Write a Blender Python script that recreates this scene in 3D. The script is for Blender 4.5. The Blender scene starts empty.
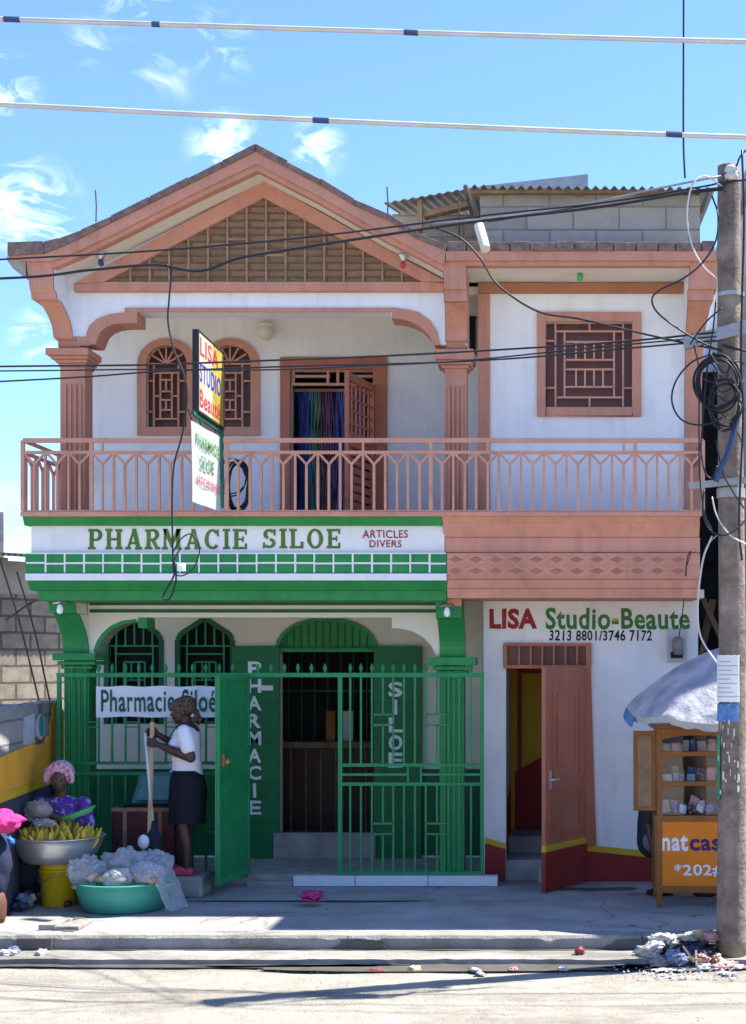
import bpy, bmesh, math, random
from mathutils import Vector, Matrix, noise
random.seed(7)
R = math.radians
S = bpy.context.scene
COL = S.collection

# ------------------------------------------------------------------ camera, sky, sun, exposure
FPX, VX, VY, CAMZ = 1470.0, 560.0, 660.0, 2.1
cam_d = bpy.data.cameras.new('camera')
cam = bpy.data.objects.new('camera', cam_d); COL.objects.link(cam)
cam.location = (0, 0, CAMZ); cam.rotation_euler = (R(90), 0, 0)
cam_d.sensor_fit = 'HORIZONTAL'; cam_d.sensor_width = 36.0
cam_d.lens = FPX / 746 * 36.0
cam_d.shift_x = -(VX - 373) / 746; cam_d.shift_y = (VY - 512) / 746
cam_d.clip_start = 0.1; cam_d.clip_end = 3000
S.camera = cam

SUN = Vector((0.60, 0.215, 1.0)).normalized()          # direction towards the sun
world = bpy.data.worlds.new('World'); S.world = world; world.use_nodes = True
wn = world.node_tree; wn.nodes.clear()
def wnode(t, **k):
    n = wn.nodes.new(t)
    for a, b in k.items(): setattr(n, a, b)
    return n
sky = wnode('ShaderNodeTexSky', sky_type='NISHITA', sun_disc=False)
sky.sun_elevation = math.asin(SUN.z); sky.sun_rotation = math.atan2(SUN.x, SUN.y)
sky.altitude = 10; sky.air_density = 1.0; sky.dust_density = 0.25; sky.ozone_density = 3.0
bg = wnode('ShaderNodeBackground'); bg.inputs['Strength'].default_value = 0.094
out = wnode('ShaderNodeOutputWorld')
tc = wnode('ShaderNodeTexCoord'); mp = wnode('ShaderNodeMapping')
mp.inputs['Scale'].default_value = (1, 1, 1.7); mp.inputs['Location'].default_value = (0.35, 0.1, 0.0)
n1 = wnode('ShaderNodeTexNoise'); n1.inputs['Scale'].default_value = 32.0
n1.inputs['Detail'].default_value = 9; n1.inputs['Roughness'].default_value = 0.62; n1.inputs['Distortion'].default_value = 0.9
cr = wnode('ShaderNodeValToRGB'); cr.color_ramp.elements[0].position = 0.46; cr.color_ramp.elements[1].position = 0.80
mul = wnode('ShaderNodeMath', operation='MULTIPLY')
mix = wnode('ShaderNodeMix', data_type='RGBA')
mix.inputs['B'].default_value = (8.0, 8.2, 8.6, 1)
L = wn.links.new
L(tc.outputs['Generated'], mp.inputs['Vector']); L(mp.outputs[0], n1.inputs['Vector']); L(n1.outputs['Fac'], cr.inputs['Fac'])
acc = None                                            # fair-weather clouds, each at its own bearing in the sky
for cpx, cpy, rad_, amt in ((28,212,62,1.0),(5,85,38,0.9),(228,150,46,1.0),(318,148,34,0.85),(38,336,34,0.8),(140,12,46,0.55),(215,45,44,0.5),(165,70,40,0.3),(92,40,30,0.3),(0,560,90,0.7),(-150,300,120,1.0),(-300,150,130,0.9)):
    d_ = Vector(((cpx-VX)/FPX, 1, (VY-cpy)/FPX)).normalized()
    vd = wnode('ShaderNodeVectorMath', operation='DISTANCE'); vd.inputs[1].default_value = d_; L(tc.outputs['Generated'], vd.inputs[0])
    m_ = wnode('ShaderNodeMapRange', interpolation_type='SMOOTHSTEP'); m_.inputs['From Min'].default_value = rad_/FPX; m_.inputs['From Max'].default_value = 0.1*rad_/FPX; m_.inputs['To Max'].default_value = amt
    L(vd.outputs['Value'], m_.inputs['Value'])
    if acc is None: acc = m_.outputs[0]
    else:
        a_ = wnode('ShaderNodeMath', operation='MAXIMUM'); L(acc, a_.inputs[0]); L(m_.outputs[0], a_.inputs[1]); acc = a_.outputs[0]
L(cr.outputs['Color'], mul.inputs[0]); L(acc, mul.inputs[1])
tint = wnode('ShaderNodeMix', data_type='RGBA', blend_type='MULTIPLY'); tint.inputs['Factor'].default_value = 1.0; tint.inputs['B'].default_value = (0.595, 0.725, 0.99, 1)
L(sky.outputs[0], tint.inputs['A'])
L(mul.outputs[0], mix.inputs['Factor']); L(tint.outputs['Result'], mix.inputs['A'])
L(mix.outputs['Result'], bg.inputs['Color']); L(bg.outputs[0], out.inputs['Surface'])

sun_d = bpy.data.lights.new('sun', 'SUN'); sun_d.energy = 3.7; sun_d.angle = R(0.53); sun_d.color = (1.0, 0.965, 0.88)
sun = bpy.data.objects.new('sun', sun_d); COL.objects.link(sun)
sun.rotation_euler = SUN.to_track_quat('Z', 'Y').to_euler(); sun.location = (20, 10, 40)
vs = S.view_settings
vs.view_transform = 'Standard'; vs.look = 'None'; vs.gamma = 1.0; vs.use_curve_mapping = False
vs.exposure = 1.90

# ------------------------------------------------------------------ helpers
def X(px, Y): return (px - VX) * Y / FPX
def Z(py, Y): return CAMZ + (VY - py) * Y / FPX
def P(px, py, Y): return Vector((X(px, Y), Y, Z(py, Y)))
ORG = {}

def tag(o, label=None, cat=None, group=None, kind=None):
    if label: o['label'] = label
    if cat: o['category'] = cat
    if group: o['group'] = group
    if kind: o['kind'] = kind
    return o

def thing(name, label, cat, loc=(0, 0, 0), group=None):
    o = bpy.data.objects.new(name, None); COL.objects.link(o)
    o.location = loc; o.empty_display_size = 0.1
    ORG[o.name] = Vector(loc)
    return tag(o, label, cat, group)

class MB:
    def __init__(s): s.v = []; s.f = []
    def add(s, vs, fs):
        o = len(s.v); s.v += [Vector(v) for v in vs]; s.f += [tuple(i + o for i in f) for f in fs]
        return s
    def box(s, x0, x1, y0, y1, z0, z1):
        return s.add([(x0,y0,z0),(x1,y0,z0),(x1,y1,z0),(x0,y1,z0),(x0,y0,z1),(x1,y0,z1),(x1,y1,z1),(x0,y1,z1)],
                     [(0,3,2,1),(4,5,6,7),(0,1,5,4),(1,2,6,5),(2,3,7,6),(3,0,4,7)])
    def pbox(s, p0, p1, q0, q1, Y, d):            # front face given by its corners seen at depth Y, going back by d
        return s.box(X(p0,Y), X(p1,Y), Y, Y + d, Z(q1,Y), Z(q0,Y))
    def prism(s, pts, axis, a, b):
        n = len(pts)
        g = {'y': lambda p, t: (p[0], t, p[1]), 'x': lambda p, t: (t, p[0], p[1]), 'z': lambda p, t: (p[0], p[1], t)}[axis]
        vs = [g(p, a) for p in pts] + [g(p, b) for p in pts]
        fs = [tuple(range(n)), tuple(range(2*n-1, n-1, -1))] + [(i, (i+1) % n, (i+1) % n + n, i + n) for i in range(n)]
        return s.add(vs, fs)
    def pprism(s, pts, Y, d):                      # outline as seen at depth Y, extruded back by d
        return s.prism([(X(a,Y), Z(b,Y)) for a, b in pts], 'y', Y, Y + d)
    def bar(s, p, q, w, h=None, up=(0,-1,0)):
        p, q = Vector(p), Vector(q); h = h or w
        d = (q - p).normalized(); u = Vector(up)
        if abs(d.dot(u)) > 0.98: u = Vector((1,0,0))
        a = d.cross(u).normalized() * w / 2; b = a.cross(d).normalized() * h / 2
        vs = [p-a-b, p+a-b, p+a+b, p-a+b, q-a-b, q+a-b, q+a+b, q-a+b]
        return s.add(vs, [(0,3,2,1),(4,5,6,7),(0,1,5,4),(1,2,6,5),(2,3,7,6),(3,0,4,7)])
    def tube(s, path, r, n=8, cap=True):
        path = [Vector(p) for p in path]; m = len(path)
        rs = r if isinstance(r, (list, tuple)) else [r] * m
        vs = []; nrm = None
        for i, p in enumerate(path):
            t = (path[min(i+1, m-1)] - path[max(i-1, 0)])
            t = t.normalized() if t.length > 1e-9 else Vector((0,0,1))
            if nrm is None:
                nrm = t.orthogonal().normalized()
            nrm = (nrm - t * nrm.dot(t))
            nrm = nrm.normalized() if nrm.length > 1e-6 else t.orthogonal().normalized()
            b = t.cross(nrm)
            for k in range(n):
                a = 2 * math.pi * k / n
                vs.append(p + (nrm * math.cos(a) + b * math.sin(a)) * rs[i])
        fs = [(i*n+k, i*n+(k+1)%n, (i+1)*n+(k+1)%n, (i+1)*n+k) for i in range(m-1) for k in range(n)]
        if cap: fs += [tuple(range(n-1,-1,-1)), tuple(range((m-1)*n, m*n))]
        return s.add(vs, fs)
    def lathe(s, prof, c, n=28):
        c = Vector(c); vs = []; m = len(prof)
        for r, z in prof:
            for k in range(n):
                a = 2*math.pi*k/n
                vs.append(c + Vector((max(r,1e-4)*math.cos(a), max(r,1e-4)*math.sin(a), z)))
        fs = [(i*n+k, i*n+(k+1)%n, (i+1)*n+(k+1)%n, (i+1)*n+k) for i in range(m-1) for k in range(n)]
        fs += [tuple(range(n-1,-1,-1)), tuple(range((m-1)*n, m*n))]
        return s.add(vs, fs)
    def ell(s, c, rad, rot=None, nu=16, nv=10, fn=None):
        c = Vector(c); rad = Vector(rad if isinstance(rad, (tuple, list, Vector)) else (rad,)*3)
        vs = []; Mx = rot or Matrix.Identity(3)
        for j in range(nv+1):
            th = math.pi * j / nv
            for k in range(nu):
                ph = 2*math.pi*k/nu
                d = Vector((math.sin(th)*math.cos(ph), math.sin(th)*math.sin(ph), math.cos(th)))
                q = fn(d) if fn else 1.0
                p = Vector((d.x*rad.x*q, d.y*rad.y*q, d.z*rad.z*q))
                vs.append(c + Mx @ p)
        fs = [(j*nu+k, (j+1)*nu+k, (j+1)*nu+(k+1)%nu, j*nu+(k+1)%nu) for j in range(nv) for k in range(nu)]
        return s.add(vs, fs)
    def limb(s, pts, rs, n=12):                     # tapered limb with round joints
        pts = [Vector(p) for p in pts]
        for i in range(len(pts)-1):
            s.tube([pts[i], pts[i+1]], [rs[i], rs[i+1]], n)
        for p, r in zip(pts, rs): s.ell(p, r, nu=n, nv=8)
        return s
    def build(s, name, mat, parent=None, smooth=False, bevel=0.0, weld=True, remesh=0.0):
        off = Vector((0,0,0)); root = parent
        while root is not None:
            if root.name in ORG: off = ORG[root.name]
            root = root.parent
        me = bpy.data.meshes.new(name)
        me.from_pydata([v - off for v in s.v], [], s.f)
        bm = bmesh.new(); bm.from_mesh(me)
        if weld: bmesh.ops.remove_doubles(bm, verts=bm.verts, dist=1e-5)
        bmesh.ops.recalc_face_normals(bm, faces=bm.faces)
        bm.to_mesh(me); bm.free()
        o = bpy.data.objects.new(name, me); COL.objects.link(o)
        if remesh:
            m = o.modifiers.new('r', 'REMESH'); m.mode = 'VOXEL'; m.voxel_size = remesh
            m2 = o.modifiers.new('s', 'SMOOTH'); m2.iterations = 5; m2.factor = 0.5
            dg = bpy.context.evaluated_depsgraph_get(); dg.update()
            me2 = bpy.data.meshes.new_from_object(o.evaluated_get(dg))
            o.modifiers.clear(); o.data = me2; me2.name = name; me = me2
        if mat is not None:
            me.materials.clear(); me.materials.append(mat)
        if smooth:
            me.polygons.foreach_set('use_smooth', [True]*len(me.polygons))
        if bevel:
            b = o.modifiers.new('bevel', 'BEVEL'); b.width = bevel; b.segments = 2; b.limit_method = 'ANGLE'; b.angle_limit = R(40)
        if parent is not None: o.parent = parent
        return o

def catmull(pts, k=8):
    pts = [Vector(p) for p in pts]; q = [pts[0]*2 - pts[1]] + pts + [pts[-1]*2 - pts[-2]]; out_ = []
    for i in range(1, len(q)-2):
        for j in range(k):
            t = j / k; a, b, c, d = q[i-1], q[i], q[i+1], q[i+2]
            out_.append(0.5*((2*b) + (c-a)*t + (2*a-5*b+4*c-d)*t*t + (3*b-a-3*c+d)*t**3))
    return out_ + [pts[-1]]

# ------------------------------------------------------------------ materials
def pmat(name, col, var=0.14, scale=3.0, rough=0.75, bump=0.12, bscale=45, dirt=0.0, dirtcol=(0.09,0.075,0.06), streak=0.0, metal=0.0, spec=0.35, fine=0.0):
    m = bpy.data.materials.new(name); m.use_nodes = True
    nt = m.node_tree; bs = nt.nodes['Principled BSDF']; lk = nt.links.new
    bs.inputs['Roughness'].default_value = rough; bs.inputs['Metallic'].default_value = metal
    bs.inputs['Specular IOR Level'].default_value = spec
    tc_ = nt.nodes.new('ShaderNodeTexCoord')
    def noise_(sc, det=6, vec=None, rg=0.6):
        n = nt.nodes.new('ShaderNodeTexNoise'); n.inputs['Scale'].default_value = sc
        n.inputs['Detail'].default_value = det; n.inputs['Roughness'].default_value = rg
        lk(vec or tc_.outputs['Object'], n.inputs['Vector']); return n.outputs['Fac']
    def ramp(f, a, b):
        r_ = nt.nodes.new('ShaderNodeMapRange'); r_.inputs['From Min'].default_value = a; r_.inputs['From Max'].default_value = b
        lk(f, r_.inputs['Value']); return r_.outputs[0]
    def mix_(fac, a, b, amount=1.0):
        x = nt.nodes.new('ShaderNodeMix'); x.data_type = 'RGBA'
        if amount != 1.0:
            mm = nt.nodes.new('ShaderNodeMath'); mm.operation = 'MULTIPLY'; mm.inputs[1].default_value = amount
            lk(fac, mm.inputs[0]); fac = mm.outputs[0]
        lk(fac, x.inputs['Factor'])
        for s_, v_ in (('A', a), ('B', b)):
            if isinstance(v_, (tuple, list)): x.inputs[s_].default_value = (*v_[:3], 1)
            else: lk(v_, x.inputs[s_])
        return x.outputs['Result']
    lo = tuple(c*(1-var) for c in col); hi = tuple(min(c*(1+var), 1) for c in col)
    c = mix_(ramp(noise_(scale), 0.3, 0.7), lo, hi)
    if fine:
        c = mix_(ramp(noise_(bscale*1.5, 3), 0.35, 0.65), c, tuple(k*(1-fine) for k in col), 0.6)
    if dirt:
        c = mix_(ramp(noise_(scale*1.7, 10, rg=0.7), 0.52, 0.72), c, dirtcol, dirt)
    if streak:
        mpp = nt.nodes.new('ShaderNodeMapping'); mpp.inputs['Scale'].default_value = (7, 7, 0.55); lk(tc_.outputs['Object'], mpp.inputs['Vector'])
        c = mix_(ramp(noise_(1.6, 8, mpp.outputs[0]), 0.50, 0.75), c, dirtcol, streak)
    lk(c, bs.inputs['Base Color'])
    rr = nt.nodes.new('ShaderNodeMapRange'); rr.inputs['To Min'].default_value = max(rough-0.1,0.02); rr.inputs['To Max'].default_value = min(rough+0.12,1)
    lk(noise_(scale*2.3), rr.inputs['Value']); lk(rr.outputs[0], bs.inputs['Roughness'])
    if bump:
        b = nt.nodes.new('ShaderNodeBump'); b.inputs['Strength'].default_value = bump; b.inputs['Distance'].default_value = 0.02
        lk(noise_(bscale, 5), b.inputs['Height']); lk(b.outputs[0], bs.inputs['Normal'])
    return m

def blockmat(name, c1, c2, mortar, bw=0.4, bh=0.2, ms=0.012, bump=0.6, rough=0.95, off=(0,0,0), dirt=0.3):
    m = bpy.data.materials.new(name); m.use_nodes = True
    nt = m.node_tree; bs = nt.nodes['Principled BSDF']; lk = nt.links.new
    bs.inputs['Roughness'].default_value = rough; bs.inputs['Specular IOR Level'].default_value = 0.15
    tc_ = nt.nodes.new('ShaderNodeTexCoord'); se = nt.nodes.new('ShaderNodeSeparateXYZ'); cb = nt.nodes.new('ShaderNodeCombineXYZ')
    lk(tc_.outputs['Object'], se.inputs[0])
    nw = nt.nodes.new('ShaderNodeTexNoise'); nw.inputs['Scale'].default_value = 5; lk(tc_.outputs['Object'], nw.inputs['Vector'])
    def madd(v, nsc, o):
        a = nt.nodes.new('ShaderNodeMath'); a.operation = 'MULTIPLY_ADD'; a.inputs[1].default_value = nsc
        lk(nw.outputs['Fac'], a.inputs[0]); lk(v, a.inputs[2])
        b = nt.nodes.new('ShaderNodeMath'); b.operation = 'ADD'; b.inputs[1].default_value = o; lk(a.outputs[0], b.inputs[0]); return b.outputs[0]
    lk(madd(se.outputs['X'], 0.02, off[0]), cb.inputs['X']); lk(madd(se.outputs['Z'], 0.02, off[2]), cb.inputs['Y'])
    br = nt.nodes.new('ShaderNodeTexBrick'); br.offset = 0.5
    br.inputs['Color1'].default_value = (*c1,1); br.inputs['Color2'].default_value = (*c2,1); br.inputs['Mortar'].default_value = (*mortar,1)
    br.inputs['Scale'].default_value = 1.0; br.inputs['Brick Width'].default_value = bw; br.inputs['Row Height'].default_value = bh
    br.inputs['Mortar Size'].default_value = ms; br.inputs['Mortar Smooth'].default_value = 0.3; br.inputs['Bias'].default_value = 0.0
    lk(cb.outputs[0], br.inputs['Vector'])
    n = nt.nodes.new('ShaderNodeTexNoise'); n.inputs['Scale'].default_value = 6; n.inputs['Detail'].default_value = 10; n.inputs['Roughness'].default_value = 0.7
    lk(tc_.outputs['Object'], n.inputs['Vector'])
    mr_ = nt.nodes.new('ShaderNodeMapRange'); mr_.inputs['From Min'].default_value = 0.4; mr_.inputs['From Max'].default_value = 0.75; mr_.inputs['To Max'].default_value = dirt
    lk(n.outputs['Fac'], mr_.inputs['Value'])
    x = nt.nodes.new('ShaderNodeMix'); x.data_type = 'RGBA'; lk(mr_.outputs[0], x.inputs['Factor']); lk(br.outputs['Color'], x.inputs['A'])
    x.inputs['B'].default_value = (mortar[0]*0.5, mortar[1]*0.5, mortar[2]*0.5, 1)
    lk(x.outputs['Result'], bs.inputs['Base Color'])
    n2 = nt.nodes.new('ShaderNodeTexNoise'); n2.inputs['Scale'].default_value = 60; n2.inputs['Detail'].default_value = 6; lk(tc_.outputs['Object'], n2.inputs['Vector'])
    ad = nt.nodes.new('ShaderNodeMath'); ad.operation = 'MULTIPLY_ADD'; ad.inputs[1].default_value = -1.0
    lk(br.outputs['Fac'], ad.inputs[0]); lk(n2.outputs['Fac'], ad.inputs[2])
    b = nt.nodes.new('ShaderNodeBump'); b.inputs['Strength'].default_value = bump; b.inputs['Distance'].default_value = 0.012
    lk(ad.outputs[0], b.inputs['Height']); lk(b.outputs[0], bs.inputs['Normal'])
    return m

def flat(name, col, rough=0.6, metal=0.0, **k): return pmat(name, col, var=k.pop('var', 0.08), rough=rough, metal=metal, bump=k.pop('bump', 0.05), **k)

PINK   = pmat('terracotta_paint', (0.56,0.26,0.17), var=0.13, scale=2.2, rough=0.75, bump=0.14, streak=0.32, dirt=0.22, dirtcol=(0.17,0.09,0.07))
PINKB  = pmat('balcony_terracotta', (0.62,0.285,0.195), var=0.12, scale=1.8, rough=0.75, bump=0.16, streak=0.34, dirt=0.24, dirtcol=(0.22,0.12,0.09))
RAIL   = pmat('railing_paint', (0.58,0.29,0.195), var=0.12, rough=0.5, bump=0.06, dirt=0.4, dirtcol=(0.2,0.09,0.06))
WHITE  = pmat('white_plaster', (0.82,0.82,0.80), var=0.04, scale=1.6, rough=0.85, bump=0.2, bscale=30, streak=0.20, dirt=0.22, dirtcol=(0.42,0.40,0.38))
CREAM  = pmat('cream_plaster', (0.74,0.69,0.58), var=0.05, scale=1.6, rough=0.85, bump=0.14, bscale=30, dirt=0.12, dirtcol=(0.4,0.36,0.28))
GREEN  = pmat('green_paint', (0.020,0.25,0.066), var=0.14, scale=2.5, rough=0.5, bump=0.08, streak=0.35, dirt=0.2, dirtcol=(0.02,0.07,0.035))
GREENM = pmat('green_metal_paint', (0.018,0.26,0.088), var=0.14, scale=3, rough=0.45, bump=0.07, dirt=0.35, dirtcol=(0.02,0.09,0.04))
GREEND = pmat('dark_green_paint', (0.008,0.11,0.040), var=0.16, scale=2, rough=0.5, bump=0.08)
OLIVE  = pmat('olive_letter_paint', (0.08,0.185,0.024), var=0.2, scale=7, rough=0.7, bump=0.05, dirt=0.35, dirtcol=(0.32,0.36,0.24))
LGREEN = pmat('leaf_green_letter_paint', (0.045,0.19,0.035), var=0.2, scale=7, rough=0.7, bump=0.05, dirt=0.3, dirtcol=(0.25,0.32,0.22))
REDL   = pmat('red_letter_paint', (0.34,0.022,0.028), var=0.2, scale=7, rough=0.7, bump=0.05, dirt=0.3, dirtcol=(0.42,0.2,0.2))
DKLET  = pmat('black_letter_paint', (0.015,0.018,0.028), rough=0.7, bump=0.05)
WHLET  = pmat('white_letter_paint', (0.78,0.80,0.80), rough=0.7, bump=0.05)
DKRED  = pmat('dark_red_paint', (0.28,0.022,0.018), var=0.16, rough=0.6, bump=0.08, dirt=0.3, dirtcol=(0.07,0.02,0.02))
YELLOW = pmat('yellow_paint', (0.62,0.40,0.02), var=0.1, rough=0.65, bump=0.06, dirt=0.15)
DOORW  = pmat('door_terracotta', (0.45,0.145,0.075), var=0.12, rough=0.5, bump=0.06, streak=0.2)
DARK   = pmat('dark_interior', (0.012,0.012,0.013), rough=0.9, bump=0)
DKGLASS= pmat('dark_window_glass', (0.13,0.042,0.024), rough=0.4, bump=0.0, spec=0.5)
CONC   = pmat('bare_concrete', (0.33,0.31,0.28), var=0.2, scale=4, rough=0.95, bump=0.35, bscale=50, dirt=0.4, dirtcol=(0.12,0.11,0.10))
EDGE   = pmat('weathered_roof_edge', (0.21,0.14,0.115), var=0.4, scale=12, rough=0.95, bump=0.6, bscale=22, dirt=0.6, dirtcol=(0.06,0.05,0.045))
BLOCK  = blockmat('grey_blockwork', (0.43,0.395,0.335), (0.33,0.305,0.26), (0.25,0.235,0.21), 0.43, 0.215, 0.010, off=(0.07,0,0.02))
BLOCKT = blockmat('tan_blockwork', (0.33,0.285,0.22), (0.26,0.225,0.175), (0.13,0.11,0.09), 0.44, 0.225, 0.018, bump=1.0, dirt=0.65)
STONE  = blockmat('gable_stonework', (0.32,0.19,0.105), (0.25,0.15,0.08), (0.17,0.115,0.075), 0.36, 0.066, 0.010, bump=1.0, dirt=0.5)
WOOD   = pmat('worn_wood', (0.27,0.17,0.09), var=0.3, scale=6, rough=0.8, bump=0.3, bscale=30, streak=0.4)
CABW   = pmat('varnished_cabinet_wood', (0.25,0.095,0.02), var=0.2, scale=5, rough=0.38, bump=0.08, streak=0.35, dirtcol=(0.13,0.055,0.015))
TIN    = pmat('galvanised_tin', (0.36,0.36,0.35), var=0.2, rough=0.45, metal=0.5, bump=0.08, dirt=0.5, dirtcol=(0.16,0.10,0.07))
RUST   = pmat('rusty_rebar', (0.10,0.065,0.05), rough=0.9, bump=0.2)
CABLE  = pmat('black_cable_rubber', (0.016,0.017,0.022), rough=0.5, bump=0)
CABLEW = pmat('bare_aluminium_cable', (0.55,0.52,0.48), rough=0.5, metal=0.3, bump=0.05)
BLUET  = pmat('blue_tape', (0.03,0.06,0.14), rough=0.5, bump=0)
STEEL  = pmat('dull_steel', (0.50,0.50,0.50), rough=0.32, metal=0.85, bump=0.05, dirt=0.2)
BULBW  = pmat('white_bulb_glass', (0.85,0.84,0.80), rough=0.2, bump=0)
PAPER  = pmat('white_paper', (0.76,0.76,0.74), rough=0.9, bump=0.05, dirt=0.2, dirtcol=(0.5,0.48,0.44))
# ------------------------------------------------------------------ ground, road, kerb, sidewalk
def groundmat(name, c1, c2, c3, scale, bump, stones=0.0, stain=None, cracks=0.0):
    m = bpy.data.materials.new(name); m.use_nodes = True
    nt = m.node_tree; bs = nt.nodes['Principled BSDF']; lk = nt.links.new
    bs.inputs['Roughness'].default_value = 0.92; bs.inputs['Specular IOR Level'].default_value = 0.2
    tc_ = nt.nodes.new('ShaderNodeTexCoord')
    def nz(sc, det, rg, mscale=None):
        v = tc_.outputs['Object']
        if mscale:
            mm = nt.nodes.new('ShaderNodeMapping'); mm.inputs['Scale'].default_value = mscale; lk(v, mm.inputs['Vector']); v = mm.outputs[0]
        n = nt.nodes.new('ShaderNodeTexNoise'); n.inputs['Scale'].default_value = sc; n.inputs['Detail'].default_value = det; n.inputs['Roughness'].default_value = rg
        lk(v, n.inputs['Vector']); return n.outputs['Fac']
    def rmp(f, a, b, t=1.0):
        r_ = nt.nodes.new('ShaderNodeMapRange'); r_.inputs['From Min'].default_value = a; r_.inputs['From Max'].default_value = b; r_.inputs['To Max'].default_value = t
        lk(f, r_.inputs['Value']); return r_.outputs[0]
    def mx(f, a, b):
        x = nt.nodes.new('ShaderNodeMix'); x.data_type = 'RGBA'; lk(f, x.inputs['Factor'])
        for s_, v_ in (('A', a), ('B', b)):
            if isinstance(v_, tuple): x.inputs[s_].default_value = (*v_, 1)
            else: lk(v_, x.inputs[s_])
        return x.outputs['Result']
    c = mx(rmp(nz(scale, 8, 0.65), 0.35, 0.65), c1, c2)
    c = mx(rmp(nz(scale*0.35, 6, 0.6, (0.4, 1.6, 1)), 0.5, 0.72, 0.75), c, c3)
    if stones: c = mx(rmp(nz(stones, 3, 0.8), 0.58, 0.68, 0.6), c, c3)
    if stain: c = mx(rmp(nz(1.1, 9, 0.7, (0.5, 1.5, 1)), 0.58, 0.68, 0.8), c, stain)
    if cracks:
        nv = nt.nodes.new('ShaderNodeTexNoise'); nv.inputs['Scale'].default_value = 2.2; nv.inputs['Detail'].default_value = 6; lk(tc_.outputs['Object'], nv.inputs['Vector'])
        va = nt.nodes.new('ShaderNodeVectorMath'); va.operation = 'MULTIPLY_ADD'; va.inputs[1].default_value = (0.7,0.7,0); lk(nv.outputs['Color'], va.inputs[0]); lk(tc_.outputs['Object'], va.inputs[2])
        vr = nt.nodes.new('ShaderNodeTexVoronoi'); vr.feature = 'DISTANCE_TO_EDGE'; vr.inputs['Scale'].default_value = cracks; lk(va.outputs[0], vr.inputs['Vector'])
        c = mx(rmp(vr.outputs['Distance'], 0.006, 0.002, 0.5), c, tuple(k*0.35 for k in c3))
    lk(c, bs.inputs['Base Color'])
    b = nt.nodes.new('ShaderNodeBump'); b.inputs['Strength'].default_value = bump; b.inputs['Distance'].default_value = 0.03
    ad = nt.nodes.new('ShaderNodeMath'); ad.operation = 'ADD'; lk(nz(38, 8, 0.75), ad.inputs[0]); lk(nz(5, 4, 0.5), ad.inputs[1])
    lk(ad.outputs[0], b.inputs['Height']); lk(b.outputs[0], bs.inputs['Normal'])
    return m
ROADM = groundmat('dusty_road', (0.36,0.325,0.27), (0.48,0.44,0.37), (0.19,0.165,0.135), 3.4, 1.0, stones=30, stain=(0.20,0.175,0.145))
WALKM = groundmat('worn_pavement', (0.30,0.29,0.27), (0.43,0.415,0.39), (0.19,0.18,0.17), 2.0, 0.5, stain=(0.17,0.16,0.15), cracks=0.55)
KERBM = groundmat('kerb_concrete', (0.30,0.28,0.25), (0.40,0.38,0.34), (0.13,0.12,0.105), 4.0, 0.9, stain=(0.13,0.12,0.11))
EARTH = groundmat('dry_earth', (0.27,0.235,0.18), (0.36,0.32,0.25), (0.16,0.13,0.10), 0.8, 0.6)

def rough_sheet(name, x0, x1, y0, y1, z, nx, ny, amp, mat, thick=0.0, sc=2.0, edge=0.0):
    mb = MB(); vs = []
    for j in range(ny+1):
        for i in range(nx+1):
            x = x0+(x1-x0)*i/nx; y = y0+(y1-y0)*j/ny
            h = amp*noise.noise(Vector((x*sc, y*sc, 3.1))) + 0.4*amp*noise.noise(Vector((x*sc*4, y*sc*4, 7)))
            if edge and j == 0: y += edge*noise.noise(Vector((x*1.7, 0, 1))) + 0.5*edge*noise.noise(Vector((x*9, 0, 5)))
            vs.append((x, y, z+h))
    fs = [(j*(nx+1)+i, j*(nx+1)+i+1, (j+1)*(nx+1)+i+1, (j+1)*(nx+1)+i) for j in range(ny) for i in range(nx)]
    if thick:
        o = len(vs); vs += [(v[0], v[1], z-thick) for v in vs[:nx+1]]
        fs += [(i, i+1, o+i+1, o+i) for i in range(nx)]
    mb.add(vs, fs)
    return mb.build(name, mat, smooth=not thick)
g = MB().add([(-900,-900,-0.30),(900,-900,-0.30),(900,900,-0.30),(-900,900,-0.30)], [(0,1,2,3)]).build('ground', EARTH); tag(g, kind='structure')
rd = rough_sheet('road', -14, 14, 2.0, 11.0, -0.150, 220, 70, 0.012, ROADM, sc=1.4); tag(rd, kind='structure')
rd2 = MB().box(-60, 60, -9, 2.0, -0.25, -0.152).build('road', ROADM); tag(rd2, kind='structure')
ow = MB().box(-60, 60, -14, -9.0, -0.25, 0.0).build('pavement', WALKM); tag(ow, kind='structure')
sw = rough_sheet('sidewalk', -14, 14, 11.20, 26, 0.0, 260, 60, 0.004, WALKM, sc=0.8); tag(sw, kind='structure')
# kerb cast in lengths, chipped along its front edge
def kerb(x0, x1, z1, yf):
    n = int((x1-x0)*22)
    mb = MB(); rows = []
    for i in range(n+1):
        x = x0+(x1-x0)*i/n
        w = 0.012*noise.noise(Vector((x*3, 1, 0))) + 0.010*noise.noise(Vector((x*13, 4, 0)))
        c = 0.022 + 0.03*max(0, noise.noise(Vector((x*6, 9, 2))))
        yb = yf + w
        rows.append([(x, yb+0.01, -0.13), (x, yb, -0.05), (x, yb+0.004, z1-c), (x, yb+c*0.8, z1-0.002+w*0.2), (x, 11.34, z1+0.003), (x, 11.34, -0.13)])
    vs = [p for r_ in rows for p in r_]; k = 6
    fs = [(i*k+j, (i+1)*k+j, (i+1)*k+(j+1)%k, i*k+(j+1)%k) for i in range(n) for j in range(k)] + [tuple(range(k)), tuple(range(n*k, n*k+k))]
    mb.add(vs, fs)
    tag(mb.build('kerb', KERBM), kind='structure')
kerb(-9.5, -4.13, 0.004, 11.17); kerb(-4.125, -1.62, 0.008, 11.165); kerb(-1.61, 0.62, 0.006, 11.17); kerb(0.63, 9.5, 0.004, 11.17)
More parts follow.
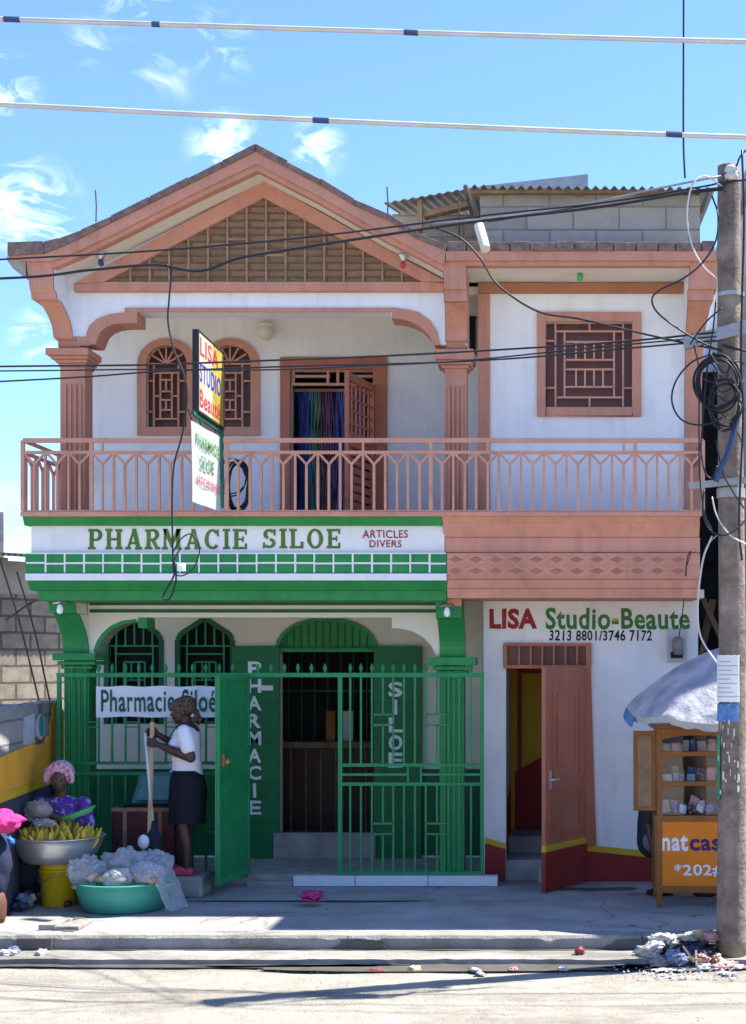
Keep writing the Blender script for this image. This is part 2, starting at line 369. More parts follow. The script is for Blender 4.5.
gl = rough_sheet('gutter', -14, 14, 10.80, 11.21, -0.100, 400, 6, 0.006, KERBM, thick=0.06, sc=2.5, edge=0.05); tag(gl, kind='structure')
gut_dark = pmat('dark_gutter', (0.085,0.078,0.068), var=0.3, scale=4, rough=0.5, bump=0.3, bscale=25)  # dark grey-brown used along the gutter and drain
def blot(name, cx, cy, rx, ry, z, mat, seed, ratio=0.5):
    mb = MB(); n = 64; vs = [(cx, cy, z)]
    for k in range(n):
        a = 2*math.pi*k/n; d = Vector((math.cos(a), math.sin(a), seed))
        q = 1 + ratio*noise.noise(d*1.6) + 0.3*ratio*noise.noise(d*6)
        vs.append((cx+rx*q*d.x, cy+ry*q*d.y, z))
    mb.add(vs, [(0, 1+k, 1+(k+1) % n) for k in range(n)])
    o = mb.build(name, mat); tag(o, kind='structure'); return o
SPILL = pmat('damp_concrete', (0.085,0.083,0.080), var=0.2, scale=3, rough=0.6, bump=0.2)
DUST = pmat('pale_dust', (0.50,0.47,0.41), var=0.15, rough=0.95, bump=0.2)
mb = MB()
for a, b in (((330,940),(392,939)),((600,938.5),(690,938.5))):
    n = 14; up = []; dn = []
    for i in range(n+1):
        px = a[0]+(b[0]-a[0])*i/n; k = math.sin(math.pi*i/n)**0.5
        up.append((px+6*math.sin(i*1.3), 949-10.2*k+noise.noise(Vector((px*.2,1,0))))); dn.append((px, 949.4))
    MB().pprism(up + dn[::-1], 11.150, 0.006).build('damp_patch', SPILL)['kind'] = 'structure'
blot('water_spill', X(300,12.75), 12.78, 1.15, 0.035, 0.006, SPILL, 2.0, 0.45)
blot('water_spill', X(600,13.4), 13.45, 0.42, 0.10, 0.006, SPILL, 8.0, 0.6)
blot('gutter_dark', X(450,10.65), 10.70, 1.75, 0.13, -0.134, gut_dark, 4.0, 0.4)  # dark ragged blots below the gutter edge
blot('gutter_dark', X(200,10.6), 10.74, 1.6, 0.06, -0.134, gut_dark, 6.5, 0.4)
blot('gutter_dark', X(680,10.85), 10.72, 0.55, 0.13, -0.134, gut_dark, 9.5, 0.4)
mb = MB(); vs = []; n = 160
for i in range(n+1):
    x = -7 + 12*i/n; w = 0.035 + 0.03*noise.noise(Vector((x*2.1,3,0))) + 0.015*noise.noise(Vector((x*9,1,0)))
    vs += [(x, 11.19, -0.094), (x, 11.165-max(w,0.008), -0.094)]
mb.add(vs, [(2*i, 2*i+1, 2*i+3, 2*i+2) for i in range(n)]); tag(mb.build('gutter_dark', gut_dark), kind='structure')  # uneven dark strip along the kerb foot
mb = MB(); vs = []
for i in range(n+1):
    x = -7 + 12*i/n; w = 0.05 + 0.05*noise.noise(Vector((x*1.6,8,0))) + 0.03*noise.noise(Vector((x*8,2,0)))
    vs += [(x, 10.86, -0.136), (x, 10.785-max(w,0.012), -0.136)]
mb.add(vs, [(2*i, 2*i+1, 2*i+3, 2*i+2) for i in range(n)]); tag(mb.build('gutter_dark', gut_dark), kind='structure')  # uneven dark strip below the gutter edge
# broken drain in the kerb by the fruit seller
dr = MB().box(X(17,11.15), X(52,11.15), 11.135, 11.17, -0.105, -0.012).build('drain_opening', gut_dark); tag(dr, kind='structure')
gv = MB().prism([(X(62,11.3),11.30),(X(76,12.0),11.98),(X(86,12.0),12.0),(X(74,11.3),11.30)], 'z', 0.0, 0.012).build('drain_channel', gut_dark); tag(gv, kind='structure')
SLABM = KERBM
tag(MB().prism([(X(46,11.6),11.42),(X(58,11.6),11.75),(X(64,11.6),11.75),(X(61,11.5),11.42)], 'z', 0.0, 0.045).build('broken_kerb_slab', SLABM, bevel=0.008), 'thin broken concrete slab beside the drain channel, left piece', 'slab', 'broken slabs at the drain')
tag(MB().prism([(X(62,11.6),11.40),(X(74,11.6),11.76),(X(88,11.6),11.72),(X(83,11.5),11.40)], 'z', 0.0, 0.035).build('broken_kerb_slab', SLABM, bevel=0.008), 'wider broken concrete slab in front of the teal basin', 'slab', 'broken slabs at the drain')

# ------------------------------------------------------------------ the house
YB, YF, YC, YL, YW = 13.0, 13.3, 13.72, 13.94, 14.9
XL, XR, XM = -4.95, 1.309, -0.745
house = thing('shop_house', 'two storey terracotta and white house with green pharmacy front and pink gable', 'house', (-1.8, 13.7, 0))
def hp(name, mb, mat, parent=None, **k): return mb.build(name, mat, parent or house, **k)

def wall_open(mb, x0, x1, z0, z1, y0, y1, ops):
    """wall facing the street with openings (xa, xb, za, zb, arch) - arch: list of extra top outline points (x,z) from left to right"""
    ops = sorted(ops, key=lambda o: o[0]); cx = x0
    for xa, xb, za, zb, arch in ops:
        mb.box(cx, xa, y0, y1, z0, z1)
        if za > z0: mb.box(xa, xb, y0, y1, z0, za)
        pts = [(xa, zb)] + list(arch) + [(xb, zb), (xb, z1), (xa, z1)]
        mb.prism(pts, 'y', y0, y1)
        cx = xb
    mb.box(cx, x1, y0, y1, z0, z1)
    return mb

ZFL = 3.36                                             # upper floor level
# --- upper porch wall (Yw) with two arched windows and a door
def arch_pts(xa, xb, zs, zt, n=12, pointed=0):
    xm, r, h = (xa+xb)/2, (xb-xa)/2, zt-zs
    o = []
    for i in range(1, n):
        a = math.pi*(1 - i/n)
        o.append((xm + r*math.cos(a), zs + h*math.sin(a)))
    return o
def wx(px): return X(px, YW)
def wz(py): return Z(py, YW)
uw = MB()
win_u = [(146, 186.5), (209.5, 250.5)]
ops = [(wx(a), wx(b), wz(427), wz(363), arch_pts(wx(a), wx(b), wz(363), wz(345))) for a, b in win_u]
ops.append((wx(290), wx(373), ZFL, wz(369), []))
wall_open(uw, X(72,YW), XM, ZFL, 5.57, YW, YW+0.2, ops)
hp('upper_porch_wall', uw, WHITE)
uc = MB(); uc.box(X(72,YW), XM, YC+0.255, 19.0, 5.575, 5.65); hp('upper_ceiling', uc, CREAM)
# --- lower porch wall with two pointed windows and the shop door
lw = MB()
win_l = [(107, 162), (178, 233)]
ops = []
for a, b in win_l:
    m_ = (a+b)/2
    ops.append((wx(a), wx(b), wz(724), wz(640), [(wx(a+4), wz(633)), (wx(a+14), wz(627)), (wx(m_), wz(618)), (wx(b-14), wz(627)), (wx(b-4), wz(633))]))
ops.append((wx(279), wx(374), 0.0, wz(648), arch_pts(wx(279), wx(374), wz(648), wz(620), 16)))
wall_open(lw, XL, XM, 0.0, 2.72, YW, YW+0.2, ops)
hp('porch_wall', lw, CREAM)
dd = MB()
for a, b in ((XL+0.01, wx(277)), (wx(376), XM-0.01)):
    dd.box(a, b, YW-0.012, YW-0.003, 0.0, wz(769))
hp('green_dado', dd, GREEND)
ds = MB(); ds.box(XL+0.01, wx(277), YW-0.02, YW-0.013, 0.0, 0.12); ds.box(wx(376), XM-0.01, YW-0.02, YW-0.013, 0.0, 0.12); hp('skirting', ds, WHITE)
# --- body: side and back walls, floor slabs
sb = MB(); sb.box(XL, XL+0.2, YW+0.2, 19.0, 0.0, 5.75); hp('side_wall', sb, WHITE)
sb = MB(); sb.box(XR-0.2, XR, YL+0.2, 19.0, 0.0, 5.95); hp('side_wall', sb, WHITE)
sb = MB(); sb.box(XL, XR, 19.0, 19.2, 0.0, 5.95); hp('back_wall', sb, WHITE)
sb = MB(); sb.box(XM, XM+0.18, YL+0.2, 19.0, 0.0, 5.75); hp('inner_wall', sb, WHITE)
sb = MB(); sb.box(XL+0.2, XM, YW+0.2, 19.0, 0.10, 0.22); sb.box(XL, XM-0.02, 13.72, YW+0.2, 0.0, 0.10); hp('shop_floor', sb, CONC)
# tiled step in front of the fence
TILE = pmat('white_step_tile', (0.70,0.70,0.70), var=0.05, rough=0.35, bump=0.03, dirt=0.25, dirtcol=(0.35,0.33,0.3))
st = MB(); xs = [X(p,13.62) for p in (293, 355, 428, 498)]
for a, b in zip(xs[:-1], xs[1:]): st.box(a+0.003, b-0.003, 13.615, 13.719, 0.004, 0.098)
hp('tiled_step', st, TILE, bevel=0.004)
st = MB(); st.box(X(247,13.62), X(293,13.62)-0.004, 13.60, 13.719, 0.0, 0.05); hp('concrete_step', st, CONC, bevel=0.006)
st = MB(); st.box(wx(276), wx(377), YW-0.14, YW-0.022, 0.10, 0.36); hp('door_step', st, CONC, bevel=0.008)

# --- balcony slab and its street front, built up of mouldings (left green and white, right pink)
slab = MB(); slab.box(X(20,YB), X(702,YB), YB, YL, 3.372, 3.412); slab.box(X(20,YB)+0.08, X(702,YB)-0.05, YB+0.25, 19.0, 2.85, 3.371)
hp('balcony_slab', slab, PINKB, bevel=0.006)
def band(name, mat, px0, px1, q0, q1, Y, back=YL-0.02, slope=0.0, parent=None, bevel=0.004):
    mb = MB(); z0, z1 = Z(q1, Y), Z(q0, Y)
    mb.prism([(Y, z1), (Y+slope, z0), (back, z0), (back, z1)], 'x', X(px0, Y), X(px1, Y))
    return hp(name, mb, mat, parent, bevel=bevel)
band('cornice', GREEN, 22, 441.6, 515.4, 525, 13.03, slope=0.05)
signband = band('sign_band', WHITE, 31, 444.5, 525.5, 553, 13.12)
gridband = band('tile_band', GREEN, 25, 446.6, 553.4, 573, 13.085)
band('ledge', WHITE, 25, 446.6, 573.4, 580.4, 13.06)
band('cornice', GREEN, 27, 446.6, 580.8, 590, 13.09, slope=0.07)
band('cornice', GREEN, 37, 446.6, 590.4, 600.5, 13.20, slope=0.03)
lines = MB()
for i in range(22):
    px = 44.6 + i*19.2
    if px > 446: continue
    w = 1.5 + 0.5*random.random()
    lines.pbox(px, px+w, 554, 572.6, 13.078, 0.006)
for i in range(22):
    a = 26 + i*19.2; b = min(a+19.2, 446)
    if b <= a: continue
    j = random.uniform(-0.5, 0.5)
    lines.pbox(a, b, 562.4+j, 564.2+j, 13.0765, 0.006)
lines.pbox(26, 446, 552.6, 554.0, 13.0745, 0.006)
hp('painted_joints', lines, WHITE, gridband)
band('cornice', PINKB, 442, 700, 515.4, 522, 13.03, slope=0.03)
band('cornice', PINKB, 442.5, 700, 522.3, 537.5, 13.06, slope=0.08)
band('fascia_band', PINKB, 445, 700, 537.8, 552.5, 13.12)
diam = band('lozenge_band', PINKB, 447, 700, 553, 579, 13.085)
band('cornice', PINKB, 447, 700, 579.4, 588, 13.10, slope=0.03)
band('cornice', PINKB, 447, 700, 588.4, 598, 13.15, slope=0.03)
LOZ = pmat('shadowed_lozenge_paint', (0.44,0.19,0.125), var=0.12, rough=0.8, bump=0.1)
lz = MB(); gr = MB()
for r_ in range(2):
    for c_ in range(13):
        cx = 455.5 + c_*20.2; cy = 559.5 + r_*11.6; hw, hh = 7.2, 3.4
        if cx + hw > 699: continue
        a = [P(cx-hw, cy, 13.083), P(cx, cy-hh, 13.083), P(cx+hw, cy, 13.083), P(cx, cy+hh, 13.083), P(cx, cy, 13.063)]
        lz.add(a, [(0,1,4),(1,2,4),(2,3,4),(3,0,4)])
for c_ in range(12):
    gr.pbox(465.0+c_*20.2, 466.4+c_*20.2, 553.6, 578.4, 13.077, 0.008)
for q in (553.2, 565.0, 576.4): gr.pbox(447.4, 699.6, q, q+1.2, 13.075, 0.010)
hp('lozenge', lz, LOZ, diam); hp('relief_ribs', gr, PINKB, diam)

# --- ground floor porch beam with painted green lines and curved brackets
def pp(pts, Y): return [(X(a, Y), Z(b, Y)) for a, b in pts]
beam_in = [(96,654),(99,645),(105,636),(113,629),(124,624),(138,622),(138,617.5),(392,617.5),(392,628),(404,629),(414,632),(424,638),(431,645),(436,655)]
beam = MB(); beam.prism(pp([(88,600.5)] + [(88,654)] + beam_in + [(441,655),(441,600.5)], YC), 'y', YC, YC+0.25)
beam_o = hp('porch_beam', beam, CREAM)
tr = MB()
for (a, b) in (((89.6, 435),(602.2, 605.3)), ((89.6, 436),(609.4, 612.6))):
    tr.pbox(a[0], a[1], b[0], b[1], YC-0.012, 0.0115)
hp('painted_line', tr, GREEND, beam_o)
def inner_trim(pts, w, Y, d, mat, name, parent=None):
    """a strip following an outline on its inside (towards the opening), slightly proud of the wall"""
    mb = MB()
    for i in range(len(pts)-1):
        a, b = Vector(pts[i]), Vector(pts[i+1])
        n = Vector((-(b-a).y, (b-a).x)).normalized() * w
        mb.pprism([tuple(a), tuple(b), tuple(b+n), tuple(a+n)], Y + 0.0006*(i % 2), d)
    return hp(name, mb, mat, parent)
li = beam_in[:7]
mb = MB()
for i in range(5):                                    # green painted soffit of the left curve
    a, b = li[i], li[i+1]
    mb.add([P(a[0]+0.3,a[1]+0.4,YC-0.004), P(b[0]+0.1,b[1]+0.5,YC-0.004), P(b[0]+0.1,b[1]+0.5,YC+0.254)*1, P(a[0]+0.3,a[1]+0.4,YC+0.254)], [(0,1,2,3)])
ring = [(96,654),(99,645),(105,636),(113,629),(124,624),(138,622)]
x_ = [(X(a,YC), Z(b,YC)) for a, b in ring]; xo = [(X(a-2.5,YC), Z(b-3.0,YC)) for a, b in ring]
mb = MB(); mb.prism(x_ + xo[::-1], 'y', YC-0.006, YC+0.256); mb.pbox(138, 147, 617.8, 628, YC-0.006, 0.27)
hp('arch_trim', mb, GREEN, beam_o)
cl = MB(); cl.box(-4.55, XM, 13.3, YW, 2.745, 2.80); hp('porch_ceiling', cl, CREAM)

# --- columns
def column(px0, px1, q_top, q_bot, cap, mat, flutes, Yc=YC, dep=0.23, name='column', fl=None):
    mb = MB(); mb.box(X(px0,Yc), X(px1,Yc), Yc, Yc+dep, Z(q_bot,Yc), Z(q_top,Yc))
    c = hp(name, mb, mat, bevel=0.006)
    mb = MB(); w = (px1-px0)
    for i in range(flutes):
        cx = px0 + w*(0.2 + 0.6*i/(flutes-1)); mb.pbox(cx-1.1, cx+1.1, fl[0], fl[1], Yc-0.018, 0.0175)
    hp('fluting', mb, mat, c, bevel=0.003)
    mb = MB()
    for a, b, q0, q1, pr in cap:
        mb.box(X(a,Yc-pr), X(b,Yc-pr), Yc-pr, Yc+dep+pr*0.8, Z(q1,Yc-pr), Z(q0,Yc-pr)-0.001)
    hp('capital', mb, mat, c, bevel=0.008)
    return c
column(60, 85, 347, 512, [(45,88,347.5,354.5,0.10),(50,87.5,355,358.5,0.07),(55,87,359,362.5,0.04),(58.5,86,363,367,0.015)], PINK, 4, fl=(384,512))
column(444.5, 466.5, 348, 512, [(435,473.6,348.5,359,0.09),(437,471.5,359.5,364,0.06),(441,468.5,364.5,368,0.025)], PINK, 4, fl=(386,512))
column(64, 89, 655, 880, [(52,95,653,660.5,0.10),(57,94.5,661,665,0.07),(60.5,92,665.5,669,0.03)], GREEN, 4, fl=(680,878))
column(439.5, 464, 655, 880, [(428,475.5,657,665.5,0.09),(432,471,666,670,0.06),(436,467.5,670.5,674,0.025)], GREEN, 4, fl=(680,878))

# --- consoles that carry the roof and the balcony
def console(name, st, mat, side, sidemat, back=13.80):
    """st: stations (px_left, px_right, py, Y) from top to bottom; front follows the stations, back is plumb"""
    mb = MB(); vs = []; 
    for a, b, q, Y in st:
        vs += [(X(a,Y),Y,Z(q,Y)), (X(b,Y),Y,Z(q,Y)), (X(b,Y),back,Z(q,Y)), (X(a,Y),back,Z(q,Y))]
    n = len(st)
    fs = [(i*4+k, i*4+(k+1)%4, (i+1)*4+(k+1)%4, (i+1)*4+k) for i in range(n-1) for k in range(4)] + [(0,1,2,3), (n*4-4, n*4-3, n*4-2, n*4-1)]
    mb.add(vs, fs); c = hp(name, mb, mat)
    if side:
        mb = MB(); vs = []
        for i, (a, b, q, Y) in enumerate(st):
            s_ = b if side > 0 else a; e = 0.004*side
            x = X(s_,Y) + e
            vs += [(x, Y+0.012, Z(q,Y)), (x, back, Z(q,Y))]
        mb.add(vs, [(2*i, 2*i+1, 2*i+3, 2*i+2) for i in range(n-1)])
        hp('console_side', mb, sidemat, c)
    return c
def curve_st(a, b, n=7):
    """smooth S between station a and b (quarter-round front)"""
    o = []
    for i in range(1, n):
        t = i/n; f = math.sin(t*math.pi/2)
        o.append((a[0]+(b[0]-a[0])*f, a[1]+(b[1]-a[1])*f, a[2]+(b[2]-a[2])*t, a[3]+(b[3]-a[3])*f))
    return o
def mk(top1, bot1, top2, bot2, c0, c1, neck):
    return [top1, bot1, top2, bot2, c0] + curve_st(c0, c1) + [c1] + neck
console('console', mk((26,52.5,258,13.34),(29.7,53.3,289,13.34),(31,56,293,13.37),(31.5,56.5,299,13.37),(40,61,302,13.44),(53,72,336,13.66),[(54,73,338.5,13.67),(58,78,341,13.71),(58,80,347,13.71)]), PINK, 1, WHITE)
console('console', mk((443.7,466,258,13.34),(443.7,466,289,13.34),(444,466.6,290,13.37),(444.2,466.6,301,13.37),(445,467,303,13.44),(445.6,467,339,13.66),[(445.6,467,341,13.67),(446.4,465.5,342,13.71),(446.4,465.5,348,13.71)]), PINK, -1, WHITE)
console('console', mk((690,717,256,13.34),(689,717,289,13.34),(688,714,290,13.37),(688,713.5,300,13.37),(688,711.5,302,13.42),(685.6,703,360,13.84),[(685,702,380,13.88),(685,701.5,512,13.89)]), PINK, -1, WHITE, back=13.96)
console('console', mk((44,72.5,592,13.36),(45.5,73,602,13.36),(48.7,75,602.5,13.39),(49.5,75.5,613,13.39),(54,79,614.5,13.45),(63,88,648,13.69),[(63.2,88.2,653,13.70)]), GREEN, 1, CREAM)
console('console', mk((435,461,592,13.36),(435,461.4,606,13.36),(436,461.4,606.5,13.39),(436.4,461.6,618,13.39),(437.5,462.5,619.5,13.45),(440,465,650,13.69),[(440,465.3,657,13.70)]), GREEN, -1, CREAM)
mb = MB(); mb.pbox(446.8, 461.5, 590.6, 606, 13.352, 0.004); hp('pink_paint_patch', mb, PINKB)

# --- upper lintel and gable wall
lint_in = [(95,344),(100,332),(106,327),(114,324),(124,323),(137,323),(137,312),(391,312),(391,318),(402,319),(411,321.5),(421,327),(429,335),(434.5,345)]
gab = MB()
gab.prism(pp([(60,345)] + lint_in + [(466.5,345),(466.5,262),(445,258),(268,176),(60,280)], YC), 'y', YC, YC+0.25)
gab_o = hp('gable_wall', gab, WHITE)
tr_out = [(85.5,343),(86.5,333),(89,326),(97,318.5),(110,314),(124.7,312),(124.7,307.7),(392,307),(396,308),(407,309.3),(418,312),(430,320.5),(437,331),(440,345)]
tr = MB()
def strip(mb, o_, i_, Y, d):
    for k in range(len(o_)-1):
        mb.pprism([o_[k], o_[k+1], i_[k+1], i_[k]], Y, d)
lo_ = [(85.5,344),(86.5,333),(89,326),(97,318.5),(110,314),(124.7,312),(137,311.9)]
li_ = [(95,344.3),(100,332),(106,327),(114,324),(124,323),(131,323),(137,323)]
strip(tr, lo_, li_, YC-0.02, 0.2855)
tr.pbox(124.7, 392, 307.6, 311.8, YC-0.02, 0.0195)
ro_ = [(392,307.4),(397,308),(407,309.3),(418,312),(430,320.5),(437,331),(440.5,345)]
ri_ = [(391.5,318.2),(402,319.2),(411,321.7),(417,324.7),(421,327.2),(429,335.2),(434.5,345.2)]
strip(tr, ro_, ri_, YC-0.02, 0.2855)
hp('arch_trim', tr, PINK, gab_o)
cap_ = MB(); cap_.pbox(72, 90, 336.5, 345.5, YC-0.015, 0.0145); hp('impost', cap_, PINK, gab_o)
YT = 13.655
fr = MB()
Oo = [(76,291),(79,286),(263.5,187.5),(443.5,284),(443.5,291)]
Ii = [(104.5,281.5),(104.5,281.5),(263.5,197.5),(421.5,281.5),(421.5,281.5)]
fr.pprism([(74,291),(443.5,291),(445.5,283),(421.5,281.8),(104.5,281.8),(73.5,284.5)], YT, 0.064)
fr.pprism([(73,284),(104.5,281.5),(263.5,197.5),(263.5,180.5)], YT-0.001, 0.065)
fr.pprism([(446,282),(421.5,281.5),(263.6,197.5),(263.6,180.5)], YT-0.001, 0.065)
fr_o = hp('pediment_frame', fr, PINK)
inf = MB(); inf.pprism([(103,282.5),(263.5,196.5),(423,282.5)], 13.69, 0.03); hp('stone_infill', inf, STONE, fr_o)
RIBM = pmat('mortar_pointing', (0.37,0.215,0.14), var=0.25, scale=8, rough=0.9, bump=0.4)
for i in range(-8, 9):
    px = 266 + i*19.4
    top = 197.5 + abs(px-263.5)*(281.5-197.5)/159.0
    if top < 277: hp('pointing_rib', MB().pbox(px-0.95, px+0.95, top, 281.7, 13.677, 0.013), RIBM, fr_o)
for (a, b, q) in ((266,285.4,254),(227,246.6,238)):
    hp('pointing_rib', MB().pbox(a+1.3, b-1.3, q, q+2.2, 13.679, 0.012), RIBM, fr_o)

# --- roof: fascia, soffits, weathered edge and the shell behind
edge_t = [(7,242),(43,241),(58,237.5),(80,229),(110,215.5),(188,177),(255,143.5),(320,178),(354,198.5),(388,212.5),(418,232),(446,243)]
edge_b = [(7,255),(43,253),(61,246),(82,236.5),(111.5,221.5),(188.6,183.5),(255,150.5),(320,184.5),(353.5,204.5),(387.5,219.5),(417,238.5),(446,249.5)]
fas_b  = [(27,261),(52.5,261),(66,256),(86,247.5),(114,234),(190,195.5),(256,163.5),(319,196),(352,215),(386,234),(416,250),(444,265)]
lip_b  = [(46,268),(53,268),(67,262),(88,253),(116,239.5),(192,201),(257,170.5),(318,202),(352,221.5),(386,241),(416,256),(444,271)]
YBACK = 19.0
roof = MB()
et = pp(edge_t, YF-0.03); eb = pp(edge_b, YF-0.03)
for i in range(len(et)-1):                             # short blocks along the verge, then the shell behind them
    a, b, c, d = et[i], et[i+1], eb[i+1], eb[i]
    L_ = math.hypot(b[0]-a[0], b[1]-a[1]); n = max(1, round(L_/0.42))
    for k in range(n):
        t0, t1 = k/n, (k+1)/n
        lp = lambda p, q, t: (p[0]+(q[0]-p[0])*t, p[1]+(q[1]-p[1])*t)
        j = random.uniform(-0.008, 0.006); f = random.uniform(0, 0.012)
        A, B, C, D = lp(a,b,t0+0.004), lp(a,b,t1-0.004), lp(d,c,t1-0.004), lp(d,c,t0+0.004)
        roof.prism([(A[0],A[1]+j),(B[0],B[1]+j+random.uniform(-.004,.004)),C,D], 'y', YF-0.03+f, YF+0.35)
verge = hp('roof_verge', roof, EDGE, bevel=0.004)
sh = MB()
for i in range(len(et)-1):
    a, b = et[i], et[i+1]; c, d = pp(fas_b, YF)[i+1], pp(fas_b, YF)[i]
    sh.prism([(a[0],a[1]-0.05),(b[0],b[1]-0.05),(c[0],c[1]+0.03),(d[0],d[1]+0.03)], 'y', YF+0.12, YBACK)
hp('roof', sh, CREAM)
fa = MB(); ebf = pp(edge_b, YF); fb = pp(fas_b, YF)
for i in range(len(ebf)-1): fa.prism([ebf[i], ebf[i+1], fb[i+1], fb[i]], 'y', YF, YF+0.119)
fas_o = hp('fascia', fa, PINK)
lp_ = MB(); f1 = pp(fas_b, YF+0.03); f2 = pp(lip_b, YF+0.03)
for i in range(1, len(f1)-1): lp_.prism([f1[i], f1[i+1], f2[i+1], f2[i]], 'y', YF+0.03, YF+0.13)
hp('fascia_moulding', lp_, PINK, fas_o)
sf = MB()
s1 = pp(lip_b, YF+0.03)
for i in range(1, len(s1)-1):
    a, b = s1[i], s1[i+1]
    sf.prism([(a[0],a[1]+0.006),(b[0],b[1]+0.006),(b[0],b[1]+0.05),(a[0],a[1]+0.05)], 'y', YF+0.131, YC-0.002)
hp('soffit', sf, CREAM)
ev = MB(); ev.prism(pp([(6,256.5),(8,262),(13,268.5),(19,273.5),(25.6,276),(25.6,256.5)], 13.36), 'y', 13.36, 13.95)
hp('eave_return', ev, CONC)
# right, flat part
rt = MB(); x = 447.0
while x < 713:
    w = random.uniform(17, 27); x2 = min(x+w, 715)
    rt.pbox(x+0.4, x2-0.4, 240.5+random.uniform(0,1.5), 250.6, YF-0.03+random.uniform(0,0.03), 0.4); x = x2
hp('parapet_course', rt, EDGE, bevel=0.007)
ft = MB(); ft.pbox(446, 716, 251, 260.5, YF, 0.12); ft.pbox(466, 690, 260.5, 265.5, YF+0.03, 0.10); hp('fascia', ft, PINK)
sf = MB(); sf.box(X(444,YF), X(716,YF), YF+0.131, YL-0.001, Z(264.5,YF), Z(264.5,YF)+0.12); hp('soffit', sf, CREAM)
fl = MB(); fl.box(X(446,YF), XR+0.05, YF+0.3, 19.2, Z(264.5,YF)+0.13, Z(250,YF)); hp('flat_roof', fl, CONC)

# --- right wing, upper wall
def lx(px): return X(px, YL)
def lzz(py): return Z(py, YL)
zt = Z(264.5, YF)+0.12
uw = MB(); wall_open(uw, X(478,YL), XR, 3.415, zt, YL, YL+0.2, [(lx(546), lx(632.5), lzz(407), lzz(321.5), [])])
hp('upper_wall', uw, WHITE)
pb = MB(); pb.pbox(478, 490, 293.6, 513, YL-0.03, 0.0295); hp('pilaster', pb, PINK)
pb = MB(); pb.pbox(478, 689, 283, 293, YL-0.035, 0.0345); hp('wall_beam', pb, pmat('ochre_terracotta_paint', (0.40,0.175,0.095), var=0.1, rough=0.7, streak=0.15))
# --- right wing, ground floor wall with door
gw = MB(); wall_open(gw, XM+0.02, XR, 0.0, 2.72, YL, YL+0.2, [(lx(506), lx(586), 0.0, lzz(645), [])])
studio_wall = hp('studio_wall', gw, WHITE)
sc_ = MB(); sc_.box(XM, XR, 13.35, YL, 2.665, 2.74); hp('porch_ceiling', sc_, CREAM)
da = MB()
da.pprism([(484.8,843),(505.6,849),(505.6,882.5),(484.8,882.5)], YL-0.005, 0.0048); hp('painted_dado', da, DKRED, studio_wall); da = MB()
da.pprism([(596,852),(697.5,862),(697.5,884),(584,884),(584,851)], YL-0.005, 0.0048)
hp('painted_dado', da, DKRED, studio_wall)
dy = MB()
dy.pprism([(484.8,837.5),(505.6,843.5),(505.6,849),(484.8,843)], YL-0.006, 0.0055); hp('painted_stripe', dy, YELLOW, studio_wall); dy = MB()
dy.pprism([(584,844.5),(596,845.5),(697.5,856.5),(697.5,862),(596,852),(584,851)], YL-0.006, 0.0055)
hp('painted_stripe', dy, YELLOW, studio_wall)
# ------------------------------------------------------------------ lettering
def text(body, name, mat, parent, bold=0.0, Y=None, px=None, py=None, M=None, size=None, extr=0.002, spacing=1.08):
    """lettering on a wall facing the street (px, py: box seen at depth Y) or, with M and size, on any plane"""
    c = bpy.data.curves.new(name, 'FONT'); c.body = body; c.offset = bold; c.extrude = 0.0; c.resolution_u = 3; c.space_character = spacing
    o = bpy.data.objects.new(name, c); COL.objects.link(o)
    dg = bpy.context.evaluated_depsgraph_get(); dg.update()
    me = bpy.data.meshes.new_from_object(o.evaluated_get(dg)); bpy.data.objects.remove(o); bpy.data.curves.remove(c)
    xs = [v.co.x for v in me.vertices]; ys = [v.co.y for v in me.vertices]
    x0, x1, y0, y1 = min(xs), max(xs), min(ys), max(ys)
    mb = MB()
    if M is None:
        X0, X1, Z1, Z0 = X(px[0],Y), X(px[1],Y), Z(py[0],Y), Z(py[1],Y)
        f = lambda v: Vector((X0+(v.x-x0)/(x1-x0)*(X1-X0), Y, Z0+(v.y-y0)/(y1-y0)*(Z1-Z0)))
    else:
        w, h = size
        f = lambda v: M @ Vector(((v.x-x0)/(x1-x0)*w, (v.y-y0)/(y1-y0)*h, 0))
    w_ = lambda p: p + Vector((0.0055*noise.noise(Vector((p.x*9,p.z*9,1))), 0, 0.0055*noise.noise(Vector((p.x*9,p.z*9,5))))) if M is None else p
    mb.add([w_(f(v.co)) for v in me.vertices], [tuple(p.vertices) for p in me.polygons])
    bpy.data.meshes.remove(me)
    return mb.build(name, mat, parent, weld=False)

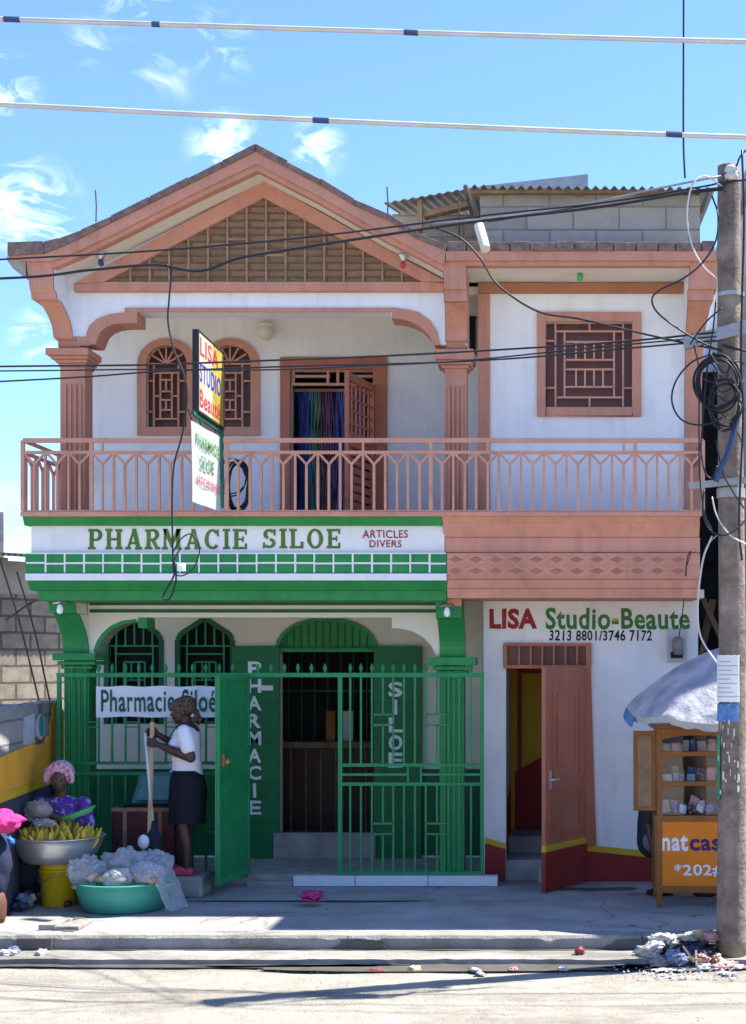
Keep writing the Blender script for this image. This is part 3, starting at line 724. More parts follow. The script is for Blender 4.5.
# slab-serif letters for the shop name, drawn as strokes in a 1 x 1 box
def slab_text(word, px, py, Y, mat, parent, name='lettering'):
    mb = MB(); W = {'I': 0.45, 'M': 1.2, 'H': 1.05, 'A': 1.05, 'O': 1.05, 'C': 0.98}
    tw = sum(W.get(c, 0.9) for c in word) + 0.16*(len(word)-1)
    x0, x1 = X(px[0],Y), X(px[1],Y); z1, z0 = Z(py[0],Y), Z(py[1],Y); u = (x1-x0)/tw; h = z1-z0
    cnt = [0]
    def poly(cx, pts):
        cnt[0] += 1
        mb.prism([(cx + a*u, z0 + b*h) for a, b in pts], 'y', Y - 0.0004*(cnt[0] % 4), Y + 0.003)
    def rect(cx, a, b, c, d): poly(cx, [(a,c),(b,c),(b,d),(a,d)])
    def rib(cx, cen, rx, ry, a0, a1, w=0.24, t=0.13, n=14):
        o, i = [], []
        for k in range(n+1):
            a = R(a0+(a1-a0)*k/n); o.append((cen[0]+rx*math.cos(a), cen[1]+ry*math.sin(a)))
            i.append((cen[0]+(rx-w)*math.cos(a), cen[1]+(ry-t)*math.sin(a)))
        poly(cx, o + i[::-1])
    s, v = 0.24, 0.12                                  # stem and serif sizes
    cx = x0
    for ch in word:
        w = W.get(ch, 0.9)
        if ch in 'PR':
            rect(cx,0.1,0.1+s,0,1); rect(cx,0,0.46,0,v); rect(cx,0,0.36,1-v,1)
            rect(cx,0.34,0.52,1-v,1); rect(cx,0.34,0.52,0.42,0.42+v); rib(cx,(0.52,0.71),0.36,0.29,-90,90)
            if ch == 'R': poly(cx, [(0.40,0.44),(0.62,0.44),(0.92,0.0),(0.66,0.0)]); rect(cx,0.62,0.95,0,v)
        elif ch == 'H':
            for a in (0.1, w-0.1-s): rect(cx,a,a+s,0,1); rect(cx,a-0.1,a+s+0.1,0,v); rect(cx,a-0.1,a+s+0.1,1-v,1)
            rect(cx,0.1+s,w-0.1-s,0.45,0.57)
        elif ch == 'A':
            poly(cx, [(0.08,0),(0.24,0),(0.56,0.82),(0.48,1)]); poly(cx, [(w-0.36,0),(w-0.08,0),(0.66,1),(0.40,1)])
            rect(cx,0.26,0.78,0.26,0.37); rect(cx,0,0.36,0,v); rect(cx,w-0.46,w,0,v)
        elif ch == 'M':
            rect(cx,0.1,0.25,0,1); rect(cx,w-0.1-s,w-0.1,0,1); rect(cx,0,0.36,0,v); rect(cx,w-0.44,w,0,v)
            poly(cx, [(0.02,1),(0.34,1),(0.66,0.30),(0.56,0.05)]); poly(cx, [(w-0.02,1),(w-0.30,1),(0.52,0.30),(0.56,0.05)])
        elif ch == 'C':
            rib(cx,(0.5,0.5),0.48,0.5,40,320); rect(cx,0.78,0.90,0.64,0.96)
        elif ch == 'I':
            rect(cx,0.105,0.105+s,0,1); rect(cx,0,0.45,0,v); rect(cx,0,0.45,1-v,1)
        elif ch == 'E':
            rect(cx,0.1,0.1+s,0,1); rect(cx,0,0.84,0,v); rect(cx,0,0.84,1-v,1); rect(cx,0.34,0.62,0.45,0.56)
            rect(cx,0.72,0.86,0,0.30); rect(cx,0.72,0.84,0.74,1); rect(cx,0.56,0.66,0.36,0.66)
        elif ch == 'S':
            rib(cx,(0.45,0.73),0.38,0.27,30,250); rib(cx,(0.45,0.27),0.40,0.27,-150,90); rect(cx,0.70,0.82,0.68,0.98); rect(cx,0.06,0.18,0.02,0.32)
        elif ch == 'L':
            rect(cx,0.1,0.1+s,0,1); rect(cx,0,0.46,1-v,1); rect(cx,0,0.86,0,v); rect(cx,0.72,0.88,0,0.34)
        elif ch == 'O':
            rib(cx,(0.525,0.5),0.5,0.5,0,360,n=28)
        cx += (w+0.16)*u
    for v in mb.v: v.x += 0.006*noise.noise(Vector((v.x*8,v.z*8,2))); v.z += 0.006*noise.noise(Vector((v.x*8,v.z*8,6)))
    return mb.build(name, mat, parent, weld=False)
slab_text('PHARMACIE', (88, 247.5), (529, 549.5), 13.116, OLIVE, signband)
slab_text('SILOE', (262, 341), (529, 548.5), 13.116, OLIVE, signband)
text('ARTICLES', 'lettering', REDL, signband, 0.012, 13.115, (362.5, 408), (530.2, 538))
text('DIVERS', 'lettering', REDL, signband, 0.012, 13.115, (369.5, 401.5), (540, 547.4))
text('LISA', 'lettering', REDL, studio_wall, 0.045, YL-0.004, (489.5, 537), (608.5, 629))
text('Studio-Beaute', 'lettering', LGREEN, studio_wall, 0.026, YL-0.004, (545.5, 690), (607.5, 629.5))
text('3213 8801/3746 7172', 'lettering', DKLET, studio_wall, 0.02, YL-0.004, (549.5, 652), (630, 641))
mb = MB(); mb.pbox(613, 618, 618.2, 621.2, YL-0.006, 0.001); hp('painted_hyphen', mb, YELLOW, studio_wall)

# ------------------------------------------------------------------ windows and doors of the house
def lattice(mb, segs, Y, w, d, k=1.0):
    """straight bars given by pixel segments at depth Y"""
    for i, (a, b, c, e) in enumerate(segs):
        yy = Y + 0.0012*(i % 5)
        mb.bar(P(a, b, yy), P(c, e, yy), w, d)
def arched_window(px0, px1, mirror=False):
    m_ = (px0+px1)/2; o0, o1 = px0-9, px1+9
    fr = MB()
    outer = [(o0,435),(o0,364)] + [(m_-(m_-o0)*math.cos(R(a)), 364-26*math.sin(R(a))) for a in range(15, 180, 15)] + [(o1,364),(o1,435)]
    inner = [(px1,427),(px1,363)] + [(m_+(m_-px0)*math.cos(R(a)), 363-18*math.sin(R(a))) for a in range(15, 180, 15)] + [(px0,363),(px0,427)]
    n = len(outer)
    inn = inner[::-1]
    for i in range(n-1): fr.pprism([outer[i], outer[i+1], inn[i+1], inn[i]], YW-0.035, 0.0345)
    fr.pbox(o0, o1, 427.2, 435, YW-0.037, 0.036)
    w = hp('arched_window', fr, PINK)
    g_ = MB(); Y = YW+0.03; sx = (px1-px0)/40.5
    def q(a): return px0 + a*sx
    segs = [(q(0),364,q(40.5),364)]
    for ang in (35, 65, 90, 115, 145): segs.append((m_,364, m_+20*math.cos(R(ang)), 364-17.5*math.sin(R(ang))))
    segs += [(q(8),364,q(8),427),(q(32.5),364,q(32.5),427),(q(14.5),373,q(14.5),419),(q(26,),373,q(26),419),(q(8),373,q(32.5),373),(q(8),419,q(32.5),419),
             (q(14.5),380,q(26),380),(q(14.5),391.5,q(26),391.5),(q(14.5),400,q(26),400),(q(14.5),410,q(26),410),(q(20.2),380,q(20.2),391),(q(20.2),400,q(20.2),410),
             (q(8),396,q(14.5),396),(q(26),396,q(32.5),396),(q(0),381,q(8),381),(q(0),412,q(8),412),(q(32.5),381,q(40.5),381),(q(32.5),412,q(40.5),412)]
    lattice(g_, segs, Y, 0.017, 0.02); hp('grille', g_, RAIL, w)
    gl_ = MB(); gl_.pbox(px0-2, px1+2, 342, 428, YW+0.1, 0.01); hp('pane', gl_, DKGLASS, w)
for a, b in win_u: arched_window(a, b)
def pointed_window(a, b):
    m_ = (a+b)/2; fr = MB()
    o = [(a,724),(a,640),(a+4,633),(a+14,627),(m_,618),(b-14,627),(b-4,633),(b,640),(b,724)]
    for i in range(len(o)-1):
        p, q_ = P(*o[i], YW+0.02), P(*o[i+1], YW+0.02); fr.bar(p, q_, 0.05, 0.06)
    w = hp('pointed_window', fr, GREEND)
    g_ = MB(); sg = []
    sg += [(a,646,b,646),(a+9,646,a+9,724),(b-9,646,b-9,724),(a+9,654,b-9,654),(a+17,662,b-17,662),(a+17,662,a+17,724),(b-17,662,b-17,724),(m_-3,662,m_-3,680),(m_+4,662,m_+4,680),(a+17,680,b-17,680),(m_,618,m_,646),(m_-9,624,m_-9,646),(m_+9,624,m_+9,646),(m_-18,630,m_-18,646),(m_+18,630,m_+18,646),(a,690,b,690)]
    lattice(g_, sg, YW+0.03, 0.016, 0.016); hp('grille', g_, GREENM, w)
    gl_ = MB(); gl_.pbox(a, b, 618, 724, YW+0.12, 0.01); hp('pane', gl_, DARK, w)
for a, b in win_l: pointed_window(a, b)
# studio window upstairs
fr = MB()
for a, b, c, d in ((537,546,312,416),(632.5,641.5,312,416),(546,632.5,312,321.5),(546,632.5,407,416)): fr.pbox(a, b, c, d, YL-0.035, 0.0345)
sw_ = hp('square_window', fr, PINK, bevel=0.004)
g_ = MB(); sg = []
for a in (555.5, 564.5, 614, 623): sg.append((a, 321.5 if a in (555.5,623) else 331.5, a, 407 if a in (555.5,623) else 398))
sg += [(555.5,331.5,623,331.5),(555.5,397.5,623,397.5),(564.5,342,614,342),(564.5,387,614,387),(589.5,321.5,589.5,331.5),(589.5,397.5,589.5,407),(566,360,614,360),(566,369.5,614,369.5)]
for a in (576, 585, 594, 603): sg += [(a,342,a,360),(a,369.5,a,387)]
for q in (341, 388): sg += [(546,q,555.5,q),(623,q,632.5,q)]
lattice(g_, sg, YL+0.03, 0.017, 0.02); hp('grille', g_, RAIL, sw_)
gl_ = MB(); gl_.pbox(544, 634, 319, 409, YL+0.1, 0.01); hp('pane', gl_, DKGLASS, sw_)
sl = MB(); sl.pbox(469.5, 475.5, 314, 356, YW-0.05, 0.045); hp('dark_slot', sl, DARK)  # black box proud of the wall, nothing opens behind it

# balcony door
fr = MB()
for a, b, c, d in ((280,290,357,515),(373,387,357,515),(290,373,357,369)): fr.pbox(a, b, c, d, YW-0.04, 0.0395)
bd = hp('balcony_door_frame', fr, DOORW, bevel=0.004)
tg = MB(); lattice(tg, [(290,384.5,373,384.5),(290,370.5,373,370.5),(294,376.5,330,376.5),(328,370,328,384),(338,370,338,384),(346,370,346,384),(352,376.5,373,376.5),(293.5,370,293.5,384)], YW+0.02, 0.026, 0.03)
hp('transom_grille', tg, RAIL, bd)
# open leaf, hinged on the right side and swung out over the balcony
hx, hy = X(374,YW), YW-0.05
nx, ny = X(346,14.12), 14.12
lzt, lzb = Z(386,YW), ZFL+0.06
d_ = Vector((nx-hx, ny-hy, 0)); Lw = d_.length; d_.normalize()
def lp2(u, z): return Vector((hx+d_.x*u*Lw, hy+d_.y*u*Lw, z))
lf = MB()
for a, b in ((0.04,0.04),(0.96,0.96)): lf.bar(lp2(a,lzb), lp2(b,lzt), 0.075, 0.04, up=(1,0,0))
for z in (lzb+0.04, lzt-0.04, lzb+0.85): lf.bar(lp2(0.04,z), lp2(0.96,z), 0.075, 0.038)
leaf = hp('balcony_door', lf, DOORW, bd)
lg = MB()
for u in (0.2,0.35,0.5,0.65,0.8): lg.bar(lp2(u,lzb+0.89), lp2(u,lzt-0.08), 0.02, 0.02, up=(1,0,0))
for z in (0.98,1.1,1.22,1.34,1.45): lg.bar(lp2(0.04,lzb+z), lp2(0.96,lzb+z), 0.02, 0.021)
for i in range(9): lg.bar(lp2(0.04,lzb+0.10+i*0.085), lp2(0.96,lzb+0.10+i*0.085), 0.06, 0.018)
hp('door_lattice', lg, DOORW, leaf)

# shop door: fanlight, threshold and the two opened shutters with their letters
fan = MB(); fo = []
xa, xb = wx(279), wx(374)
pts = [(xa, wz(648))] + arch_pts(xa, xb, wz(648), wz(620), 16) + [(xb, wz(648))]
fan.prism(pts, 'y', YW+0.04, YW+0.08); fan_o = hp('fanlight', fan, GREEN)
fs_ = MB()
for i in range(1, 13):
    px = 279 + i*95/13; tp = 648 - 28*math.sin(math.acos(max(-1,min(1,(px-326.5)/47.5))))
    fs_.pbox(px-0.8, px+0.8, tp+2, 647, YW+0.028, 0.0115)
hp('fanlight_slats', fs_, GREEND, fan_o)
rm = MB(); oo = [(275.5,648)] + [(326.5-51*math.cos(R(a)), 648-31*math.sin(R(a))) for a in range(12,180,12)] + [(377.5,648)]
io = [(279,648)] + [(326.5-47.5*math.cos(R(a)), 648-28*math.sin(R(a))) for a in range(12,180,12)] + [(374,648)]
strip(rm, oo, io, YW-0.03, 0.0295); rm.pbox(275.5, 377.5, 648.2, 652, YW-0.031, 0.08)
hp('fanlight_rim', rm, GREEN, fan_o)
SHUT = pmat('shutter_green', (0.010,0.165,0.048), var=0.16, scale=2.5, rough=0.5, bump=0.08, streak=0.2, dirtcol=(0.02,0.05,0.03))
def shutter(a, b, lw_):
    mb = MB(); mb.pbox(a, b, 646, 862, YW-0.085, 0.05); s_ = hp('shutter', mb, SHUT, bevel=0.005)
    mb = MB()
    for q in range(5): mb.pbox(a+2, b-2, 662+q*40, 663+q*40, YW-0.0875, 0.002)
    hp('plank_joint', mb, GREEND, s_)
    return s_
s1_ = shutter(232, 279, 0); s2_ = shutter(374, 421.5, 0)
def block_letter(ch, x0, x1, y0, y1, Y, parent):
    text(ch, 'letter', WHLET, parent, 0.03, Y, (x0, x1), (y0, y1))
for i, ch in enumerate('PHARMACIE'):
    w = 3.2 if ch == 'I' else 13.5
    block_letter(ch, 254.5-w/2, 254.5+w/2, 661.5+i*17.4, 675.5+i*17.4, YW-0.0885, s1_)
for i, ch in enumerate('SILOE'):
    w = 3.2 if ch == 'I' else 14
    block_letter(ch, 395.5-w/2, 395.5+w/2, 682+i*17.7, 697+i*17.7, YW-0.0885, s2_)
mb = MB(); mb.pbox(259, 273, 685.4, 690.5, YW-0.089, 0.001); hp('sticker', mb, PAPER, s1_)
# shop interior: counter and a glass partition with mullions
cnt = thing('shop_counter', 'dark brown wooden counter inside the pharmacy doorway', 'counter', (X(326,16.2), 16.2, 0.22))
mb = MB(); mb.pbox(255, 395, 748, 866, 16.0, 0.35); mb.build('counter_body', pmat('dark_counter_wood', (0.06,0.03,0.015), rough=0.5, streak=0.3), cnt)
mb = MB()
for i in range(9): mb.pbox(260+i*15, 261.5+i*15, 750, 862, 15.985, 0.014)
mb.pbox(253, 397, 742, 748, 15.95, 0.45); mb.build('counter_top', WOOD, cnt)
part_ = thing('shop_partition', 'dark metal barred screen above the pharmacy counter', 'partition', (X(326,16.3), 16.3, 1.3))
mb = MB()
for i in range(11): mb.pbox(262+i*13, 263.2+i*13, 650, 742, 16.2, 0.016)
mb.pbox(258, 394, 690, 692, 16.19, 0.016); mb.build('screen_bars', GREEND, part_)
tag(MB().pbox(343, 353, 711, 741, 16.15, 0.01).build('price_notice', PAPER), 'white paper notice hanging in the pharmacy doorway', 'notice')
mb = MB(); mb.pbox(250, 400, 640, 866, 16.6, 0.05); mb.build('dark_backing', pmat('interior_dark_panel', (0.02,0.018,0.016), rough=0.7), part_)  # added near-black sheet standing in for the unlit shop interior
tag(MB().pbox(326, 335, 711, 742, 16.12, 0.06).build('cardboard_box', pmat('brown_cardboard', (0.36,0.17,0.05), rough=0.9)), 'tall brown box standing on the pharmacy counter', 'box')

# studio door
fr = MB(); fr.pbox(503.5, 591, 643, 646, YL-0.05, 0.049); fr.pbox(503.5, 591, 665, 668.5, YL-0.05, 0.049); fr.pbox(503.5, 507, 646, 665, YL-0.05, 0.049); fr.pbox(586, 591, 646, 665, YL-0.05, 0.049)
fr.pprism([(586,668.5),(591,668.5),(593.5,760),(596.5,845),(586,845)], YL-0.045, 0.0445)
sd = hp('studio_door_frame', fr, DOORW, bevel=0.003)
tb = MB()
for i in range(1,7): hp('transom_slat', MB().pbox(506.5+i*11.6, 508.5+i*11.6, 646, 665, YL-0.04, 0.02), DOORW, sd)
tb = MB(); tb.pbox(507, 586, 646, 665, YL-0.005, 0.01); hp('transom_panel', tb, DKGLASS, sd)
hx, hy = X(585,YL), YL-0.02; nx, ny = X(543.5,13.21), 13.21
d_ = Vector((nx-hx, ny-hy, 0)); Lw = d_.length; d_.normalize(); nrm = Vector((-d_.y, d_.x, 0)); 
if nrm.y > 0: nrm = -nrm
def slableaf(mb, u0, u1, z0, z1, t0, t1):
    vs = []
    for z in (z0, z1):
        for u, t in ((u0,t0),(u1,t0),(u1,t1),(u0,t1)):
            p = Vector((hx,hy,z)) + d_*u*Lw + nrm*t; vs.append(p)
    mb.add(vs, [(0,3,2,1),(4,5,6,7),(0,1,5,4),(1,2,6,5),(2,3,7,6),(3,0,4,7)])
zt_, zb_ = 2.035, 0.012
mb = MB(); slableaf(mb, 0, 1, zb_+0.42, zt_, -0.02, 0.02); dl = hp('studio_door', mb, DOORW, sd, bevel=0.003)
mb = MB()
def ring_panel(u0, u1, z0, z1, cham=0.0):
    w = 0.03/Lw
    slableaf(mb, u0, u1, z0, z0+0.03, 0.0201, 0.030); slableaf(mb, u0, u1, z1-0.03, z1, 0.0201, 0.030)
    slableaf(mb, u0, u0+w, z0+0.03, z1-0.03, 0.0201, 0.030); slableaf(mb, u1-w, u1, z0+0.03, z1-0.03, 0.0201, 0.030)
ring_panel(0.16, 0.84, 1.02, 1.90); ring_panel(0.27, 0.73, 1.12, 1.80); ring_panel(0.16, 0.84, 0.50, 0.92)
hp('door_panel', mb, DOORW, dl, bevel=0.002)
mb = MB(); slableaf(mb, 0, 1, zb_, zb_+0.36, -0.0203, 0.0203); slableaf(mb, 0.12, 0.88, 0.08, 0.32, 0.0205, 0.028); hp('kick_panel', mb, DKRED, dl)
mb = MB(); slableaf(mb, 0, 1, zb_+0.36, zb_+0.42, -0.0206, 0.0206); hp('painted_stripe', mb, YELLOW, dl)
mb = MB(); p = Vector((hx,hy,1.02)) + d_*0.9*Lw + nrm*0.05; mb.bar(p, p - d_*0.11, 0.02); mb.bar(p, p - nrm*0.05, 0.02); slableaf(mb, 0.87, 0.93, 0.93, 1.10, 0.021, 0.027); hp('handle', mb, STEEL, dl)
# studio passage with a step, painted like the front
mb = MB(); mb.box(X(506,YL), X(545,YL), YL+0.02, YL+0.55, 0.0, 0.20); mb.box(X(506,YL), X(560,YL), YL+0.55, 16.0, 0.0, 0.36); hp('stair_step', mb, CONC, bevel=0.01)
mb = MB(); mb.prism([(X(538,13.7),13.74),(X(548,13.7),13.70),(X(552,13.7),13.9),(X(540,13.7),13.93)], 'z', 0.0, 0.19); tag(mb.build('door_stone', CONC, bevel=0.02), 'rough grey stone holding the studio door open', 'stone')
mb = MB(); mb.box(X(500,YL)-0.05, X(506,YL), YL+0.2, 15.1, 0.36, 2.6); hp('passage_wall', mb, WHITE)
mb = MB(); mb.box(X(506,YL)+0.001, X(506,YL)+0.006, YL+0.21, 15.1, 0.2, 0.78); hp('passage_dado', mb, DKRED)
mb = MB(); mb.box(X(506,YL)+0.001, X(506,YL)+0.008, YL+0.21, 15.1, 0.781, 0.84); hp('passage_stripe', mb, YELLOW)
mb = MB(); Yp = 15.15; mb.box(X(490,Yp), X(600,Yp), Yp, Yp+0.15, 0.2, 2.6); hp('passage_end_wall', mb, YELLOW)
mb = MB(); mb.prism([(X(515,Yp),0.3),(X(600,Yp),0.3),(X(600,Yp),1.42),(X(522,Yp),0.99),(X(515,Yp),0.95)], 'y', Yp-0.01, Yp-0.002); hp('passage_dado', mb, DKRED)
mb = MB(); mb.pbox(517.5, 521.5, 668, 850, Yp-0.04, 0.028); mb.pbox(517.5, 600, 668, 673.5, Yp-0.041, 0.03); hp('inner_door_frame', mb, DKRED)

# ------------------------------------------------------------------ balcony railing
zr_t, zr_m, zr_b = Z(440,YB), Z(452,YB), Z(511,YB)
rl = MB(); x0, x1 = X(22,YB), X(703,YB); yr = YB+0.03
rl.bar((x0,yr,zr_t), (x1,yr,zr_t), 0.04, 0.028); rl.bar((x0,yr,zr_m), (x1,yr,zr_m), 0.028, 0.024); rl.bar((x0,yr,zr_b), (x1,yr,zr_b), 0.022, 0.024)
for z, h in ((zr_t,0.028),(zr_m,0.024),(zr_b,0.024)):
    for xx, ye in ((x0, YW), (x1, YL)): rl.bar((xx,yr+0.02,z), (xx,ye,z), 0.03, h)
railing = hp('balcony_railing', rl, RAIL)
def baluster(p, kind, post=False):
    mb = MB(); (px_, py_) = p
    top = zr_t if post else zr_m
    if kind == 'full':
        mb.bar((px_,py_,zr_b), (px_,py_,top), 0.030 if post else 0.022, 0.026)
    return mb
sp = (x1-x0)/60
def run(n, at, posts, caps):
    for i in range(n+1):
        c = Vector(at(i)) + Vector((random.uniform(-.003,.003), random.uniform(-.002,.002), 0)); mb = MB(); w = 0.021*random.uniform(0.93,1.08)
        if i % 2 == 0:
            post = i in posts
            mb.bar((c.x,c.y,zr_b), (c.x,c.y,zr_t if post or i in caps else zr_m), 0.034 if post else w, 0.024)
            if not len(mb.v): continue
            mb.build('baluster', RAIL, railing)
        else:
            zf = Z(463,YB); a, b = Vector(at(i-1)), Vector(at(i+1))
            mb.bar((c.x,c.y,zr_b), (c.x,c.y,zf), w, 0.022)
            if i in caps: mb.bar((c.x,c.y,zr_m), (c.x,c.y,zr_t), w, 0.022)
            for e in (a, b):
                e2 = e + (c-e)*0.12; mb.bar((c.x,c.y,zf-0.008), (e2.x,e2.y,zr_m-0.01), w*0.9, 0.021)
            mb.build('baluster', RAIL, railing)
run(60, lambda i: (x0+i*sp, yr, 0), (0, 6, 18, 36, 54, 60), (7, 30, 28, 41, 53))
run(6, lambda i: (x0, yr+0.06+i*0.145, 0), (6,), ())

# ------------------------------------------------------------------ small lamps on the house
def lamp(name, label, p, r, mat, down=True):
    t = thing(name, label, 'lamp', p)
    p = Vector(p)
    mb = MB(); mb.lathe([(0.0,0.0),(0.045,0.0),(0.05,-0.02),(0.03,-0.045),(0.028,-0.07),(0.0,-0.07)], p, 16); mb.build('socket', STEEL if mat is not BULBW else CREAM, t, smooth=True)
    mb = MB(); mb.lathe([(0.0,-0.06),(0.02,-0.07),(r*0.9,-0.07-r*0.8),(r,-0.07-r*1.3),(r*0.7,-0.07-r*2),(0.0,-0.07-r*2.3)], p, 16); mb.build('bulb', mat, t, smooth=True)
t = thing('porch_lamp', 'round cream globe lamp on the upper porch wall', 'lamp', (X(267.5,YW), YW-0.02, Z(325,YW)))
mb = MB(); mb.lathe([(0.0,0.0),(0.07,0.0),(0.07,-0.04),(0.0,-0.04)], (X(267.5,YW), YW-0.09, Z(325,YW)), 18); mb.build('bracket', CREAM, t, smooth=True)
mb = MB(); mb.ell((X(267.5,YW), YW-0.09, Z(334,YW)), 0.082); mb.build('globe', pmat('cream_globe', (0.72,0.66,0.52), rough=0.25, bump=0), t, smooth=True)
REDB = flat('red_bulb_glass', (0.5,0.05,0.04), 0.2); GRNB = flat('green_bulb_glass', (0.05,0.42,0.10), 0.2); BLUB = flat('blue_bulb_glass', (0.05,0.05,0.22), 0.2)
lamp('soffit_lamp', 'soffit lamp with blue bulb under the left gable eave', (X(101,13.5), 13.5, Z(252,13.5)), 0.028, BLUB)
lamp('soffit_lamp', 'soffit lamp with red bulb under the right gable slope', (X(403,13.5), 13.5, Z(254,13.5)), 0.028, REDB)
lamp('soffit_lamp', 'soffit lamp with green bulb above the square upstairs window', (X(580,13.6), 13.6, Z(268.5,13.6)+0.02), 0.03, GRNB)
def blamp(label, px, py):
    t = thing('bracket_lamp', label, 'lamp', P(px, py, 13.36))
    mb = MB(); mb.tube([P(px-6,py-3,13.36), P(px,py-4,13.30), P(px+7,py-3,13.36)], 0.014, 8); mb.build('bracket', STEEL, t)
    mb = MB(); mb.lathe([(0.0,0.0),(0.018,-0.005),(0.026,-0.035),(0.03,-0.06),(0.022,-0.085),(0.0,-0.092)], P(px, py-2, 13.29), 14); mb.build('bulb', BULBW, t, smooth=True)
blamp('white bulb on the left green balcony console', 60, 606)
blamp('white bulb on the green console between pharmacy and studio', 447, 609)

# ------------------------------------------------------------------ roof-top room, rebars, pipe
room = thing('rooftop_room', 'grey concrete block room with tin roof standing on the flat roof', 'shed', (0.2, 13.75, 5.9))
rb = MB(); Yr = 13.62
rb.box(X(480,Yr), X(700,Yr), Yr, Yr+0.15, Z(244,Yr), Z(195,Yr)); rb.box(X(700,Yr)-0.15, X(700,Yr), Yr+0.15, 17.0, Z(244,Yr), Z(195,Yr)); rb.box(X(480,Yr), X(480,Yr)+0.15, Yr+0.15, 17, Z(244,Yr), Z(195,Yr))
rb.build('block_wall', BLOCK, room)
rb = MB(); rb.box(X(392,14.6), X(482,14.6), 14.6, 14.75, 5.6, Z(214,14.6)); rb.build('block_wall', BLOCK, room)
def corrugated(mb, p0, p1, back, amp=0.018, per=0.085, th=0.006):
    p0, p1, back = Vector(p0), Vector(p1), Vector(back); d = p1-p0; L_ = d.length; n = int(L_/per*6); vs = []
    for k in range(n+1):
        o = p0 + d*k/n + Vector((0,0,amp*math.sin(2*math.pi*k/6)))
        vs += [o, o+back, o+Vector((0,0,-th)), o+back+Vector((0,0,-th))]
    fs = []
    for k in range(n):
        a = k*4; b = a+4
        fs += [(a,b,b+1,a+1),(a+2,a+3,b+3,b+2),(a,a+2,b+2,b),(a+1,b+1,b+3,a+3)]
    mb.add(vs, fs)
rt = MB(); Yk = 13.42; corrugated(rt, P(463,186,Yk), P(716,188.5,Yk), (0, 3.6, 0.22)); rt.build('tin_roof', TIN, room)
rt = MB(); rt.pbox(470, 697, 189.5, 192.5, Yk+0.06, 0.05); rt.pbox(476, 486, 191, 195.5, Yr, 0.1); rt.pbox(576, 584, 191, 196, Yr-0.02, 0.1); rt.build('roof_batten', WOOD, room)
BRT = pmat('brown_tin', (0.17,0.14,0.115), var=0.25, rough=0.7, metal=0.2, dirt=0.5, dirtcol=(0.09,0.06,0.04))
t = thing('tin_roof_sheet', 'sloping tin sheet roof on brown beam beside the block room', 'roof', P(430, 200, 14.2))
mb = MB(); corrugated(mb, P(384,203,14.1), P(482,186,14.1), (0.1, 2.5, 0.5), amp=0.008); mb.build('tin_sheet', BRT, t)
mb = MB(); mb.bar(P(424,216,14.3), P(482,202,14.3), 0.05, 0.12); mb.bar(P(420,232,14.25), P(420,200,14.25), 0.05, 0.10); mb.build('beam', WOOD, t)
t = MB(); t.prism(pp([(485,185.5),(588,174),(588,187),(485,189)], 14.6), 'y', 14.6, 16.5); tag(t.build('upper_tin_sheet', TIN), 'low wedge of grey tin roofing behind the block room', 'roof sheet')
mb = MB(); mb.tube([P(479,226,13.22), P(485.5,249,13.05)], 0.045, 16); mb.tube([P(479,226,13.2), P(485.5,249,13.2)], 0.0, 3) if False else None
tag(mb.build('drain_pipe', pmat('cream_plastic_pipe', (0.70,0.62,0.50), rough=0.5), smooth=False), 'short cream drain pipe poking out over the roof valley', 'pipe')
for px, q0, q1, Y, lab in ((96,190,222,14.2,'thin steel bar sticking up from the left roof slope'), (387.5,187,216,14.2,'thin steel bar sticking up from the right roof slope'), (459,196,240,14.0,'short steel bar before the tin sheet roof')):
    tag(MB().tube([P(px,q1,Y), P(px+0.4,(q0+q1)/2,Y), P(px-0.5,q0,Y)], 0.008, 6).build('steel_bar', RUST), lab, 'rebar', 'steel bars on the roof')
# ------------------------------------------------------------------ green bar fence with its gate
YFE = 13.7
fence = thing('metal_fence', 'green iron bar fence with spear points across the pharmacy porch', 'fence', (X(270,YFE), YFE, 0.1))
zt1, zb1 = Z(675,YFE), Z(875,YFE)
mb = MB()
mb.bar((X(57,YFE),YFE,zt1), (X(484,YFE),YFE,zt1), 0.04, 0.04)
for q in (763,773.5): 
    mb.bar((X(57,YFE),YFE,Z(q,YFE)), (X(247,YFE),YFE,Z(q,YFE)), 0.028, 0.028)
for q in (765,784): mb.bar((X(339,YFE),YFE,Z(q,YFE)), (X(484,YFE),YFE,Z(q,YFE)), 0.03, 0.028)
for a, b in ((341,407),(422,482)): mb.bar((X(a,YFE),YFE,Z(774.5,YFE)), (X(b,YFE),YFE,Z(774.5,YFE)), 0.022, 0.022)
mb.bar((X(57,YFE),YFE,zb1+0.02), (X(247,YFE),YFE,zb1+0.02), 0.03, 0.028); mb.bar((X(339,YFE),YFE,zb1+0.02), (X(484,YFE),YFE,zb1+0.02), 0.03, 0.028)
mb.build('rail', GREENM, fence)
mb = MB()
for px, w in ((58.5,3.6),(246,4),(340,4.2),(482,3.6)): MB().pbox(px-w/2, px+w/2, 673, 877, YFE-0.018, 0.036).build('post', GREENM, fence)
mb = MB()
def flush():
    global mb
    mb.build('bar', GREENM, fence); mb = MB()
def spear(px):
    if mb.v: flush()
    c = P(px, 672.5, YFE)
    mb.lathe([(0.010,0.0),(0.010,0.018),(0.019,0.030),(0.015,0.060),(0.003,0.085)], c, 8)
def bar_(px, q0, q1, w=0.018): mb.bar((X(px,YFE),YFE,Z(q0,YFE)), (X(px,YFE),YFE,Z(q1,YFE)), w, w)
left = [72 + i*13.4 for i in range(13)]
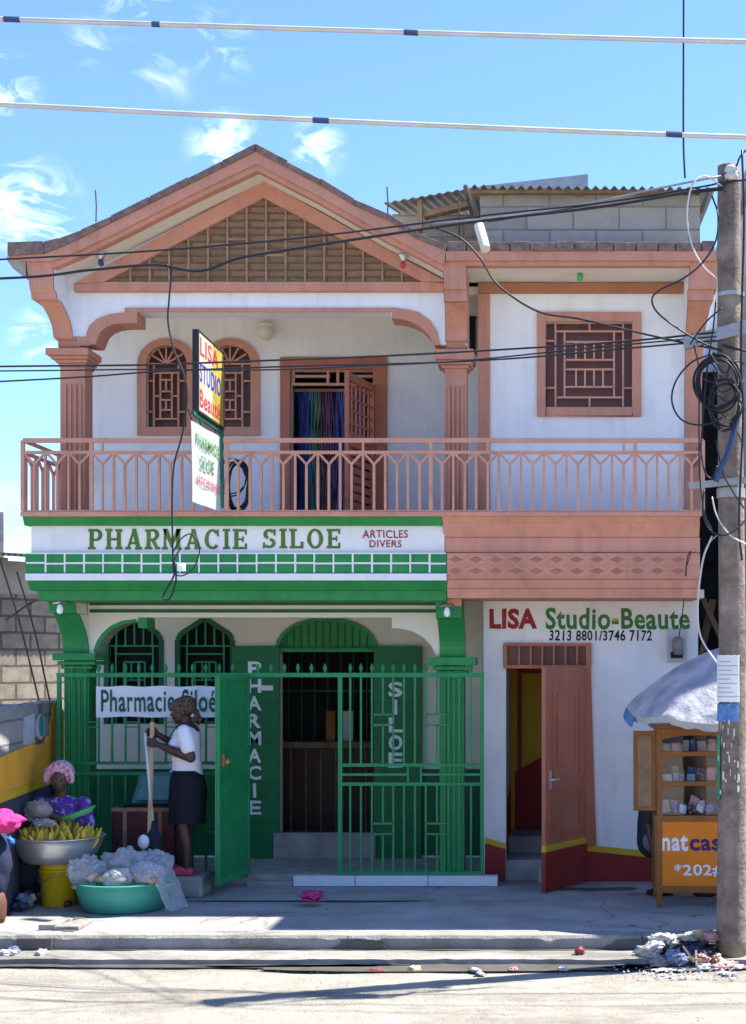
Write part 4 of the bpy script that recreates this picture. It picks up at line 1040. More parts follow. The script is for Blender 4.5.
for i, px in enumerate(left):
    spear(px)
    bar_(px, 677, 763)
    bar_(px, 773.5, 874)
    if i % 3 == 1 and i < 12:
        for q in (722, 727, 826, 832): mb.bar((X(px,YFE),YFE,Z(q,YFE)), (X(left[i+1],YFE),YFE,Z(q,YFE)), 0.012, 0.016)
for px in (258,271,284.5,298,311.5,325): spear(px)
right = [350.3, 361, 372, 383, 393.3, 404, 415, 425.8, 437, 448.5, 459.5, 471]
for i, px in enumerate(right):
    spear(px)
    if i in (3, 8):
        bar_(px, 677, 714); bar_(px, 725, 765); bar_(px, 784, 823); bar_(px, 834, 875)
        for q in (714.5, 725, 823.5, 834): mb.bar((X(right[i-1],YFE),YFE,Z(q,YFE)), (X(right[i+1],YFE),YFE,Z(q,YFE)), 0.018, 0.018)
    else:
        bar_(px, 677, 765); bar_(px, 784, 875)
flush()
for px in (408, 421):
    bar_(px, 766, 783); flush()
# gate leaf standing open
hx, hy = X(248,YFE), YFE; gx, gy = X(217,12.9), 12.9
d_ = Vector((gx-hx, gy-hy, 0)); Lg = d_.length; d_.normalize(); nrm = Vector((-d_.y, d_.x, 0))
if nrm.x < 0: nrm = -nrm
def gslab(mb, u0, u1, z0, z1, t0, t1):
    vs = []
    for z in (z0, z1):
        for u, t in ((u0,t0),(u1,t0),(u1,t1),(u0,t1)): vs.append(Vector((hx,hy,z)) + d_*u + nrm*t)
    mb.add(vs, [(0,3,2,1),(4,5,6,7),(0,1,5,4),(1,2,6,5),(2,3,7,6),(3,0,4,7)])
g0, g1 = 0.115, 1.965
mb = MB(); gslab(mb, 0.0, Lg, g0, g1, -0.004, 0.004); gate = mb.build('gate', GREENM, fence)
mb = MB()
for a, b in ((0.0,0.045),(Lg-0.055,Lg)): gslab(mb, a, b, g0, g1, -0.02, 0.022)
for a, b in ((g0,g0+0.05),(g1-0.05,g1),(1.02,1.055)): gslab(mb, 0.046, Lg-0.056, a, b, -0.018, 0.020)
mb.build('gate_frame', GREENM, gate, bevel=0.003)
mb = MB()
for i in range(1, 13):
    u = 0.045 + (Lg-0.1)*i/13
    gslab(mb, u-0.008, u+0.008, g0+0.051, 1.019, 0.0042, 0.016); gslab(mb, u-0.008, u+0.008, 1.056, g1-0.051, 0.0042, 0.016)
for (u, z) in ((0.35,1.55),(0.35,0.55),(0.5,0.98),(0.16,0.95)): gslab(mb, u-0.035, u+0.035, z-0.05, z+0.05, 0.0165, 0.024)
mb.build('gate_slats', GREENM, gate)
mb = MB(); gslab(mb, Lg-0.10, Lg-0.06, 1.16, 1.27, 0.0225, 0.045); p = Vector((hx,hy,1.2)) + d_*(Lg-0.09) + nrm*0.06; mb.ell(p, 0.028); mb.build('lock', pmat('brass_lock', (0.4,0.26,0.08), rough=0.4, metal=0.6), gate)
# hand lettered banner
bn = thing('banner', 'white hand lettered pharmacy banner tied along the green fence', 'banner', P(157, 702, YFE-0.04))
mb = MB(); vs = []; N = 30
for i in range(N+1):
    px = 96 + i*(222-96)/N; yy = YFE-0.035 - 0.006*math.sin(i*0.9)
    vs += [P(px, 686.3+0.5*math.sin(i*0.7), yy), P(px, 717+0.5*math.sin(i*0.5+1), yy)]
fs = [(2*i, 2*i+2, 2*i+3, 2*i+1) for i in range(N)]
o_ = len(vs); vs2 = [v + Vector((0,0.003,0)) for v in vs]
mb.add(vs, fs); mb.add(vs2, fs); cloth = mb.build('banner_sheet', pmat('banner_vinyl', (0.78,0.79,0.80), var=0.05, rough=0.5, bump=0.05, dirt=0.15, dirtcol=(0.5,0.5,0.5)), bn, smooth=True)
text('Pharmacie Siloé', 'lettering', pmat('banner_green_letter', (0.015,0.11,0.06), rough=0.7), bn, 0.014, YFE-0.045, (101, 216), (689.5, 712))

# ------------------------------------------------------------------ hanging signs at right angles to the front
XS = X(224, 13.0)
sg = thing('lightbox_sign', 'yellow beauty studio lightbox sign with outer half painted sunlit standing out from balcony', 'sign', (XS, 12.5, 4.45))
y0_, y1_, z0_, z1_ = 12.08, 13.02, 4.14, 4.82
mb = MB(); mb.box(XS-0.05, XS, y0_, y0_+0.03, z0_, z1_); mb.box(XS-0.05, XS, y1_-0.02, y1_, z0_, z1_); mb.box(XS-0.05, XS, y0_+0.03, y1_-0.02, z0_, z0_+0.02); mb.box(XS-0.05, XS, y0_+0.03, y1_-0.02, z1_-0.02, z1_)
mb.build('sign_case', pmat('black_sign_case', (0.02,0.02,0.022), rough=0.5), sg)
YSG = pmat('yellow_acrylic', (0.40,0.30,0.05), var=0.25, rough=0.35, bump=0.02)
mb = MB(); mb.box(XS-0.012, XS-0.003, y0_+0.03, y1_-0.02, z0_+0.02, z1_-0.02); face_ = mb.build('sign_face', YSG, sg)
mb = MB(); mb.box(XS-0.0029, XS-0.0015, y0_+0.03, y0_+0.50, z0_+0.02, z1_-0.02); mb.build('sunlit_field', pmat('sunlit_acrylic', (0.46,0.43,0.35), rough=0.35), face_)  # outer half paler: the sun on the sign put into colour
MS = lambda y, z: Matrix(((0,0,1,XS-0.0004),(1,0,0,y),(0,1,0,z),(0,0,0,1)))
text('LISA', 'lettering', REDL, face_, 0.02, M=MS(12.14, 4.62), size=(0.66, 0.15))
text('STUDIO', 'lettering', pmat('blue_letter', (0.015,0.03,0.30), rough=0.5), face_, 0.02, M=MS(12.13, 4.40), size=(0.76, 0.16))
text('Beauté', 'lettering', REDL, face_, 0.02, M=MS(12.13, 4.19), size=(0.74, 0.15))
br_ = MB(); br_.bar((XS-0.03,12.0,4.12),(XS-0.03,13.06,4.12),0.03); br_.bar((XS-0.03,13.03,3.45),(XS-0.03,13.03,4.80),0.035); br_.bar((XS-0.03,12.2,4.12),(XS-0.03,13.03,3.70),0.02)
br_.build('sign_bracket', pmat('green_bracket_paint', (0.02,0.12,0.07), rough=0.5), sg)
bs_ = thing('hanging_banner', 'white pharmacy cloth banner hanging below the lightbox sign', 'banner', (XS, 12.3, 3.7))
mb = MB(); vs = []; ny_, nz_ = 16, 10
for j in range(nz_+1):
    for i in range(ny_+1):
        y = 11.84 + (12.85-11.84)*i/ny_ + 0.03*j/nz_; z = 4.03 - (0.65)*j/nz_ + 0.02*i/ny_
        vs.append((XS + 0.005*math.sin(i*0.6+j*0.25) , y, z))
fs = [(j*(ny_+1)+i, j*(ny_+1)+i+1, (j+1)*(ny_+1)+i+1, (j+1)*(ny_+1)+i) for j in range(nz_) for i in range(ny_)]
mb.add(vs, fs)
bm_ = bpy.data.materials.new('banner_cloth'); bm_.use_nodes = True; nt = bm_.node_tree; pb_ = nt.nodes['Principled BSDF']; pb_.inputs['Base Color'].default_value = (0.48,0.50,0.48,1); pb_.inputs['Roughness'].default_value = 0.8
tl = nt.nodes.new('ShaderNodeBsdfTranslucent'); tl.inputs['Color'].default_value = (0.7,0.72,0.7,1); mxs = nt.nodes.new('ShaderNodeMixShader'); mxs.inputs[0].default_value = 0.35
nt.links.new(pb_.outputs[0], mxs.inputs[1]); nt.links.new(tl.outputs[0], mxs.inputs[2]); nt.links.new(mxs.outputs[0], nt.nodes['Material Output'].inputs[0])
mb.build('banner_cloth', bm_, bs_, smooth=True)
MB2 = lambda y, z: Matrix(((0,0,1,XS+0.012),(1,0,0,y),(0,1,0,z),(0,0,0,1)))
text('PHARMACIE', 'lettering', LGREEN, bs_, 0.02, M=MB2(11.95, 3.85), size=(0.84, 0.10))
text('SILOE', 'lettering', LGREEN, bs_, 0.02, M=MB2(12.12, 3.68), size=(0.46, 0.11))
text('ARTICLES DIVERS', 'lettering', REDL, bs_, 0.015, M=MB2(11.97, 3.54), size=(0.84, 0.07))
mb = MB()
for y in (11.9, 12.78): mb.bar((XS,y,4.02), (XS-0.04,y,4.13), 0.008)
mb.build('tie', CABLE, bs_)

# ------------------------------------------------------------------ utility pole
YP, XP = 10.96, X(731,10.96)
pole = thing('utility_pole', 'weathered grey utility pole wound with black cables at the kerb', 'pole', (XP, YP, -0.12))
PM = pmat('weathered_pole', (0.215,0.17,0.13), var=0.5, scale=6, rough=0.95, bump=0.9, bscale=26, streak=0.75, dirt=0.55, dirtcol=(0.12,0.105,0.09))
mb = MB(); pts, rs = [], []
for i in range(40):
    t = i/39; z = -0.12 + t*5.9
    pts.append((XP + 0.012*math.sin(t*5) - 0.004*t, YP, z)); rs.append(0.112 - 0.028*t + 0.004*noise.noise(Vector((0,0,z*3))))
mb.tube(pts, rs, 20); mb.build('shaft', PM, pole, smooth=True)
def pole_r(z): return 0.112 - 0.028*(z+0.12)/5.9
mb = MB()
for q, w in ((292,0.03),(492,0.07)):
    z = Z(q, YP-0.1); MB().lathe([(pole_r(z)+0.002,-w/2),(pole_r(z)+0.012,-w/2),(pole_r(z)+0.012,w/2),(pole_r(z)+0.002,w/2)], (XP, YP, z), 20).build('bracket', TIN, pole)
mb.bar((XP-0.32, YP-0.06, Z(487,YP)), (XP+0.1, YP-0.12, Z(482,YP)), 0.05, 0.03)
mb.build('bracket', TIN, pole); mb = MB(); mb.bar((XP-0.36, YP-0.07, Z(346,YP)), (XP+0.25, YP-0.13, Z(325,YP)), 0.09, 0.06)
mb.build('bracket', TIN, pole)
mb = MB()
z = Z(178, YP)
mb.lathe([(0.0,-0.05),(0.04,-0.05),(0.055,-0.02),(0.035,0.0),(0.055,0.02),(0.04,0.05),(0.0,0.05)], (XP-0.01, YP-0.11, z), 14); mb.build('insulator', pmat('porcelain_insulator', (0.55,0.53,0.50), rough=0.3), pole, smooth=True)
def wrap(mb, z0, z1, a0, a1, e=0.004, n=14):
    vs = []
    for k in range(n+1):
        a = R(a0 + (a1-a0)*k/n); c = 0.002*math.sin(k*2.1)
        for z in (z0, z1): vs.append((XP + (pole_r(z)+e)*math.cos(a), YP + (pole_r(z)+e)*math.sin(a), z + c))
    mb.add(vs, [(2*k, 2*k+2, 2*k+3, 2*k+1) for k in range(n)])
mb = MB(); wrap(mb, Z(702,YP-.1), Z(655,YP-.1), 188, 315); mb.build('pasted_notice', PAPER, pole, smooth=True)
mb = MB()
for i in range(9):
    q = 661 + i*4.4; wrap(mb, Z(q+1,YP-.1), Z(q,YP-.1), 200+random.uniform(0,8), 300-random.uniform(0,40), 0.0055)
mb.build('notice_print', pmat('faded_print', (0.40,0.40,0.42), rough=0.9), pole)
PBL = pmat('flaking_blue_paint', (0.09,0.20,0.42), var=0.4, scale=14, rough=0.8, dirt=0.6, dirtcol=(0.55,0.55,0.55))
mb = MB(); wrap(mb, Z(722,YP-.1), Z(704,YP-.1), 190, 345, 0.0035); mb.build('blue_paint_patch', PBL, pole, smooth=True)
mb = MB(); wrap(mb, Z(800,YP-.1), Z(735,YP-.1), 186, 215, 0.003); mb.build('green_paint_patch', pmat('flaking_green_paint', (0.06,0.24,0.11), var=0.3, scale=10, rough=0.85), pole, smooth=True)
FLK = pmat('flaking_white_paint', (0.62,0.61,0.58), var=0.15, rough=0.9)
mb = MB()
for i in range(38):
    z = Z(random.uniform(725, 800), YP-.1); a = random.uniform(200, 340); w = random.uniform(2, 9); h = random.uniform(0.012, 0.06)
    mb = MB(); wrap(mb, z, z+h, a, a+w, 0.0042, 3)
    for v in mb.v: v.z += 0.012*noise.noise(v*60)
    mb.build('paint_flake', FLK, pole)

# ------------------------------------------------------------------ cables
def cable(label, pts, r, mat=CABLE, name='overhead_cable', group=None, n=7, k=8, cat='cable'):
    pts = [p if isinstance(p, Vector) else P(*p) for p in pts]
    o = MB().tube(catmull(pts, k), r*0.86 if r < 0.016 else r, n).build(name, mat, smooth=True)
    return tag(o, label, cat, group)
def ext(px, py, Y): return (px, py, Y)
c1 = cable('upper of the two thick pale cables crossing the sky', [(-420,5,9.6),(0,19,9.6),(373,31,9.6),(746,41.5,9.6),(1150,46,9.6)], 0.0165, CABLEW, 'power_line', 'thick pale power lines')
c2 = cable('lower of the two thick pale cables crossing the sky', [(-420,84,9.6),(0,104.5,9.6),(373,122.5,9.6),(746,137,9.6),(1150,145,9.6)], 0.0165, CABLEW, 'power_line', 'thick pale power lines')
for (px, py, dx, dy) in ((12,19.4,8,0.3),(156,24.3,4,0.2),(411,32.6,7,0.3),(321,120.4,8,0.4),(674,134.5,8,0.4)):
    tag(MB().tube([P(px-dx,py-dy,9.6), P(px+dx,py+dy,9.6)], 0.0195, 8).build('cable_sleeve', BLUET), None)
for i, o in enumerate([o for o in COL.objects if o.name.startswith('cable_sleeve')]):
    o.parent = c1 if i < 3 else c2; o.matrix_parent_inverse = Matrix.Identity(4)
YA = 10.85
PT = (722, 178, YA)
G1 = 'black cables strung to the pole'
cable('upright black wire rising out of the picture by the pole', [(684,-120,11.0),(683.5,60,11.0),(683.5,140,11.0),(685,178,11.0)], 0.009)
cable('black cable from upper left eave rising to the pole top', [(-300,276,11.2),(0,259.5,11.2),(150,251,11.1),(300,238,11.0),(480,216,10.95),(600,203,10.9),(700,187,YA),(722,182,YA)], 0.0085, group=G1)
cable('thick black bundled cable crossing the gable foot to the pole', [(-300,285,11.3),(0,278.5,11.3),(90,270,11.2),(155,265,11.2),(200,271,11.2),(240,258,11.1),(300,248,11.1),(364,238,11.0),(480,221,11.0),(600,207,10.9),(690,192,YA),(722,188,YA)], 0.012, group=G1)
cable('black drop cable sagging past the square window', [(431,226,11.1),(460,238,11.1),(480,258,11.1),(498,285,11.1),(537,311,11.0),(580,319,11.0),(640,333,10.95),(690,344,10.9),(722,350,YA)], 0.0095, group=G1)
cable('highest of the three black cables across the upstairs windows', [(-300,371,11.4),(0,366.5,11.4),(140,365,11.3),(240,361.5,11.2),(360,357,11.2),(460,352,11.1),(560,346,11.0),(640,340,11.0),(700,334,YA),(722,332,YA)], 0.009, group=G1)
cable('middle of the three black cables across the upstairs windows', [(-300,373,11.5),(0,371,11.5),(140,369.5,11.4),(260,370,11.3),(360,366,11.2),(460,361,11.1),(600,347,11.0),(700,338,YA),(722,336,YA)], 0.007, group=G1)
cable('lowest of the three black cables across the upstairs windows', [(-300,396,11.6),(0,381.5,11.6),(90,376.5,11.5),(160,371.5,11.5),(300,366,11.4),(420,363,11.2),(520,358,11.1),(620,349,11.0),(700,342,YA),(722,340,YA)], 0.008, group=G1)
cable('grey twisted cable running from roof valley to the pole top', [(430,224,12.8),(500,217,12.4),(580,205,11.9),(650,190,11.3),(700,180,YA),(722,176,YA)], 0.010, TIN, group=G1)
cable('thin black cable from roof room corner to the pole top', [(488,222,13.3),(560,210,12.6),(620,200,12.0),(690,193,YA+.1),(722,190,YA)], 0.007, group=G1)
cable('black and grey drop wire dangling before the pharmacy name', [(166,264,11.2),(171,272,11.2),(169,300,11.2),(168,322,11.2),(174,350,11.2),(184,375,11.2),(187,400,11.2),(182,435,11.2),(174,465,11.2),(172,500,11.2),(172.5,540,11.2),(173,562,11.2),(174,575,11.2),(166,590,11.2),(163,598,11.2),(170,598,11.2),(176,580,11.2),(174,560,11.2)], 0.0085)
cable('loose loop of black wire before the word pharmacie', [(173,552,11.2),(180,540,11.2),(190,534,11.2),(198,541,11.2),(199,555,11.2),(192,570,11.2),(180,576,11.2),(173,570,11.2),(176,556,11.2),(181,548,11.2)], 0.006)
mb = MB(); mb.pbox(177,184,563,571,11.18,0.05); mb.pbox(178.5,182.5,565,569,11.172,0.006); tag(mb.build('connector_box', PAPER, bevel=0.004), 'small white connector box on the dangling wire', 'connector')
# loops beside the pole
LP = 'loose cables looped at the pole'
cable('brown looped cable bowing out left from pole top', [(722,186,YA),(705,176,YA-.05),(692,186,YA-.1),(687,215,YA-.1),(692,245,YA-.1),(703,266,YA-.1),(717,279,YA)], 0.0075, CABLEW, group=LP)
cable('long dark cable looping from pole top down to window height', [(712,196,YA),(718,215,YA-.1),(716,240,YA-.15),(703,262,YA-.15),(684,278,YA-.15),(660,290,YA-.15),(652,300,YA-.15),(660,315,YA-.15),(690,336,YA-.12),(722,352,YA)], 0.008, group=LP)
cable('dark cable running up right from the cable knot', [(690,344,YA-.12),(706,322,YA-.12),(722,308,YA-.12)], 0.007, group=LP)
cable('big loose black ring of cable left of pole', [(715,353,YA-.12),(692,362,YA-.15),(676,381,YA-.15),(672,402,YA-.15),(682,420,YA-.15),(703,425,YA-.15),(722,418,YA-.13)], 0.008, group=LP)
def coil(label, cx, cy, rx, ry, Y, n, r, seed):
    rnd = random.Random(seed); pts = []
    for t in range(n):
        ox, oy = rnd.uniform(-2.5,2.5), rnd.uniform(-3,3); sx, sy = rx*rnd.uniform(0.86,1.08), ry*rnd.uniform(0.86,1.08)
        for k in range(12):
            a = 2*math.pi*k/12; pts.append((cx+ox+sx*math.cos(a), cy+oy+sy*math.sin(a), Y + 0.012*t - 0.04*math.cos(a)))
    return cable(label, pts, r, name='cable_coil', cat='cable coil', k=4, n=6)
coil('thick coil of black cable hung on the pole at window height', 718, 384, 22, 26, YA-0.14, 7, 0.0085, 3)
coil('smaller black cable coil hung behind the large one', 724, 404, 15, 24, YA-0.16, 4, 0.008, 5)
cable('black cable hanging down the pole face to the railing', [(716,300,YA-.05),(713,330,YA-.1),(707,370,YA-.12),(703,420,YA-.12),(701,450,YA-.12),(705,472,YA-.12),(712,478,YA-.12),(717,466,YA-.1)], 0.0075, group=LP)
cable('thin dark cable falling from the knot to the balcony slab', [(694,345,YA-.1),(699,372,YA-.1),(699,430,YA-.1),(700,480,YA-.1),(705,515,YA-.1),(712,530,YA-.1)], 0.0065, group=LP)
cable('black cable bellied across pole below the railing', [(704,490,YA-.12),(703,512,YA-.14),(710,530,YA-.15),(725,535,YA-.16),(742,524,YA-.12),(752,508,YA-.05)], 0.0085, group=LP)
cable('pale cable slanting down behind the pole from the steel band', [(712,497,YA-.12),(717,516,YA-.14),(730,535,YA-.15),(750,546,YA-.1)], 0.007, CABLEW, group=LP)
cable('dark cable slanting across the pole to the right', [(716,440,YA-.13),(722,470,YA-.14),(732,490,YA-.14),(744,508,YA-.08)], 0.007, group=LP)
cable('blue black spiral cable lying down the pole face', [(738,418,YA-.13),(733,435,YA-.15),(727,455,YA-.15),(720,470,YA-.14),(716,482,YA-.13)], 0.022, BLUET, group=LP)
cable('white cable hooked from the balcony end to the umbrella', [(712,536,YA-.05),(703,560,YA-.05),(698,600,YA-.05),(699,630,YA-.05),(706,647,YA-.05),(717,663,YA-.1)], 0.0085, CABLEW, group=LP)
cable('vertical dark cable standing right of the pole', [(742,150,YA-.05),(744,220,YA-.05),(742,300,YA-.05),(741,360,YA-.08),(743,420,YA-.08),(739,520,YA-.1),(742,560,YA-.1)], 0.010, group=LP)
cable('dark cable rising right from the pole top', [(722,190,YA),(735,168,YA-.03),(760,140,YA),(900,60,YA),(1100,0,YA)], 0.008, group=G1)
cable('lower dark cable leaving the pole top to the right', [(722,184,YA),(745,180,YA),(820,176,YA),(1000,170,YA),(1200,168,YA)], 0.009, group=G1)
cable('sagging dark cable leaving pole right at window height', [(722,345,YA),(750,352,YA),(850,372,YA),(1000,380,YA),(1200,376,YA)], 0.010, group=G1)
rnd = random.Random(11)
for i in range(7):
    q = 352 + i*9
    cable('short tangled dark wire on the pole by the coils', [(716+rnd.uniform(-14,2),q,YA-.14),(724+rnd.uniform(-4,4),q+rnd.uniform(5,22),YA-.17),(733+rnd.uniform(-3,6),q+rnd.uniform(-8,26),YA-.15),(742+rnd.uniform(-2,5),q+rnd.uniform(5,40),YA-.08)], 0.006, name='loose_wire', group='short tangled wires on the pole', cat='wire')
# coil of black cable hung inside the balcony railing
coil('loose coil of black cable hung on the balcony railing', 239, 486, 11, 26, 13.12, 4, 0.011, 8)
coil('second loose cable coil trailing behind the balcony railing', 232, 478, 16, 18, 13.2, 2, 0.007, 9)

# ------------------------------------------------------------------ meter box on the studio wall
mt = thing('meter_box', 'grey electricity meter in glassy box on the studio wall', 'meter box', (X(677,YL), YL, Z(645,YL)))
MG = pmat('clear_meter_case', (0.50,0.52,0.55), rough=0.15)
mb = MB(); mb.pbox(667,687,629,662,YL-0.04,0.038); mb.build('back_plate', MG, mt, bevel=0.006)
mb = MB(); mb.lathe([(0.0,0.0),(0.055,0.0),(0.055,0.14),(0.03,0.17),(0.0,0.17)], (X(677,YL), YL-0.08, Z(655,YL)), 16); mb.build('meter', pmat('meter_grey', (0.22,0.21,0.20), rough=0.4), mt, smooth=True)
mb = MB(); mb.pbox(671,683,652,658,YL-0.115,0.03); mb.build('base', DARK, mt)
cable('thin wire from the meter box up to the balcony', [(679,637,YL-.1),(684,600,13.3),(687,560,12.98),(691,552,12.98),(686,568,12.98)], 0.006)
cable('thin grey wire crossing the studio eave', [(717,535,13.0),(706,548,12.98),(700,575,12.98),(699,600,13.5)], 0.006, TIN)

# ------------------------------------------------------------------ neighbours: left plot, right plot
bw = thing('block_wall', 'tan concrete block wall under a tin eave behind the left alley', 'wall', (-7.0, 20.0, 0))
bw.rotation_euler = (0, 0, math.atan2(0.8, 0.6)); bpy.context.view_layer.update()
def local_build(mb, name, mat, par, **k):
    s = dict(ORG); ORG.pop(par.name, None); 
    o = mb.build(name, mat, None, **k); o.parent = par; ORG.update(s); return o
mb = MB(); mb.box(-5.0, 3.2, 0, 0.2, -0.3, 3.42); local_build(mb, 'wall', BLOCKT, bw)
mb = MB(); mb.box(-5.0, 3.2, -0.006, 0.0-0.001, 2.98, 3.42); local_build(mb, 'plaster_strip', pmat('grey_tan_plaster', (0.36,0.32,0.26), var=0.15, rough=0.95, bump=0.3), bw)
mb = MB(); corrugated(mb, (-5.2,-0.46,3.47), (3.6,-0.46,3.47), (0,3.0,0.25)); local_build(mb, 'tin_roof', pmat('brown_tin', (0.11,0.085,0.07), rough=0.7, metal=0.3, dirt=0.5), bw)
mb = MB()
for x in (-3.5,-2.2,-0.9,0.5,1.8): mb.box(x, x+0.08, -0.40, -0.001, 3.36, 3.43)
local_build(mb, 'rafter', WOOD, bw)
tag(MB().box(-14.5, -10.22, 27, 27.06, -0.3, Z(512,27)).build('concrete_tower', CONC), 'plain grey concrete wall edge at the far left behind the tin eave', 'building')
# orange compound wall running in from the street
A = Vector((X(0,12.17)+0.09*1.2, 12.17-1.2*0.857, 0)); 
A = Vector((-4.53, 11.75, 0)); B = Vector((-4.86, 14.35, 0))
dw = (B-A).normalized(); nw_ = Vector((dw.y, -dw.x, 0))
ow_ = thing('compound_wall', 'orange painted wall with yellow stripe and slate blue base', 'wall', A)
def oslab(mb, u0, u1, z0, z1, t0, t1, top=None):
    vs = []
    for z in (z0, z1):
        for u, t in ((u0,t0),(u1,t0),(u1,t1),(u0,t1)):
            vs.append(A + dw*u + nw_*t + Vector((0,0,z if z == z0 or top is None else top(u))))
    mb.add(vs, [(0,3,2,1),(4,5,6,7),(0,1,5,4),(1,2,6,5),(2,3,7,6),(3,0,4,7)])
LW = (B-A).length
ORANGE = pmat('orange_wall_paint', (0.80,0.37,0.035), var=0.14, scale=2.5, rough=0.85, bump=0.25, streak=0.3, dirt=0.2, dirtcol=(0.24,0.12,0.04))
mb = MB(); n = 18
for i in range(n):
    zt_ = 1.70 + 0.05*noise.noise(Vector((i*0.7,0,0)))
    oslab(mb, LW*i/n, LW*(i+1)/n, -0.05, zt_, -0.18, 0.0)
mb.build('block_core', blockmat('rough_grey_block', (0.34,0.33,0.32), (0.27,0.26,0.25), (0.18,0.17,0.16)), ow_)
def wall_sheet(name, mat, outline, t):
    mb = MB(); f = [A + dw*u + nw_*t + Vector((0,0,z)) for u, z in outline]; b = [A + dw*u + nw_*0.0005 + Vector((0,0,z)) for u, z in outline]
    m_ = len(outline); mb.add(f+b, [tuple(range(m_)), tuple(range(2*m_-1,m_-1,-1))] + [(i,(i+1)%m_,(i+1)%m_+m_,i+m_) for i in range(m_)])
    return mb.build(name, mat, ow_)
wall_sheet('orange_plaster', ORANGE, [(0,1.02),(LW,1.02),(LW,1.60),(2.42,1.66),(2.16,1.68),(2.1,1.55),(2.04,1.52),(2.02,1.38),(1.9,1.40),(1.85,1.34),(1.5,1.33),(1.2,1.36),(0.6,1.33),(0,1.30)], 0.018)
wall_sheet('yellow_stripe', YELLOW, [(0,0.94),(LW,0.94),(LW,1.018),(0,1.018)], 0.017)
wall_sheet('slate_base', pmat('slate_blue_paint', (0.05,0.058,0.085), var=0.2, rough=0.8, dirt=0.3), [(0,0.0),(LW,0.0),(LW,0.938),(0,0.938)], 0.016)
wall_sheet('white_patch', pmat('faded_white_poster', (0.5,0.5,0.55), var=0.2, rough=0.9, dirt=0.3), [(1.02,1.36),(1.42,1.36),(1.42,1.62),(1.02,1.60)], 0.006)
wall_sheet('white_disc_poster', pmat('faded_white_disc', (0.52,0.53,0.55), var=0.15, rough=0.9), [(1.66+0.17*math.cos(a*0.5236),1.49+0.12*math.sin(a*0.5236)) for a in range(12)], 0.008)
wall_sheet('teal_patch', pmat('faded_teal_poster', (0.03,0.30,0.26), var=0.25, rough=0.9), [(1.68+0.11*math.cos(a*0.5236),1.50+0.10*math.sin(a*0.5236)) for a in range(12)], 0.010)
wall_sheet('rust_patch', pmat('faded_rust_poster', (0.20,0.05,0.04), var=0.4, rough=0.9), [(1.5,1.345),(1.75,1.35),(1.78,1.42),(1.55,1.43)], 0.006)
for a, b, lab in (((-4,548,15.5),(40,705,14.2),'long thin iron bar leaning left of the green column'),((17,572,15.3),(50,702,14.2),'second iron bar crossing in front of the block wall'),((6,620,15.2),(36,600,15.0),'short iron bar tied across the leaning bars')):
    tag(MB().tube(catmull([P(*a), (P(*a)+P(*b))/2+Vector((0.02,0,0.02)), P(*b)], 6), 0.010, 6).build('iron_bar', RUST), lab, 'iron bar', 'iron bars by the left wall')
# right: the next house along the street, and the narrow dark passage between
nb = thing('neighbour_house', 'plain next door house right of the pole past a narrow gap', 'house', (4.5, 15, 0))
NX = 1.80
mb = MB(); mb.box(NX, 9.0, 13.6, 20.0, 0.0, 6.5); mb.build('wall', WHITE, nb)
mb = MB(); mb.box(NX-0.06, 9.1, 12.86, 20.1, 6.5, 6.7); mb.build('roof', CONC, nb)
mb = MB(); mb.box(NX-0.02, 9.0, 12.9, 13.6, 3.2, 3.45); mb.build('balcony', CONC, nb)
mb = MB(); mb.box(3.2, 4.1, 13.56, 13.599, 0.1, 2.2); mb.build('door', DOORW, nb)
mb = MB(); mb.box(3.0, 4.4, 13.56, 13.599, 4.2, 5.4); mb.build('window', DKGLASS, nb)
tag(MB().box(XR+0.02, NX-0.02, 16.0, 16.2, 0.0, Z(372,16)).build('alley_wall', pmat('alley_dark', (0.05,0.047,0.045), var=0.3, rough=0.95, bump=0.4)), 'dark wall closing the gap beside the studio', 'wall')  # the passage's dark put into the wall colour
for a, b, lab in (((700,592,14.5),(722,640,14.4),'slanting grey plank in the dark gap beside studio'),((702,640,14.6),(712,600,14.6),'upright old plank in the dark gap beside studio'),((714,600,14.6),(700,660,14.5),'crossing plank low in the dark gap beside studio')):
    tag(MB().bar(P(*a), P(*b), 0.05, 0.03).build('plank', WOOD), lab, 'plank', 'planks in the gap')

# the other side of the street, behind the camera: plain unseen houses added to block the low sky
for i, (x0, x1, h, col) in enumerate(((-16,-6.5,6.2,(0.46,0.36,0.30)),(-6.2,3.5,5.4,(0.55,0.53,0.48)),(3.8,13.0,6.8,(0.38,0.44,0.40)))):
    lab = ('unseen pale red plastered house across the street','unseen low pale grey plastered house across the street','unseen greenish two storey house across the street')[i]
    oh = thing('unseen_house', lab, 'house', ((x0+x1)/2, -12, 0), 'unseen houses across the street')
    om = pmat('opposite_plaster', col, var=0.15, rough=0.9, streak=0.3)
    mb = MB(); mb.box(x0, x1, -18, -12, 0, h); mb.build('wall', om, oh)
    mb = MB(); mb.box(x0-0.2, x1+0.2, -18.2, -11.2, h, h+0.2); mb.build('roof', CONC, oh)
    mb = MB(); mb.box(x0, x1, -12, -11.1, 3.0, 3.2); mb.build('balcony', CONC, oh)
    for k in range(3):
        cx = x0 + (x1-x0)*(k+0.5)/3
        mb = MB(); mb.box(cx-0.5, cx+0.5, -12.001, -11.95, 0.05, 2.2); mb.build('door', DOORW, oh)
        mb = MB(); mb.box(cx-0.55, cx+0.55, -12.001, -11.95, 4.0, 5.1); mb.build('window', DKGLASS, oh)
